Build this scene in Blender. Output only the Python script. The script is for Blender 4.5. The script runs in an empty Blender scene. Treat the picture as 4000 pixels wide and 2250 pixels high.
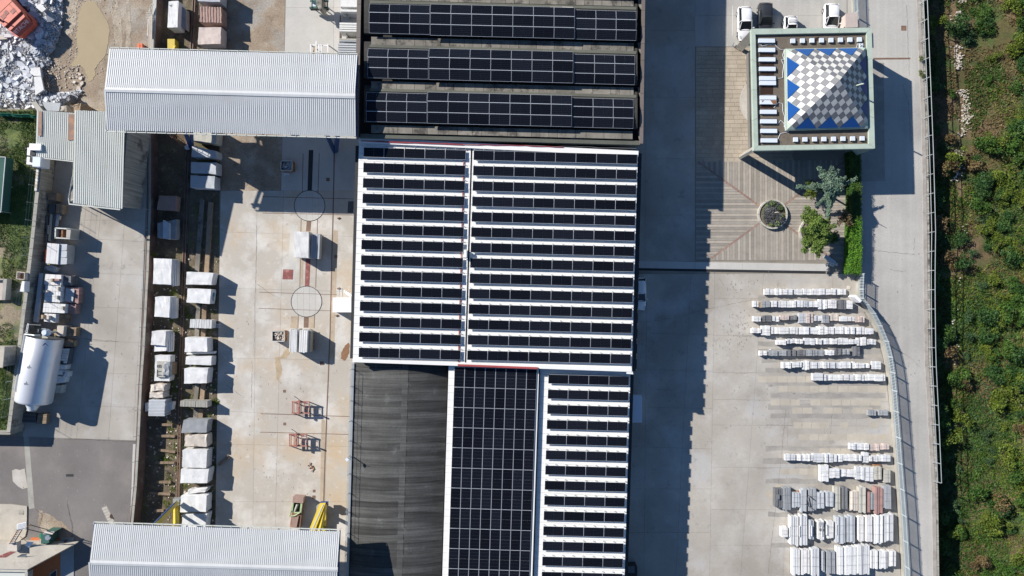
import bpy, math, random
import numpy as np
from mathutils import Vector, Matrix, noise
random.seed(7)
R = math.radians
SC = bpy.context.scene
COL = SC.collection

# ------------------------------------------------------------------ camera, sky, sun, exposure
S = 31.0          # photo pixels per metre on the ground
H = 86.0          # height of the drone
cam = bpy.data.objects.new("camera", bpy.data.cameras.new("camera"))
COL.objects.link(cam)
cam.location = (0, 0, H)
cam.data.sensor_width = 36
cam.data.lens = 36 * S * H / 4000
cam.data.clip_start = 1
cam.data.clip_end = 1500
SC.camera = cam

SUN_EL, SUN_AZ = 30.6, 30.5            # shadows fall to the right and 30.5 deg down in the picture
w = bpy.data.worlds.new("World"); SC.world = w; w.use_nodes = True
nt = w.node_tree; nt.nodes.clear()
sky = nt.nodes.new("ShaderNodeTexSky"); sky.sky_type = 'NISHITA'; sky.sun_disc = False
sky.sun_elevation = R(SUN_EL); sky.sun_rotation = R(-(90 - SUN_AZ))
sky.air_density = 1.0; sky.dust_density = 0.0; sky.ozone_density = 6.0
bg = nt.nodes.new("ShaderNodeBackground"); bg.inputs[1].default_value = 0.072
wo = nt.nodes.new("ShaderNodeOutputWorld")
nt.links.new(sky.outputs[0], bg.inputs[0]); nt.links.new(bg.outputs[0], wo.inputs[0])
sun = bpy.data.objects.new("sun", bpy.data.lights.new("sun", 'SUN')); COL.objects.link(sun)
sun.data.energy = 5.0; sun.data.angle = R(0.5); sun.data.color = (1.0, 0.945, 0.875)
to_sun = Vector((-math.cos(R(SUN_AZ)) * math.cos(R(SUN_EL)), math.sin(R(SUN_AZ)) * math.cos(R(SUN_EL)), math.sin(R(SUN_EL))))
sun.rotation_euler = to_sun.to_track_quat('Z', 'Y').to_euler()
sun.location = to_sun * 200
SC.view_settings.view_transform = 'Standard'
SC.view_settings.look = 'None'
SC.view_settings.gamma = 1
SC.view_settings.use_curve_mapping = False
SC.view_settings.exposure = 0.54

# ------------------------------------------------------------------ helpers
def P(px, py, z=0.0):
    """point at height z that the drone sees at photo pixel (px, py)"""
    k = (H - z) / H / S
    return Vector(((px - 2000) * k, (1125 - py) * k, z))

def tag(o, label=None, cat=None, group=None, kind=None):
    if label: o['label'] = label
    if cat: o['category'] = cat
    if group: o['group'] = group
    if kind: o['kind'] = kind
    return o

def thing(name, label, cat, loc, group=None, rz=0.0):
    o = bpy.data.objects.new(name, None); COL.objects.link(o)
    o.location = loc; o.rotation_euler = (0, 0, rz); o.empty_display_size = .3
    return tag(o, label, cat, group)

_wm = {}
def worldmat(o):
    m = Matrix.LocRotScale(o.location, o.rotation_euler, o.scale)
    return worldmat(o.parent) @ m if o.parent else m

def newell(pts):
    n = Vector((0, 0, 0))
    for i in range(len(pts)):
        a, b = pts[i], pts[(i + 1) % len(pts)]
        n += Vector(((a.y - b.y) * (a.z + b.z), (a.z - b.z) * (a.x + b.x), (a.x - b.x) * (a.y + b.y)))
    return n

class MB:
    def __init__(s): s.v = []; s.f = []; s.m = []
    def add(s, vs, fs, m=0):
        b = len(s.v); s.v += [tuple(v) for v in vs]
        s.f += [tuple(b + i for i in f) for f in fs]; s.m += [m] * len(fs)
        return s
    def prism(s, top, dz, m=0, bot=None):
        """top: list of Vectors (any order), extruded down by dz"""
        top = [Vector(p) for p in top]
        if newell(top).z < 0:
            top = top[::-1]
            if bot: bot = bot[::-1]
        n = len(top)
        bot = [Vector(p) for p in bot] if bot else [p - Vector((0, 0, dz)) for p in top]
        fs = [tuple(range(n)), tuple(range(2 * n - 1, n - 1, -1))]
        fs += [(i, n + i, n + (i + 1) % n, (i + 1) % n) for i in range(n)]
        return s.add(top + bot, fs, m)
    def box(s, c, size, rz=0.0, m=0, M=None):
        hx, hy, hz = size[0] / 2, size[1] / 2, size[2] / 2
        vs = [Vector((x, y, z)) for z in (-hz, hz) for x, y in ((-hx, -hy), (hx, -hy), (hx, hy), (-hx, hy))]
        rot = M if M else Matrix.Rotation(rz, 3, 'Z')
        vs = [rot @ v + Vector(c) for v in vs]
        return s.add(vs, [(3, 2, 1, 0), (4, 5, 6, 7), (0, 1, 5, 4), (1, 2, 6, 5), (2, 3, 7, 6), (3, 0, 4, 7)], m)
    def bar(s, a, b, wd, ht, m=0):
        a, b = Vector(a), Vector(b); d = (b - a); L = d.length
        if L < 1e-5: return s
        q = d.to_track_quat('X', 'Z').to_matrix()
        return s.box((a + b) / 2, (L, wd, ht), M=q, m=m)
    def tube(s, a, b, r, n=8, r2=None, m=0, caps=True):
        a, b = Vector(a), Vector(b); d = b - a
        r2 = r if r2 is None else r2
        q = d.to_track_quat('Z', 'Y').to_matrix()
        vs = []
        for c, rr in ((a, r), (b, r2)):
            for i in range(n):
                t = 2 * math.pi * i / n
                vs.append(q @ Vector((rr * math.cos(t), rr * math.sin(t), 0)) + c)
        fs = [(i, (i + 1) % n, n + (i + 1) % n, n + i) for i in range(n)]
        if caps: fs += [tuple(range(n - 1, -1, -1)), tuple(range(n, 2 * n))]
        return s.add(vs, fs, m)
    def path(s, pts, r, n=5, m=0):
        for a, b in zip(pts[:-1], pts[1:]): s.tube(a, b, r, n, m=m)
        return s
    def ring(s, c, r0, r1, z0, z1, n=40, a0=0, a1=2 * math.pi, m=0):
        vs = []
        full = abs(a1 - a0 - 2 * math.pi) < 1e-6
        k = n if full else n + 1
        for i in range(k):
            t = a0 + (a1 - a0) * i / n
            for r, z in ((r0, z0), (r0, z1), (r1, z1), (r1, z0)):
                vs.append((c[0] + r * math.cos(t), c[1] + r * math.sin(t), z))
        fs = []
        for i in range(n if full else n):
            j = (i + 1) % k
            for q in range(4):
                q2 = (q + 1) % 4
                fs.append((i * 4 + q, i * 4 + q2, j * 4 + q2, j * 4 + q))
        return s.add(vs, fs, m)
    def build(s, name, mats, parent=None, smooth=False):
        me = bpy.data.meshes.new(name)
        if parent is not None:
            inv = worldmat(parent).inverted(); org = None
            vs = [tuple(inv @ Vector(v)) for v in s.v]
        else:
            a = np.array(s.v); lo = a.min(0); hi = a.max(0)
            org = Vector(((lo[0] + hi[0]) / 2, (lo[1] + hi[1]) / 2, lo[2]))
            vs = [(v[0] - org.x, v[1] - org.y, v[2] - org.z) for v in s.v]
        me.from_pydata(vs, [], s.f)
        mats = mats if isinstance(mats, (list, tuple)) else [mats]
        for mm in mats: me.materials.append(mm)
        if len(mats) > 1: me.polygons.foreach_set('material_index', s.m)
        if smooth: me.polygons.foreach_set('use_smooth', [True] * len(s.f))
        me.update()
        o = bpy.data.objects.new(name, me); COL.objects.link(o)
        if parent is not None: o.parent = parent
        else: o.location = org
        return o

def part(name, mb, mat, parent, smooth=False, label=None):
    o = mb.build(name, mat, parent, smooth)
    if label: o['label'] = label
    return o

def single(name, mb, mat, label, cat, group=None, smooth=False):
    return tag(mb.build(name, mat, None, smooth), label, cat, group)

def struct(name, mb, mat, smooth=False):
    return tag(mb.build(name, mat, None, smooth), kind='structure')

def copy_tree(o, parent=None):
    c = o.copy(); COL.objects.link(c)
    if parent is not None: c.parent = parent
    for ch in list(o.children): copy_tree(ch, c)
    return c

def pq(pts, z):
    zs = z if isinstance(z, (list, tuple)) else [z] * len(pts)
    return [P(x, y, zz) for (x, y), zz in zip(pts, zs)]

def bil(q, u, v):
    """q = NW, NE, SE, SW"""
    return (q[0].lerp(q[1], u)).lerp(q[3].lerp(q[2], u), v)

def unit(mesh, name, q, parent, thick=1.0):
    """place a mesh made on the unit square (x east, y north, z up) over the cell q = NW, NE, SE, SW"""
    ux = ((q[1] - q[0]) + (q[2] - q[3])) / 2; uy = ((q[0] - q[3]) + (q[1] - q[2])) / 2
    c = (q[0] + q[1] + q[2] + q[3]) / 4
    n = ux.cross(uy).normalized()
    uy2 = n.cross(ux.normalized())
    rot = Matrix((ux.normalized(), uy2, n)).transposed()
    o = bpy.data.objects.new(name, mesh); COL.objects.link(o)
    loc = c - ux / 2 - uy2 * uy.length / 2
    o.parent = parent
    pl = parent.location if parent.parent is None else parent.location + parent.parent.location
    o.location = loc - pl
    o.rotation_euler = rot.to_euler()
    o.scale = (ux.length, uy.length, thick)
    return o

def mesh_of(mb, name, mats):
    me = bpy.data.meshes.new(name); me.from_pydata(mb.v, [], mb.f)
    mats = mats if isinstance(mats, (list, tuple)) else [mats]
    for mm in mats: me.materials.append(mm)
    if len(mats) > 1: me.polygons.foreach_set('material_index', mb.m)
    me.update(); return me

ORD = ['first', 'second', 'third', 'fourth', 'fifth', 'sixth', 'seventh', 'eighth', 'ninth', 'tenth', 'eleventh',
       'twelfth', 'thirteenth', 'fourteenth', 'fifteenth', 'sixteenth', 'seventeenth', 'eighteenth', 'nineteenth', 'twentieth']
def ordn(i, n):
    return 'last' if i == n - 1 and n > 1 else ORD[i]

def inpoly(x, y, poly):
    c = False; j = len(poly) - 1
    for i in range(len(poly)):
        xi, yi = poly[i]; xj, yj = poly[j]
        if (yi > y) != (yj > y) and x < (xj - xi) * (y - yi) / (yj - yi) + xi: c = not c
        j = i
    return c

def clip(poly, a, b, c):
    """keep a*x + b*y <= c"""
    out = []
    for i in range(len(poly)):
        p, q = poly[i], poly[(i + 1) % len(poly)]
        dp, dq = a * p[0] + b * p[1] - c, a * q[0] + b * q[1] - c
        if dp <= 0: out.append(p)
        if (dp < 0 < dq) or (dq < 0 < dp):
            t = dp / (dp - dq); out.append((p[0] + (q[0] - p[0]) * t, p[1] + (q[1] - p[1]) * t))
    return out

def area(poly):
    return abs(sum(poly[i][0] * poly[(i + 1) % len(poly)][1] - poly[(i + 1) % len(poly)][0] * poly[i][1] for i in range(len(poly)))) / 2

# ------------------------------------------------------------------ materials
def M(name, col, rough=.85, var=.12, scale=.35, fine=.10, fscale=9.0, bump=0.0, bscale=25.0, metal=0.0, rnd=0.0,
      stain=None, stsc=.25, stth=.55, stamt=.8, streak=None, spec=.4, local=False, mid=None):
    m = bpy.data.materials.new(name); m.use_nodes = True
    n = m.node_tree; N = n.nodes; L = n.links; N.clear()
    out = N.new("ShaderNodeOutputMaterial"); b = N.new("ShaderNodeBsdfPrincipled")
    L.new(b.outputs[0], out.inputs[0])
    b.inputs['Roughness'].default_value = rough; b.inputs['Metallic'].default_value = metal
    b.inputs['Specular IOR Level'].default_value = spec
    if local:
        src = N.new("ShaderNodeTexCoord").outputs['Object']
    else:
        src = N.new("ShaderNodeNewGeometry").outputs['Position']
    def noise_(sc, det=4, vec=None, ro=.6):
        t = N.new("ShaderNodeTexNoise"); t.inputs['Scale'].default_value = sc; t.inputs['Detail'].default_value = det
        t.inputs['Roughness'].default_value = ro
        L.new(vec if vec else src, t.inputs['Vector']); return t.outputs['Fac']
    def ramp(f, a, b_):
        r = N.new("ShaderNodeMapRange"); r.inputs['From Min'].default_value = a; r.inputs['From Max'].default_value = b_
        L.new(f, r.inputs['Value']); return r
    def mulc(csock, fsock):
        x = N.new("ShaderNodeVectorMath"); x.operation = 'SCALE'
        L.new(csock, x.inputs[0]); L.new(fsock, x.inputs['Scale']); return x.outputs[0]
    rgb = N.new("ShaderNodeRGB"); rgb.outputs[0].default_value = (*col, 1); c = rgb.outputs[0]
    def mix(c, fac, col2):
        x = N.new("ShaderNodeMix"); x.data_type = 'RGBA'
        L.new(fac, x.inputs['Factor']); L.new(c, x.inputs['A']); x.inputs['B'].default_value = (*col2, 1)
        return x.outputs['Result']
    if mid:
        for (col2, sc, lo, hi) in mid:
            c = mix(c, ramp(noise_(sc, 5), lo, hi).outputs[0], col2)
    if stain:
        r = ramp(noise_(stsc, 6, ro=.68), stth, stth + .09); r.inputs['To Max'].default_value = stamt
        c = mix(c, r.outputs[0], stain)
    if streak:      # (x scale, y scale, amount)
        mp = N.new("ShaderNodeMapping"); mp.inputs['Scale'].default_value = (streak[0], streak[1], streak[0] if len(streak) < 4 else streak[3])
        L.new(src, mp.inputs['Vector'])
        r = ramp(noise_(1.0, 5, mp.outputs[0]), .3, .7)
        r.inputs['To Min'].default_value = 1 - streak[2]; r.inputs['To Max'].default_value = 1 + streak[2]
        c = mulc(c, r.outputs[0])
    if var:
        r = ramp(noise_(scale, 5), .3, .7); r.inputs['To Min'].default_value = 1 - var; r.inputs['To Max'].default_value = 1 + var
        c = mulc(c, r.outputs[0])
    if fine:
        r = ramp(noise_(fscale, 3), .3, .7); r.inputs['To Min'].default_value = 1 - fine; r.inputs['To Max'].default_value = 1 + fine
        c = mulc(c, r.outputs[0])
    if rnd:
        oi = N.new("ShaderNodeObjectInfo"); r = ramp(oi.outputs['Random'], 0, 1)
        r.inputs['To Min'].default_value = 1 - rnd; r.inputs['To Max'].default_value = 1 + rnd
        c = mulc(c, r.outputs[0])
    L.new(c, b.inputs['Base Color'])
    if bump:
        bp = N.new("ShaderNodeBump"); bp.inputs['Strength'].default_value = min(1, bump); bp.inputs['Distance'].default_value = .05
        L.new(noise_(bscale, 4), bp.inputs['Height']); L.new(bp.outputs[0], b.inputs['Normal'])
    return m

MT = {}
MT['concrete'] = M('concrete', (.40, .372, .325), rough=.9, var=.11, scale=.10, fine=.07, rnd=.02, bump=.15, bscale=8,
                   mid=[((.48, .455, .41), .3, .48, .68), ((.33, .30, .26), .07, .48, .64), ((.43, .42, .40), .16, .52, .66), ((.30, .285, .26), .8, .6, .85)], stain=(.22, .205, .19), stsc=.55, stth=.60, stamt=.5)
MT['yard'] = M('yard_concrete', (.46, .425, .37), rough=.88, var=.09, scale=.12, fine=.05, rnd=.02, bump=.12, bscale=8,
               mid=[((.60, .575, .53), .22, .47, .64), ((.46, .365, .255), .12, .52, .68), ((.57, .55, .51), 1.1, .60, .75), ((.38, .33, .27), .9, .6, .85)], stain=(.35, .27, .19), stsc=.45, stth=.64, stamt=.5)
MT['yard_pale'] = M('pale_concrete', (.50, .485, .45), rough=.85, var=.07, scale=.5, fine=.05, rnd=.02, bump=.1,
                    stain=(.45, .40, .33), stsc=.7, stth=.62, stamt=.4)
MT['road'] = M('road_concrete', (.44, .425, .39), rough=.92, var=.10, scale=.1, fine=.06, fscale=5, rnd=.01, bump=.15,
               mid=[((.35, .335, .315), .08, .46, .66)], stain=(.27, .25, .23), stsc=.9, stth=.72, stamt=.4, streak=(.8, .015, .09))
MT['asphalt'] = M('asphalt', (.195, .18, .17), rough=.95, var=.18, scale=.14, fine=.10, fscale=14, bump=.3, bscale=30,
                  mid=[((.27, .245, .22), .22, .50, .8)], stain=(.15, .14, .135), stsc=.12, stth=.6, stamt=.5)
MT['dirt'] = M('dirt', (.31, .245, .18), rough=.98, var=.16, scale=.3, fine=.22, fscale=6, bump=.8, bscale=6,
               mid=[((.42, .365, .29), .4, .46, .66), ((.21, .165, .12), 1.1, .54, .76), ((.33, .31, .28), .2, .52, .66)])
MT['track_dirt'] = M('track_dirt', (.135, .11, .075), rough=1, var=.3, scale=.5, fine=.35, fscale=7, bump=1, bscale=7,
                     mid=[((.12, .125, .045), .45, .52, .7), ((.27, .22, .16), 1.3, .56, .7)])
MT['grass_soil'] = M('grass_soil', (.10, .14, .045), rough=1, var=.3, scale=.4, fine=.3, fscale=8, bump=1, bscale=10,
                     mid=[((.33, .27, .19), .17, .50, .60), ((.17, .19, .06), .8, .5, .7)])
MT['slope_soil'] = M('slope_soil', (.085, .075, .03), rough=1, var=.3, scale=.4, fine=.35, fscale=6, bump=1, bscale=6,
                     mid=[((.165, .115, .065), .14, .46, .56), ((.04, .085, .02), .35, .45, .65)])
MT['mud'] = M('muddy_water', (.41, .335, .21), rough=.16, var=.04, scale=.5, fine=.03, spec=.5)
MT['ribbed'] = M('ribbed_sheet', (.555, .57, .57), rough=.5, var=.05, scale=.25, fine=.02, streak=(2.5, .15, .04), stain=(.52, .52, .50), stsc=.35, stth=.60, stamt=.4, metal=.0, rnd=.012, spec=.5)
MT['ribbed_old'] = M('old_ribbed_sheet', (.55, .57, .53), rough=.6, var=.05, fine=.03, rnd=.04, stain=(.50, .45, .30), stsc=.4, stth=.6, stamt=.45, spec=.3)
MT['rusty_sheet'] = M('rusty_sheet', (.33, .22, .17), rough=.8, var=.2, scale=1.2, fine=.1, rnd=.2, stain=(.42, .22, .12), stsc=1.2, stth=.5)
MT['white_roof'] = M('white_roof', (.78, .775, .745), rough=.5, var=.025, fine=.02, rnd=.012, stain=(.70, .64, .55), stsc=.5, stth=.70, stamt=.4)
MT['alu'] = M('aluminium', (.62, .66, .70), rough=.35, var=.0, fine=.0, metal=.3, spec=.6)
MT['felt'] = M('dark_felt', (.066, .066, .063), rough=.82, var=.2, scale=.4, fine=.12, fscale=5, rnd=.38, bump=.2, streak=(.10, 3.4, .48),
               stain=(.15, .155, .15), stsc=.5, stth=.59, stamt=.4, spec=.3)
MT['bitumen'] = M('bitumen', (.045, .043, .040), rough=.9, var=.25, scale=.4, fine=.15, bump=.2)
MT['valley'] = M('weathered_concrete', (.205, .19, .16), rough=.95, var=.25, scale=.7, fine=.15, rnd=.18, bump=.3, stain=(.06, .055, .05), stsc=.8, stth=.52, stamt=.75)
MT['moss_concrete'] = M('mossy_concrete', (.105, .11, .09), rough=.95, var=.15, fine=.12)
MT['coping'] = M('brown_coping', (.16, .135, .12), rough=.6, var=.06, rnd=.06)
MT['copper'] = M('green_coping', (.40, .47, .40), rough=.7, var=.10, scale=.8, fine=.05, stain=(.30, .33, .26), stsc=1.0, stth=.6, stamt=.6)
MT['roof_brown'] = M('brown_roof', (.15, .125, .098), rough=.95, var=.15, scale=.5, fine=.15, fscale=6, bump=.3, stain=(.08, .06, .045), stsc=.6, stth=.56, stamt=.6)
MT['wet'] = M('damp_patch', (.045, .026, .018), rough=.35, var=.2, scale=1.5)
MT['tile_white'] = M('pale_tile', (.55, .545, .52), rough=.55, var=.04, rnd=.07)
MT['tile_grey'] = M('grey_tile', (.155, .16, .175), rough=.5, var=.05, rnd=.14)
MT['blue_glass'] = M('blue_glass', (.014, .075, .27), rough=.06, var=.05, scale=.5, fine=0, rnd=.05, spec=.6)
MT['glass'] = M('dark_glass', (.015, .02, .025), rough=.06, var=0, fine=0, spec=.7)
MT['white'] = M('white_paint', (.80, .80, .80), rough=.4, var=.02, fine=.01)
MT['skylight'] = M('skylight_shell', (.66, .72, .80), rough=.35, var=.03, fine=.02, rnd=.03)
MT['black'] = M('black_rubber', (.02, .02, .02), rough=.7, var=.1)
MT['void'] = M('dark_metal', (.03, .032, .035), rough=.7, var=.1)
MT['wall_dark'] = M('grey_wall', (.16, .16, .155), rough=.9, var=.15)
MT['stained_wall'] = M('stained_concrete_wall', (.36, .34, .29), rough=.95, var=.12, fine=.1, bump=.3, streak=(.2, 4.0, .35, .15), stain=(.07, .065, .06), stsc=.45, stth=.55, stamt=.7)
MT['curb'] = M('wall_top_concrete', (.35, .34, .30), rough=.95, var=.15, scale=.8, fine=.1, bump=.2)
MT['timber'] = M('timber', (.27, .20, .135), rough=.9, var=.2, scale=2, fine=.15, rnd=.2)
MT['pallet'] = M('pallet_wood', (.42, .32, .21), rough=.9, var=.15, scale=2, fine=.12, rnd=.15)
MT['rust'] = M('rusty_steel', (.26, .13, .07), rough=.85, var=.25, scale=1.5, fine=.15, stain=(.42, .24, .12), stsc=2, stth=.52)
MT['red_steel'] = M('faded_red_steel', (.33, .12, .10), rough=.7, var=.2, scale=1.5, fine=.1, stain=(.40, .24, .18), stsc=2.5, stth=.5)
MT['red_plate'] = M('red_plate', (.25, .085, .075), rough=.6, var=.25, scale=1.5, fine=.1, stain=(.45, .30, .27), stsc=1.5, stth=.58, stamt=.6)
MT['blue_steel'] = M('blue_steel', (.03, .07, .19), rough=.5, var=.1)
MT['yellow'] = M('yellow_paint', (.56, .42, .05), rough=.45, var=.06, scale=1)
MT['orange'] = M('orange_plastic', (.75, .13, .04), rough=.5)
MT['excavator'] = M('faded_orange_paint', (.58, .125, .075), rough=.5, var=.10, scale=1.2, fine=.06, fscale=5)
MT['green_metal'] = M('green_paint', (.05, .13, .11), rough=.5, var=.1)
MT['pale_green'] = M('pale_green_paint', (.38, .47, .27), rough=.6, var=.15, scale=2)
MT['netting'] = M('green_netting', (.03, .10, .08), rough=.8, var=.1)
MT['grey_steel'] = M('galvanised', (.42, .45, .46), rough=.45, var=.08, metal=.4)
MT['dark_steel'] = M('dark_steel', (.10, .11, .12), rough=.6, var=.15, rnd=.3)
MT['rail'] = M('rail_steel', (.19, .12, .085), rough=.6, var=.2, scale=1)
MT['rust_stain'] = M('rust_stained_concrete', (.43, .355, .265), rough=.92, var=.14, scale=.6, fine=.08, stain=(.31, .21, .14), stsc=1.0, stth=.6, stamt=.6)
MT['mud_stain'] = M('dried_mud', (.42, .33, .22), rough=.9, var=.12, scale=1.5)
MT['mud_brown'] = M('rusty_mud', (.24, .13, .07), rough=.8, var=.12, scale=1.5)
MT['silo'] = M('silo_steel', (.76, .77, .79), rough=.34, var=.04, scale=.6, fine=.015, metal=.35, spec=.6, stain=(.55, .53, .50), stsc=.5, stth=.66, stamt=.35)
MT['beige_roof'] = M('beige_roof', (.50, .46, .39), rough=.95, var=.12, scale=.4, fine=.08, bump=.2, stain=(.33, .30, .24), stsc=.5, stth=.55, stamt=.5)
MT['orange_wall'] = M('orange_floor', (.55, .17, .06), rough=.9, var=.08)
MT['grey_wall'] = M('bluegrey_floor', (.34, .35, .35), rough=.9, var=.08)
MT['brick_red'] = M('brick_paving', (.29, .20, .165), rough=.9, var=.12, fine=.12, rnd=.12)
MT['pave_a'] = M('grey_paving', (.30, .275, .24), rough=.9, var=.12, scale=1, fine=.12, rnd=.12, bump=.2)
MT['pave_b'] = M('beige_paving', (.385, .345, .29), rough=.9, var=.10, scale=1, fine=.10, rnd=.09, bump=.2)
MT['pave_c'] = M('warm_paving', (.40, .345, .27), rough=.9, var=.12, scale=.4, fine=.08, rnd=.07, bump=.2, mid=[((.47, .41, .33), .3, .5, .7)])
MT['aisle'] = M('worn_grey_concrete', (.30, .285, .26), rough=.9, var=.12, scale=.5, fine=.06, mid=[((.37, .345, .305), .6, .45, .65)], stain=(.22, .21, .20), stsc=.6, stth=.58, stamt=.5)
MT['pave_pad'] = M('beige_pad', (.44, .40, .33), rough=.9, var=.08, scale=.8, fine=.05, rnd=.07, stain=(.33, .30, .26), stsc=.9, stth=.6, stamt=.4)
MT['white_kerb'] = M('pale_kerb', (.52, .52, .49), rough=.9, var=.08, stain=(.35, .2, .12), stsc=.8, stth=.66)
MT['grout'] = M('grout', (.27, .24, .20), rough=1, var=.1)
MT['joint'] = M('joint_dirt', (.27, .245, .205), rough=1, var=.15)
MT['stone_w'] = M('white_stone', (.66, .665, .66), rough=.7, stain=(.58, .56, .52), stsc=.9, stth=.57, stamt=.55, var=.07, scale=1.2, fine=.04, fscale=6, rnd=.05, bump=.35, bscale=5)
MT['stone_w2'] = M('cloudy_white_stone', (.66, .655, .645), rough=.75, var=.09, scale=1, fine=.06, fscale=6, rnd=.06, bump=.4, bscale=5, stain=(.55, .50, .44), stsc=.8, stth=.6, stamt=.5)
MT['stone_g'] = M('grey_stone', (.30, .315, .33), rough=.75, var=.10, scale=1, fine=.07, rnd=.10, bump=.35, bscale=5)
MT['stone_lg'] = M('pale_grey_stone', (.45, .475, .50), rough=.75, var=.08, scale=1, fine=.06, rnd=.09, bump=.3, bscale=5)
MT['stone_dg'] = M('dark_grey_stone', (.155, .16, .17), rough=.75, var=.14, scale=1.5, fine=.08, rnd=.22, bump=.3)
MT['stone_b'] = M('beige_stone', (.58, .52, .45), rough=.8, var=.08, scale=1, fine=.07, rnd=.09, bump=.4, bscale=5)
MT['stone_bg'] = M('greenish_stone', (.44, .43, .38), rough=.8, var=.08, scale=1, fine=.07, rnd=.08, bump=.4, bscale=5)
MT['stone_p'] = M('pink_stone', (.52, .44, .40), rough=.8, var=.08, scale=1, fine=.07, rnd=.12, bump=.3, bscale=5)
MT['stone_r'] = M('red_stone', (.35, .215, .195), rough=.8, var=.1, scale=1, fine=.07, rnd=.12, bump=.3)
MT['stone_rb'] = M('red_brown_stone', (.33, .225, .19), rough=.85, var=.12, scale=1, fine=.08, rnd=.04, bump=.6, bscale=6)
MT['shard'] = M('shard_stone', (.58, .60, .63), rough=.75, var=.12, scale=1.2, fine=.08, rnd=.28, bump=.3)
MT['gravel'] = M('stone_rubble', (.56, .56, .56), rough=.85, var=.22, scale=1.2, fine=.15, fscale=6, bump=.6, stain=(.30, .28, .25), stsc=1.1, stth=.58, stamt=.6)
MT['bark'] = M('bark', (.10, .075, .055), rough=.95, var=.2, scale=3)
MT['car_white'] = M('white_car_paint', (.82, .82, .82), rough=.18, var=0, fine=0, spec=.6)
MT['car_black'] = M('black_car_paint', (.035, .037, .042), rough=.12, var=0, fine=0, spec=.7)
MT['lamp_glass'] = M('lamp_glass', (.55, .57, .6), rough=.15, var=0, fine=0)
MT['tail_lamp'] = M('tail_lamp', (.35, .015, .015), rough=.2, var=0, fine=0)
MT['marking'] = M('worn_white_marking', (.62, .60, .56), rough=.8, var=.1)

def leafmat(name, c, c2, c3=None):
    m = M(name, c, rough=.6, var=.25, scale=.6, fine=.25, fscale=3, spec=.3, mid=[(c2, .9, .42, .62)] + ([(c3, .35, .55, .7)] if c3 else []))
    return m
MT['leaf_d'] = leafmat('dark_leaves', (.022, .062, .014), (.045, .10, .02))
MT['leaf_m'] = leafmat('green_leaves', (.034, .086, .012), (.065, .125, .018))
MT['leaf_y'] = leafmat('yellow_green_leaves', (.08, .12, .014), (.13, .17, .02))
MT['leaf_b'] = leafmat('blue_green_leaves', (.040, .085, .030), (.06, .115, .042))
MT['leaf_br'] = leafmat('dry_brown_leaves', (.115, .080, .035), (.16, .115, .05), (.07, .085, .028))
MT['hedge'] = leafmat('bright_hedge_leaves', (.075, .20, .012), (.12, .27, .02))
MT['cedar'] = leafmat('cedar_needles', (.13, .21, .14), (.20, .28, .20))
MT['conifer'] = leafmat('conifer_needles', (.10, .165, .03), (.17, .25, .05))
MT['heath'] = leafmat('grey_heather', (.10, .105, .11), (.15, .155, .16), (.07, .11, .04))

def cellmat():
    m = bpy.data.materials.new('solar_cells'); m.use_nodes = True
    n = m.node_tree; N = n.nodes; L = n.links
    b = N['Principled BSDF']; b.inputs['Roughness'].default_value = .2; b.inputs['Specular IOR Level'].default_value = .14
    tc = N.new("ShaderNodeTexCoord"); sp = N.new("ShaderNodeSeparateXYZ"); L.new(tc.outputs['Object'], sp.inputs[0])
    fac = None
    for ax, k in (('X', 24), ('Y', 6)):
        mu = N.new("ShaderNodeMath"); mu.operation = 'MULTIPLY'; mu.inputs[1].default_value = k; L.new(sp.outputs[ax], mu.inputs[0])
        fr = N.new("ShaderNodeMath"); fr.operation = 'FRACT'; L.new(mu.outputs[0], fr.inputs[0])
        lt = N.new("ShaderNodeMath"); lt.operation = 'LESS_THAN'; lt.inputs[1].default_value = .07; L.new(fr.outputs[0], lt.inputs[0])
        if fac is None: fac = lt.outputs[0]
        else:
            mx = N.new("ShaderNodeMath"); mx.operation = 'MAXIMUM'; L.new(fac, mx.inputs[0]); L.new(lt.outputs[0], mx.inputs[1]); fac = mx.outputs[0]
    oi = N.new("ShaderNodeObjectInfo"); mr = N.new("ShaderNodeMapRange"); L.new(oi.outputs['Random'], mr.inputs['Value'])
    mr.inputs['To Min'].default_value = .7; mr.inputs['To Max'].default_value = 1.4
    mx = N.new("ShaderNodeMix"); mx.data_type = 'RGBA'; L.new(fac, mx.inputs['Factor'])
    mx.inputs['A'].default_value = (.0048, .0058, .0105, 1); mx.inputs['B'].default_value = (.028, .032, .038, 1)
    sc = N.new("ShaderNodeVectorMath"); sc.operation = 'SCALE'; L.new(mx.outputs['Result'], sc.inputs[0]); L.new(mr.outputs[0], sc.inputs['Scale'])
    L.new(sc.outputs[0], b.inputs['Base Color'])
    return m
MT['cells'] = cellmat()
# ------------------------------------------------------------------ ground
Z1 = 1.5                     # level of the western ground above the block yard
Z2 = 3.8                     # level of the grass lot
EDGE = [(3597, -300), (3597, 0), (3603, 186), (3615, 466), (3620, 776), (3627, 1400), (3636, 1553), (3655, 1925), (3660, 2250), (3662, 2550)]

def sheet(name, pts, z, th, mat, parent=None, kind='structure'):
    mb = MB().prism(pq(pts, z), th)
    o = mb.build(name, mat, parent)
    if parent is None: o['kind'] = kind
    return o

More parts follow.
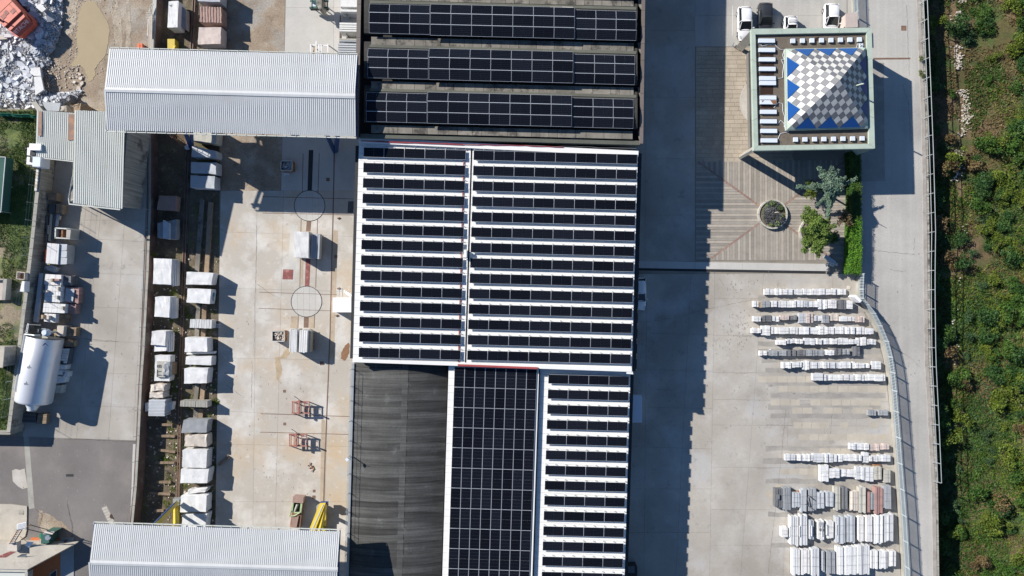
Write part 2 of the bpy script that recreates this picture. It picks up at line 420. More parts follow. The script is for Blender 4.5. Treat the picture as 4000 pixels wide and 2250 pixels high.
b = MB(); a = 700
b.add([(-a, -a, -7), (a, -a, -7), (a, a, -7), (-a, a, -7)], [(0, 1, 2, 3)])
struct('ground', b, MT['slope_soil'])
sheet('yard_ground', [(560, -900)] + [(3597, -900)] + EDGE + [(3662, 3200), (460, 3200), (480, 2250), (540, 1700), (570, 1000), (590, 500)], 0.0, 7.2, MT['joint'])
WEDGE = [(618, -900), (612, 0), (604, 190), (590, 500), (590, 820), (581, 1060), (566, 1350), (555, 1500), (546, 1700), (535, 1900), (521, 2045), (505, 2250), (480, 3200)]
sheet('raised_ground', WEDGE + [(-1500, 3200), (-1500, -900)], Z1, 1.6, MT['dirt'])
LOT = [(128, 428), (158, 640), (128, 930), (104, 1140), (77, 1350), (33, 1690), (-1500, 1680), (-1500, 410)]
lotb = MB().prism(pq(LOT, Z2), Z2 - Z1 + .05)
struct('grass_lot', lotb, MT['grass_soil'])
# dirt of the railway strip and of the northern yard
sheet('railway_dirt', [(597, -900), (597, 500), (585, 1060), (560, 1500), (527, 2045), (490, 3200), (820, 3200), (838, 2250), (846, 1690), (856, 1060), (858, 745), (880, 500), (890, -900)], 0.012, .01, MT['track_dirt'])
sheet('dirt_yard', [(858, -900), (1117, -900), (1110, 300), (1096, 745), (858, 745)], 0.018, .01, MT['dirt'])

def slabs(parent, xs, ys, z, mat, gap=.018, name='ground_slab', th=.05, jit=0, skip=None):
    """xs: list of functions / numbers of column borders, ys of row borders, in photo pixels"""
    fx = [(lambda y, x=x: x) if not callable(x) else x for x in xs]
    fy = [(lambda x, y=y: y) if not callable(y) else y for y in ys]
    for i in range(len(fx) - 1):
        for j in range(len(fy) - 1):
            if skip and skip(i, j): continue
            def pt(a, b_):
                y = fy[b_](2000); x = fx[a](y); y = fy[b_](x); return (fx[a](y), y)
            q = [pt(i, j), pt(i + 1, j), pt(i + 1, j + 1), pt(i, j + 1)]
            w_ = pq(q, z)
            c = sum(w_, Vector()) / 4
            vs = []
            for p in w_:
                d = p - c; vs.append(p - Vector((math.copysign(gap / 2, d.x), math.copysign(gap / 2, d.y), 0)))
            part(name, MB().prism(vs, th), mat, parent)

def wobble(pts, amp, n=4, seed=0):
    rr = random.Random(seed); out = []
    for (x0, y0), (x1, y1) in zip(pts, pts[1:] + pts[:1]):
        for t in range(n):
            f = t / n; out.append((x0 + (x1 - x0) * f + rr.uniform(-amp, amp), y0 + (y1 - y0) * f + rr.uniform(-amp, amp)))
    return out
def lin(x0, y0, x1, y1):      # x as a function of y
    return lambda y: x0 + (x1 - x0) * (y - y0) / (y1 - y0)
def linh(x0, y0, x1, y1):     # y as a function of x
    return lambda x: y0 + (y1 - y0) * (x - x0) / (x1 - x0)

# concrete yard between the rail strip and the halls
mid = sheet('concrete_yard', [(858, 740), (1096, 740), (1110, 300), (1117, -900), (1500, -900), (1500, 3200), (800, 3200), (838, 2250), (846, 1690), (856, 1060)], 0.008, .01, MT['joint'])
slabs(mid, [lin(862, 745, 838, 2250), lin(1003, 880, 985, 2250), lin(1105, 880, 1070, 2250), lin(1330 - 28, 745, 1262, 2250), lin(1440, 745, 1400, 2250)],
      [745, linh(860, 905, 1400, 925), linh(860, 1125, 1400, 1140), linh(860, 1398, 1400, 1408), linh(860, 1605, 1400, 1630), linh(860, 1735, 1400, 1745), 1960, 2250, 2700],
      .058, MT['yard'])
slabs(mid, [lin(1117, 0, 1098, 745), 1325 - 22, 1500], [-500, 30, 260, 500, 745], .058, MT['yard_pale'])
mb = MB().prism(pq([(1133, 880), (1165, 880), (1150, 1100), (1125, 1100)], .062), .004)
struct('pale_concrete_strip', mb, MT['yard_pale'])

# east yard
ROADW = [(3300, -900), (3312, 60), (3330, 590), (3365, 1060), (3345, 1160), (3378, 1215), (3418, 1290), (3448, 1380), (3465, 1480), (3482, 1640), (3497, 1850), (3512, 2080), (3522, 2250), (3540, 3200)]
east = sheet('storage_yard', [(1500, -900), (3300, -900)] + ROADW[1:] + [(1500, 3200)], 0.008, .01, MT['joint'])
lane = [lin(2330, 1070, 2330, 2250), lin(2528, 1070, 2515, 2250), lin(2700, 1070, 2640, 2250), lin(2792, 1070, 2772, 2250)]
slabs(east, lane, [1070, linh(2480, 1262, 2990, 1160), linh(2480, 1300, 2990, 1312), linh(2480, 1442, 2990, 1456), linh(2480, 1590, 2990, 1600), linh(2480, 1745, 2990, 1760), 1910, 2080, 2260, 2700],
      .058, MT['concrete'])
def xr(y):
    pts = ROADW
    for (x0, y0), (x1, y1) in zip(pts[:-1], pts[1:]):
        if y0 <= y <= y1: return x0 + (x1 - x0) * (y - y0) / (y1 - y0) - 3
    return pts[-1][0]
slabs(east, [lane[-1], lin(2983, 1070, 2893, 2250), lin(3095, 1070, 3060, 2250), lin(3255, 1070, 3190, 2250), lin(3345, 1070, 3345, 2250)],
      [1070, linh(2790, 1165, 3480, 1170), linh(2790, 1310, 3480, 1312), linh(2790, 1456, 3480, 1458), linh(2790, 1560, 3480, 1570), linh(2790, 1660, 3480, 1665), linh(2790, 1825, 3480, 1830), linh(2790, 1990, 3480, 1995), 2130, 2260, 2700],
      .058, MT['concrete'])
slabs(east, [lin(3345, 1070, 3345, 2250), lambda y: xr(y)], [1165, 1312, 1400, 1458, 1520, 1568, 1664, 1740, 1828, 1910, 1994, 2130, 2260, 2700], .058, MT['concrete'])
slabs(east, [2300, 2520, 2715], [-500, -100, 120, 380, 620, 840, 1022], .058, MT['concrete'])
slabs(east, [2715, 2905, 3120, 3308], [-500, -60, 60, 182], .058, MT['road'])
slabs(east, [2300, 2520, 2715, 2900, 3100, 3235], [linh(2480, 1019, 3220, 1031), linh(2480, 1047, 3220, 1059)], .062, MT['yard_pale'])
mb = MB().prism(pq([(2486, 1047), (3225, 1060), (3225, 1069), (2486, 1056)], .03), .02)
dr = struct('drain_channel', mb, MT['void'])
g = MB()
for i in range(120):
    x = 2490 + i * 6.1
    g.box(P(x, 1052 + (x - 2486) * .0172, .045), (.05, .26, .02))
o = part('drain_grate', g, MT['void'], dr); o['kind'] = 'stuff'
# worn grey aisles between the rows of stone
for k_, (ya, x0, x1) in enumerate([(1166, 2960, 3380), (1212, 2955, 3400), (1250, 2975, 3420), (1297, 2970, 3430), (1342, 2960, 3430), (1374, 2960, 3440), (1408, 2975, 3450), (1446, 2990, 3455), (1500, 3000, 3450), (1545, 3010, 3460), (1588, 3000, 3440), (1625, 3010, 3470), (1752, 2990, 3480), (1800, 2980, 3480), (1880, 2990, 3440), (2010, 3000, 3490), (2130, 3010, 3500)]):
    rr_ = random.Random(k_); pts = [(x0 + (x1 - x0) * i / 12, ya - rr_.uniform(7, 13)) for i in range(13)] + [(x0 + (x1 - x0) * i / 12, ya + rr_.uniform(7, 13)) for i in range(12, -1, -1)]
    part('worn_aisle', MB().prism(pq(pts, .0605), .004), MT['aisle'], east)
# lighter storage pads between the rows of pallets
k = 0
for r_, (yy, x0, x1) in enumerate([(1482, 2960, 3230), (1519, 3000, 3440), (1572, 3010, 3420), (1604, 3095, 3375), (1662, 3100, 3440), (1708, 3120, 3440), (1763, 3200, 3300), (1842, 3050, 3195), (1905, 3032, 3062), (1930, 2990, 3025)]):
    x = x0
    while x < x1:
        w_ = random.uniform(32, 40)
        if random.random() < .82:
            part('storage_pad', MB().prism(pq([(x, yy - 12), (x + w_, yy - 12), (x + w_, yy + 12), (x, yy + 12)], .064), .006), MT['pave_pad'], east)
        x += w_ + 3

MT['edge_beam'] = M('edge_beam_concrete', (.36, .335, .30), rough=.95, var=.12, scale=.6, fine=.1, stain=(.27, .23, .20), stsc=.7, stth=.5, stamt=.6)
# access road on the far side of the railing fence
road = sheet('road', ROADW + EDGE[::-1], 0.05, .04, MT['road'])
e = MB()
for (x0, y0), (x1, y1) in zip(EDGE[:-1], EDGE[1:]):
    e.prism(pq([(x0 - 15, y0), (x0, y0), (x1, y1), (x1 - 15, y1)], .10), .5)
cb = struct('road_edge_beam', e, MT['edge_beam'])
w_ = MB()
for (x0, y0), (x1, y1) in zip(EDGE[:-1], EDGE[1:]):
    a0, a1 = P(x0, y0, 0), P(x1, y1, 0)
    w_.prism([a0 + Vector((0, 0, .06)), a0 + Vector((.25, 0, .06)), a1 + Vector((.25, 0, .06)), a1 + Vector((0, 0, .06))], 7.2)
struct('retaining_wall', w_, MT['stained_wall'])
for nm, pts, z in (('manhole_cover', [(3520, 100), (3541, 100), (3541, 120), (3520, 120)], .056),
                   ('road_drain', [(3412, 226), (3556, 225), (3556, 232), (3412, 233)], .056)):
    o = single(nm, MB().prism(pq(pts, z), .01), MT['rail'], {'manhole_cover': 'square grey manhole cover set in the pale road', 'road_drain': 'long dark drain grate across the road beside the office'}[nm], {'manhole_cover': 'manhole cover', 'road_drain': 'drain'}[nm])
slabs(road, [lin(3448, -500, 3470, 1000), lin(3540, -500, 3553, 1000), lin(3578, -500, 3592, 1000)], [-500, 158, 600, 990], .054, MT['road'], gap=.04, th=.01)
slabs(road, [lin(3468, 985, 3490, 1400), lin(3592, 985, 3600, 1400)], [1000, 1200, 1420], .054, MT['road'], gap=.05, th=.01)
lw = MB().prism(pq([(3362, 245), (3452, 245), (3457, 705), (3362, 705)], .052 + .04), .03)
struct('sunken_ramp', lw, MT['aisle'])

# western road: concrete slabs, asphalt, patches
wroad = sheet('west_road', [(170, 500), (583, 500), (583, 820), (574, 1060), (560, 1350), (548, 1500), (541, 1715), (60, 1715), (95, 1400), (170, 700)], Z1 + .01, .01, MT['joint'])
wl = lin(217, 640, 90, 1700)
slabs(wroad, [wl, lin(395, 820, 300, 1700), lin(490, 820, 425, 1700), lin(570, 820, 535, 1700)], [500, 700, 860, linh(200, 925, 560, 945), linh(200, 1060, 560, 1075), linh(200, 1195, 560, 1205), linh(100, 1325, 560, 1338), linh(100, 1450, 560, 1462), linh(100, 1580, 560, 1592), linh(60, 1705, 560, 1722)],
      Z1 + .05, MT['concrete'])
sheet('asphalt', [(-900, 1700), (60, 1706), (180, 1712), (250, 1714), (420, 1716), (541, 1722), (546, 1735), (535, 1900), (521, 2045), (505, 2250), (480, 3200), (-1500, 3200), (-1500, 1690)], Z1 + .03, .03, MT['asphalt'])
sheet('concrete_patch_strip', [(92, 1700), (112, 1700), (135, 1985), (113, 1988)], Z1 + .035, .004, MT['curb'])
sheet('concrete_patch', [(47, 1838), (60, 1832), (78, 1836), (96, 1830), (108, 1905), (88, 1910), (70, 1900), (50, 1880)], Z1 + .036, .005, MT['yard'])
bp = []
for i in range(7):
    bp.append([(397 + i * 5, 1985 + i * 10), (417 + i * 5, 1978 + i * 10), (421 + i * 5, 1987 + i * 10), (400 + i * 5, 1994 + i * 10)])
pch = sheet('patched_trench', [(396, 1980), (418, 1974), (455, 2050), (425, 2056)], Z1 + .034, .004, MT['joint'])
for q in bp: part('paving_stone', MB().prism(pq(q, Z1 + .05), .02), MT['yard'], pch)
for nm, c, r in (('manhole_cover', (440, 2016), .33),):
    m_ = MB(); m_.tube(P(*c, Z1 + .02), P(*c, Z1 + .045), r, 20); single(nm, m_, MT['rail'], 'round grey manhole cover in the asphalt by the paving patch', 'manhole cover')
m_ = MB().prism(pq([(258, 1852), (287, 1852), (287, 1862), (258, 1862)], Z1 + .04), .01); single('drain_grate', m_, MT['void'], 'small dark drain grate in the middle of the asphalt', 'drain')

MT['brown_wall'] = M('rusty_brown_wall', (.13, .085, .07), rough=.9, var=.3, scale=.8, fine=.15, stain=(.24, .22, .19), stsc=.3, stth=.55)
# edge kerb and posts of the raised ground
kp = [(w0[0], w0[1]) for w0 in WEDGE]
for i, ((x0, y0), (x1, y1)) in enumerate(zip(kp[:-1], kp[1:])):
    k_ = MB().prism(pq([(x0 - 14, y0), (x0, y0), (x1, y1), (x1 - 14, y1)], Z1 + .12), 1.65)
    struct('kerb_wall', k_, MT['brown_wall'])
    struct('kerb_top', MB().prism(pq([(x0 - (10 if y1 > 600 else 15), y0), (x0 - 1, y0), (x1 - 1, y1), (x1 - (10 if y1 > 600 else 15), y1)], Z1 + .18), .055), MT['curb'] if y1 > 600 else MT['white_kerb'])
sheet('concrete_edge_strip', [(519, 1735), (541, 1735), (528, 1900), (514, 2050), (508, 2050), (514, 1900)], Z1 + .045, .02, MT['yard_pale'])

MT['pale_mud'] = M('pale_mud', (.40, .345, .27), rough=.95, var=.2, scale=1.0, fine=.15, fscale=4, bump=1, bscale=3, stain=(.30, .245, .18), stsc=.8, stth=.5, stamt=.7)
def crack(parent, pts, z, seed=0, w0=.02, mat='joint_dark'):
    rr_ = random.Random(seed); out = []
    for (xa, ya), (xb, yb) in zip(pts[:-1], pts[1:]):
        n_ = max(2, int(math.hypot(xb - xa, yb - ya) / 7))
        for i in range(n_): out.append((xa + (xb - xa) * i / n_ + rr_.uniform(-1.6, 1.6), ya + (yb - ya) * i / n_ + rr_.uniform(-1.6, 1.6)))
    m_ = MB()
    for a_, b_ in zip(out[:-1], out[1:]): m_.bar(P(*a_, z), P(*b_, z), w0 * rr_.uniform(.5, 2.2), .004)
    part('crack', m_, MT[mat], parent)
MT['joint_dark'] = M('crack_dirt', (.17, .155, .135), rough=1)
MT['scuff'] = M('scuff_mark', (.27, .25, .225), rough=.9, var=.15)
for i, (z, pts) in enumerate([(.062, [(3541, 20), (3546, 150), (3552, 300)]), (.062, [(3525, 330), (3548, 400), (3560, 560)]), (.062, [(3300, 300), (3470, 980), (3475, 1080)]), (.062, [(3410, 978), (3470, 984), (3530, 990), (3580, 995)]), (.062, [(3478, 1054), (3520, 1060), (3545, 1058)]), (.062, [(3572, 930), (3568, 985)]),
                              (.062, [(3480, 1350), (3560, 1400), (3600, 1440)]), (.062, [(3540, 1750), (3590, 1760)])]):
    if i != 2: crack(road, pts, z, i)
for i, pts in enumerate([[(2990, 1160), (2800, 1200), (2640, 1240), (2500, 1262)], [(3070, 1600), (3060, 1700), (3045, 1850), (3020, 2060), (3000, 2250)], [(3250, 1620), (3240, 1740)], [(2990, 1660), (3100, 1662), (3250, 1658)], [(2870, 1310), (2900, 1314), (2990, 1310)], [(2960, 1830), (3030, 1828)], [(2870, 1460), (2960, 1455)], [(2560, 1520), (2640, 1525)]]):
    crack(east, pts, .0605, 20 + i)
for i, pts in enumerate([[(1003, 880), (1000, 1060), (995, 1180), (992, 1400)], [(985, 1410), (982, 1600)], [(1005, 1110), (1060, 1150), (1100, 1170)], [(880, 1500), (960, 1560)]]):
    crack(mid, pts, .0605, 40 + i)
for i, pts in enumerate([[(300, 1320), (400, 1330), (470, 1335)], [(250, 1715), (330, 1716), (430, 1722), (540, 1726)], [(260, 1960), (280, 2050), (284, 2130)], [(140, 1990), (165, 2010), (150, 2060)]]):
    crack(wroad, pts, Z1 + .062, 60 + i, .03)
for s_, cx, cy, sx_, sy_, n_, par, zz_ in ((1, 2875, 1275, 45, 30, 90, east, .0603), (2, 2860, 1350, 40, 22, 45, east, .0603), (3, 2870, 1115, 70, 22, 60, east, .0603), (4, 2560, 1500, 60, 160, 70, east, .0603), (5, 1100, 1450, 110, 160, 50, mid, .0603), (6, 430, 1400, 60, 200, 26, wroad, Z1 + .0605), (7, 3540, 1300, 35, 300, 40, road, .0603), (8, 3130, 1560, 170, 60, 90, east, .0603), (9, 1100, 1900, 110, 120, 40, mid, .0603), (10, 350, 1900, 140, 120, 40, wroad, Z1 + .036)):
    rr_ = random.Random(s_); m_ = MB()
    for i in range(n_):
        x, y = cx + rr_.gauss(0, sx_), cy + rr_.gauss(0, sy_); l_, h_ = rr_.uniform(1, 5), rr_.uniform(2, 10)
        if par is east and x > 3330: continue
        m_.prism(pq([(x - l_ * .4, y - h_ * .5), (x + l_ * .5, y - h_ * .3), (x + l_ * .3, y + h_ * .5), (x - l_ * .5, y + h_ * .2)], zz_ + .0001 * (i % 9)), .003)
    o = part('scuff_marks', m_, MT['scuff'], par); o['kind'] = 'stuff'
sheet('earth_patch', wobble([(150, 1990), (190, 2010), (240, 2040), (280, 2080), (275, 2130), (215, 2100), (165, 2085), (150, 2040)], 4, 5, 3), Z1 + .036, .004, MT['dirt'])
# puddle and damp patches
pud = [(318, 18), (345, 2), (372, 8), (392, 40), (412, 70), (428, 110), (425, 160), (418, 195), (405, 225), (385, 250), (368, 268), (372, 290), (358, 315), (345, 318), (335, 280), (322, 262), (300, 255), (285, 262), (275, 252), (292, 232), (305, 200), (298, 170), (300, 120), (306, 70)]
struct('puddle', MB().prism(pq(wobble(pud, 2.5), Z1 + .02), .01), MT['mud'])
for i_, pts_ in enumerate(([(432, -20), (452, -20), (470, 60), (478, 130), (476, 192), (452, 192), (446, 120), (438, 50)], [(490, -20), (502, -20), (512, 80), (510, 192), (492, 192), (492, 90)], [(250, 0), (280, -10), (300, 10), (298, 90), (280, 140), (250, 130), (244, 60)])):
    struct('wheel_track', MB().prism(pq(wobble(pts_, 3, 4, i_), Z1 + .008 + .002 * i_), .004), MT['pale_mud'])
struct('damp_streak', MB().prism(pq(wobble([(1075, 1402), (1092, 1398), (1098, 1425), (1102, 1445), (1096, 1470), (1088, 1480), (1095, 1490), (1102, 1500), (1096, 1498), (1080, 1478), (1078, 1450), (1074, 1430)], 1.5), .062), .004), MT['mud_stain'])
struct('damp_patch', MB().prism(pq(wobble([(1360, 1337), (1366, 1345), (1364, 1375), (1355, 1400), (1344, 1410), (1332, 1400), (1334, 1375), (1348, 1350)], 1.5), .0625), .004), MT['mud_brown'])
struct('brown_stain', MB().prism(pq(wobble([(1130, 1355), (1130, 1385), (1118, 1398), (1085, 1402), (1072, 1398), (1100, 1390), (1112, 1370)], 2), .063), .004), MT['mud_stain'])

# ------------------------------------------------------------------ wall along the grass lot
WL = [(163, 560), (160, 660), (132, 930), (108, 1140), (81, 1350), (38, 1690)]
lotwall = thing('retaining_wall', 'long stained concrete retaining wall between grass lot and west road', 'wall', P(110, 1100, Z1))
f_, t_ = MB(), MB()
for (x0, y0), (x1, y1) in zip(WL[:-1], WL[1:]):
    f_.prism(pq([(x0 - 12, y0), (x0, y0), (x1, y1), (x1 - 12, y1)], Z2 + .1), Z2 - Z1 + .15)
    n = max(1, round((y1 - y0) / 45))
    for i in range(n):
        u0, u1 = i / n, (i + .97) / n
        q = [(x0 + (x1 - x0) * u0 - 13, y0 + (y1 - y0) * u0), (x0 + (x1 - x0) * u0 + 1, y0 + (y1 - y0) * u0), (x0 + (x1 - x0) * u1 + 1, y0 + (y1 - y0) * u1), (x0 + (x1 - x0) * u1 - 13, y0 + (y1 - y0) * u1)]
        part('coping_stone', MB().prism(pq(q, Z2 + .18), .08), MT['curb'], lotwall)
f_.prism(pq([(-700, 1668), (40, 1682), (40, 1698), (-700, 1686)], Z2 + .1), Z2 - Z1 + .15)
part('wall_face', f_, MT['stained_wall'], lotwall)
lf = thing('wire_fence', 'thin wire fence with slim posts on top of the retaining wall', 'fence', P(110, 1100, Z2 + .18))
wires = MB()
pp = []
for (x0, y0), (x1, y1) in zip(WL[1:-1], WL[2:]):
    n = round((y1 - y0) / 68)
    for i in range(n): pp.append((x0 - 6 + (x1 - x0) * i / n, y0 + (y1 - y0) * i / n))
for x, y in pp:
    a_ = P(x, y, Z2 + .18); part('post', MB().tube(a_, a_ + Vector((0, 0, 1.5)), .025, 5), MT['grey_steel'], lf)
for h_ in (.5, 1.0, 1.45):
    wires.path([P(x, y, Z2 + .18) + Vector((0, 0, h_)) for x, y in pp], .008, 3)
part('wire', wires, MT['grey_steel'], lf)
kf = thing('wire_fence', 'thin wire fence with short posts along the east kerb of the west road', 'fence', P(560, 1400, Z1 + .12))
wires = MB(); pp = []
for (x0, y0), (x1, y1) in zip(WEDGE[4:-2], WEDGE[5:-1]):
    n = max(1, round((y1 - y0) / 80))
    for i in range(n): pp.append((x0 - 5 + (x1 - x0) * i / n, y0 + (y1 - y0) * i / n))
pp = [(607, 90), (602, 188)] and pp
for x, y in pp:
    a_ = P(x, y, Z1 + .12); part('post', MB().tube(a_, a_ + Vector((-.12, 0, 1.0)), .028, 5), MT['grey_steel'], kf)
for h_ in (.5, .95): wires.path([P(x, y, Z1 + .12) + Vector((-.1 * h_, 0, h_)) for x, y in pp], .009, 3)
part('wire', wires, MT['grey_steel'], kf)

# ------------------------------------------------------------------ ribbed canopy roofs
def rib_mesh(name, mat, ribs=5, hgt=.038):
    mb = MB(); prof = []
    for i in range(ribs):
        b0 = i / ribs; w_ = 1 / ribs
        prof += [(b0, 0), (b0 + .70 * w_, 0), (b0 + .78 * w_, hgt), (b0 + .92 * w_, hgt)]
    prof.append((1.0, 0))
    vs = [(x, y, z) for y in (0, 1) for x, z in prof]; n = len(prof)
    mb.add(vs, [(i, i + 1, n + i + 1, n + i) for i in range(n - 1)])
    return mesh_of(mb, name, mat)
RIB = rib_mesh('roof_sheet', MT['ribbed']); RIBO = rib_mesh('old_roof_sheet', MT['ribbed_old'], 4); RIBR = rib_mesh('rusty_roof_sheet', MT['rusty_sheet'], 4)

def slope(parent, q, n, mesh, name='roof_sheet', alt=None):
    for i in range(n):
        u0, u1 = i / n, (i + 1) / n
        c = [bil(q, u0, 0), bil(q, u1, 0), bil(q, u1, 1), bil(q, u0, 1)]
        m = alt(i) if alt else mesh
        unit(m, name, c, parent)

def canopy(label, N, Rg, Sd, ze, zr, n, legs, ridge_mat='ribbed'):
    """N, Rg, Sd: (west pixel, east pixel) of north eave, ridge, south eave"""
    t = thing('crane_canopy', label, 'canopy roof', P((Rg[0][0] + Rg[1][0]) / 2, Rg[0][1], 0))
    nw, ne = P(*N[0], ze), P(*N[1], ze); rw, re = P(*Rg[0], zr), P(*Rg[1], zr); sw, se = P(*Sd[0], ze), P(*Sd[1], ze)
    slope(t, [nw, ne, re, rw], n, RIB)
    slope(t, [rw, re, se, sw], n, RIB)
    d = (re - rw).normalized()
    cap = MB()
    up = Vector((0, 0, .10)); s_ = Vector((0, .26, -.02)); s2 = Vector((0, -.26, -.02))
    cap.add([rw + s_ + up * .6, rw + up, rw + s2 + up * .6, re + s_ + up * .6, re + up, re + s2 + up * .6], [(0, 1, 4, 3), (1, 2, 5, 4)])
    part('ridge_cap', cap, MT[ridge_mat], t)
    for a_, b_, sgn in ((nw, ne, 1), (sw, se, -1)):
        off = Vector((0, .10 * sgn, -.12))
        gt = part('gutter', MB().bar(a_ + off + Vector((0, .06 * sgn, 0)), b_ + off + Vector((0, .06 * sgn, 0)), .09, .14), MT['ribbed_old'], t)
        for i in range(n + 1):
            p_ = a_.lerp(b_, i / n)
            part('gutter_bracket', MB().box(p_ + Vector((0, .06 * sgn, -.02)), (.05, .28, .03)), MT['ribbed_old'], gt)
        part('eave_beam', MB().bar(a_ + Vector((0, -.35 * sgn, -.35)), b_ + Vector((0, -.35 * sgn, -.35)), .18, .4), MT['blue_steel'], t)
    tr = MB()
    for i in range(9):
        u = i / 8; a_, r_, s1 = nw.lerp(ne, u), rw.lerp(re, u), sw.lerp(se, u)
        dn = Vector((0, 0, -.30))
        tr.bar(a_ + dn, r_ + dn, .12, .25).bar(r_ + dn, s1 + dn, .12, .25)
    part('roof_truss', tr, MT['blue_steel'], t)
    for a_, b_, r_ in legs:
        part('leg', MB().bar(P(*a_[:2], a_[2]), P(*b_[:2], b_[2]), r_, r_), MT['blue_steel'], t)
    return t

canopy('large white ribbed gable canopy over the blue crane, north of the turntables', [(425, 190), (1395, 215)], [(410, 350), (1388, 376)], [(413, 508), (1390, 533)], 9.35, 10.05, 25,
       [((745, 572, .3), (706, 470, 8.9), .5), ((752, 572, .3), (748, 488, 8.9), .3), ((1305, 590, .2), (1266, 500, 8.9), .45), ((1312, 590, .2), (1320, 505, 8.9), .45),
        ((760, 300, .3), (700, 250, 8.9), .5), ((1318, 300, .2), (1280, 255, 8.9), .5)])
canopy('large white ribbed gable canopy over the yellow crane at the south end', [(365, 2046), (1325, 2076)], [(355, 2197), (1320, 2224)], [(345, 2352), (1316, 2380)], 9.35, 10.05, 25,
       [((690, 2110, .3), (640, 2150, 8.9), .5), ((1262, 2110, .2), (1200, 2150, 8.9), .5)])

# crane girders and legs that show beside the canopies
def crane(label, cat, parts, loc):
    t = thing('gantry_crane', label, cat, loc)
    for nm, mb, mt in parts: part(nm, mb, MT[mt], t)
    return t
yl = [('girder', MB().bar(P(1262, 1972, 2.2), P(1208, 2110, 8.6), .75, .55), 'yellow'),
      ('girder', MB().bar(P(1270, 1975, 2.2), P(1240, 2110, 8.6), .4, .4), 'yellow'),
      ('end_truck', MB().bar(P(1266, 1985, .55), P(1264, 2120, .55), .55, .7), 'yellow'),
      ('motor', MB().box(P(1266, 1972, 1.3), (.9, .7, .7)).tube(P(1258, 1968, 1.6), P(1274, 1968, 1.6), .25, 10), 'blue_steel'),
      ('counter_box', MB().box(P(1250, 1998, .9), (.7, 1.6, .8)), 'curb'),
      ('leg', MB().bar(P(1268, 2010, .9), P(1268, 2060, 5.5), .35, .35), 'yellow'),
      ('cable_guide', MB().bar(P(1262, 1972, 2.7), P(1202, 2110, 9.0), .12, .10), 'alu')]
crane('tall blue crane trolley under the large north canopy', 'crane', [('trolley', MB().prism(pq([(572, 345), (640, 345), (632, 505), (565, 500)], 7.6), 2.2), 'blue_steel'), ('bridge_girder', MB().bar(P(600, 420, 7.9), P(1320, 440, 7.9), .6, .7), 'blue_steel')], P(600, 420, 0))
crane('yellow crane leg and sloping girder rising under the south canopy, beside the rusty skip', 'crane', yl, P(1262, 2000, 0))
yl = [('girder', MB().bar(P(688, 1966, 2.2), P(600, 2060, 8.6), .6, .5), 'yellow'),
      ('cable_guide', MB().bar(P(682, 1964, 2.8), P(590, 2056, 9.0), .35, .10), 'blue_steel'),
      ('leg', MB().bar(P(685, 1975, .9), P(686, 2050, 4.0), .35, .35), 'yellow'),
      ('end_truck', MB().bar(P(690, 1955, .5), P(686, 2100, .5), .5, .6), 'yellow'),
      ('motor', MB().box(P(692, 1958, 1.3), (.7, .8, .7)), 'grey_steel')]
crane('yellow crane leg with blue cable tray at the west end of the south canopy', 'crane', yl, P(688, 1990, 0))
yl = [('end_truck', MB().box(P(676, 178, .6), (.9, 1.3, 1.0)), 'yellow'), ('leg', MB().bar(P(686, 184, .9), P(670, 215, 4.5), .35, .35), 'yellow')]
crane('yellow crane end truck in the shade north of the blue crane canopy', 'crane', yl, P(680, 170, 0))
lad = [('stile', MB().bar(P(655, 520, 5.5), P(712, 562, .6), .06, .06).bar(P(672, 515, 5.5), P(722, 556, .6), .06, .06), 'rust'),
       ('cage_hoop', MB(), 'rust')]
for i in range(6):
    c = P(668, 519, 5.2).lerp(P(714, 558, .9), i / 5); n_ = 12
    pts = [c + Vector((.38 * math.cos(t * 2 * math.pi / n_), .38 * math.sin(t * 2 * math.pi / n_), 0)) for t in range(n_ + 1)]
    lad[1][1].path(pts, .025, 4)
crane('orange caged ladder leaning in shade beside the blue crane leg', 'ladder', lad, P(714, 560, 0)).name = 'cage_ladder'
hook = MB(); hook.tube(P(732, 576, .35), P(732, 576, .62), .32, 14).box(P(742, 572, .4), (.5, .35, .3))
single('crane_buffer', hook, MT['white'], 'small white round buffer at the foot of the blue crane leg', 'buffer')

# ------------------------------------------------------------------ western sheds
sh = thing('open_shed', 'tall open shed with ribbed roof and stained wall beside the west road', 'shed', P(400, 640, Z1))
q = pq([(305, 432), (500, 440), (468, 815), (272, 792)], [7.2, 7.2, 6.2, 6.2])
slope(sh, q, 6, RIBO)
part('gutter', MB().bar(P(270, 797, 6.15), P(470, 819, 6.15), .14, .14), MT['ribbed_old'], sh)
part('downpipe', MB().path([P(270, 795, 6.1), P(268, 775, 5.9), P(283, 690, 6.4)], .07), MT['ribbed_old'], sh)
wl_ = MB().prism([P(300, 440, 6.75), P(503, 446, 6.75), P(474, 800, 5.9), P(275, 786, 5.95)], 1, bot=[Vector((p.x, p.y, Z1)) for p in (P(300, 440, 6.75), P(503, 446, 6.75), P(474, 800, 5.9), P(275, 786, 5.95))])
part('wall', wl_, MT['stained_wall'], sh)
for x, y in ((282, 640), (282, 785)): part('column', MB().tube(P(x + 12, y - 4, Z1), P(x + 3, y, 6.1), .09), MT['grey_steel'], sh)
ls = thing('lean_to_shed', 'low lean-to with weathered ribbed roof and rusty strips above the parked truck', 'shed', P(215, 540, Z1))
q = pq([(146, 430), (306, 443), (288, 628), (137, 611)], [6.1, 6.1, 5.6, 5.6])
slope(ls, q, 5, RIBO)
part('rusty_strip', MB().prism(pq([(151, 434), (164, 435), (162, 530), (149, 530)], [6.17, 6.17, 5.95, 5.95]), .03), MT['rusty_sheet'], ls)
part('rusty_strip', MB().prism(pq([(270, 446), (302, 446), (292, 545), (264, 548)], [6.17, 6.17, 5.9, 5.9]), .03), MT['rusty_sheet'], ls)
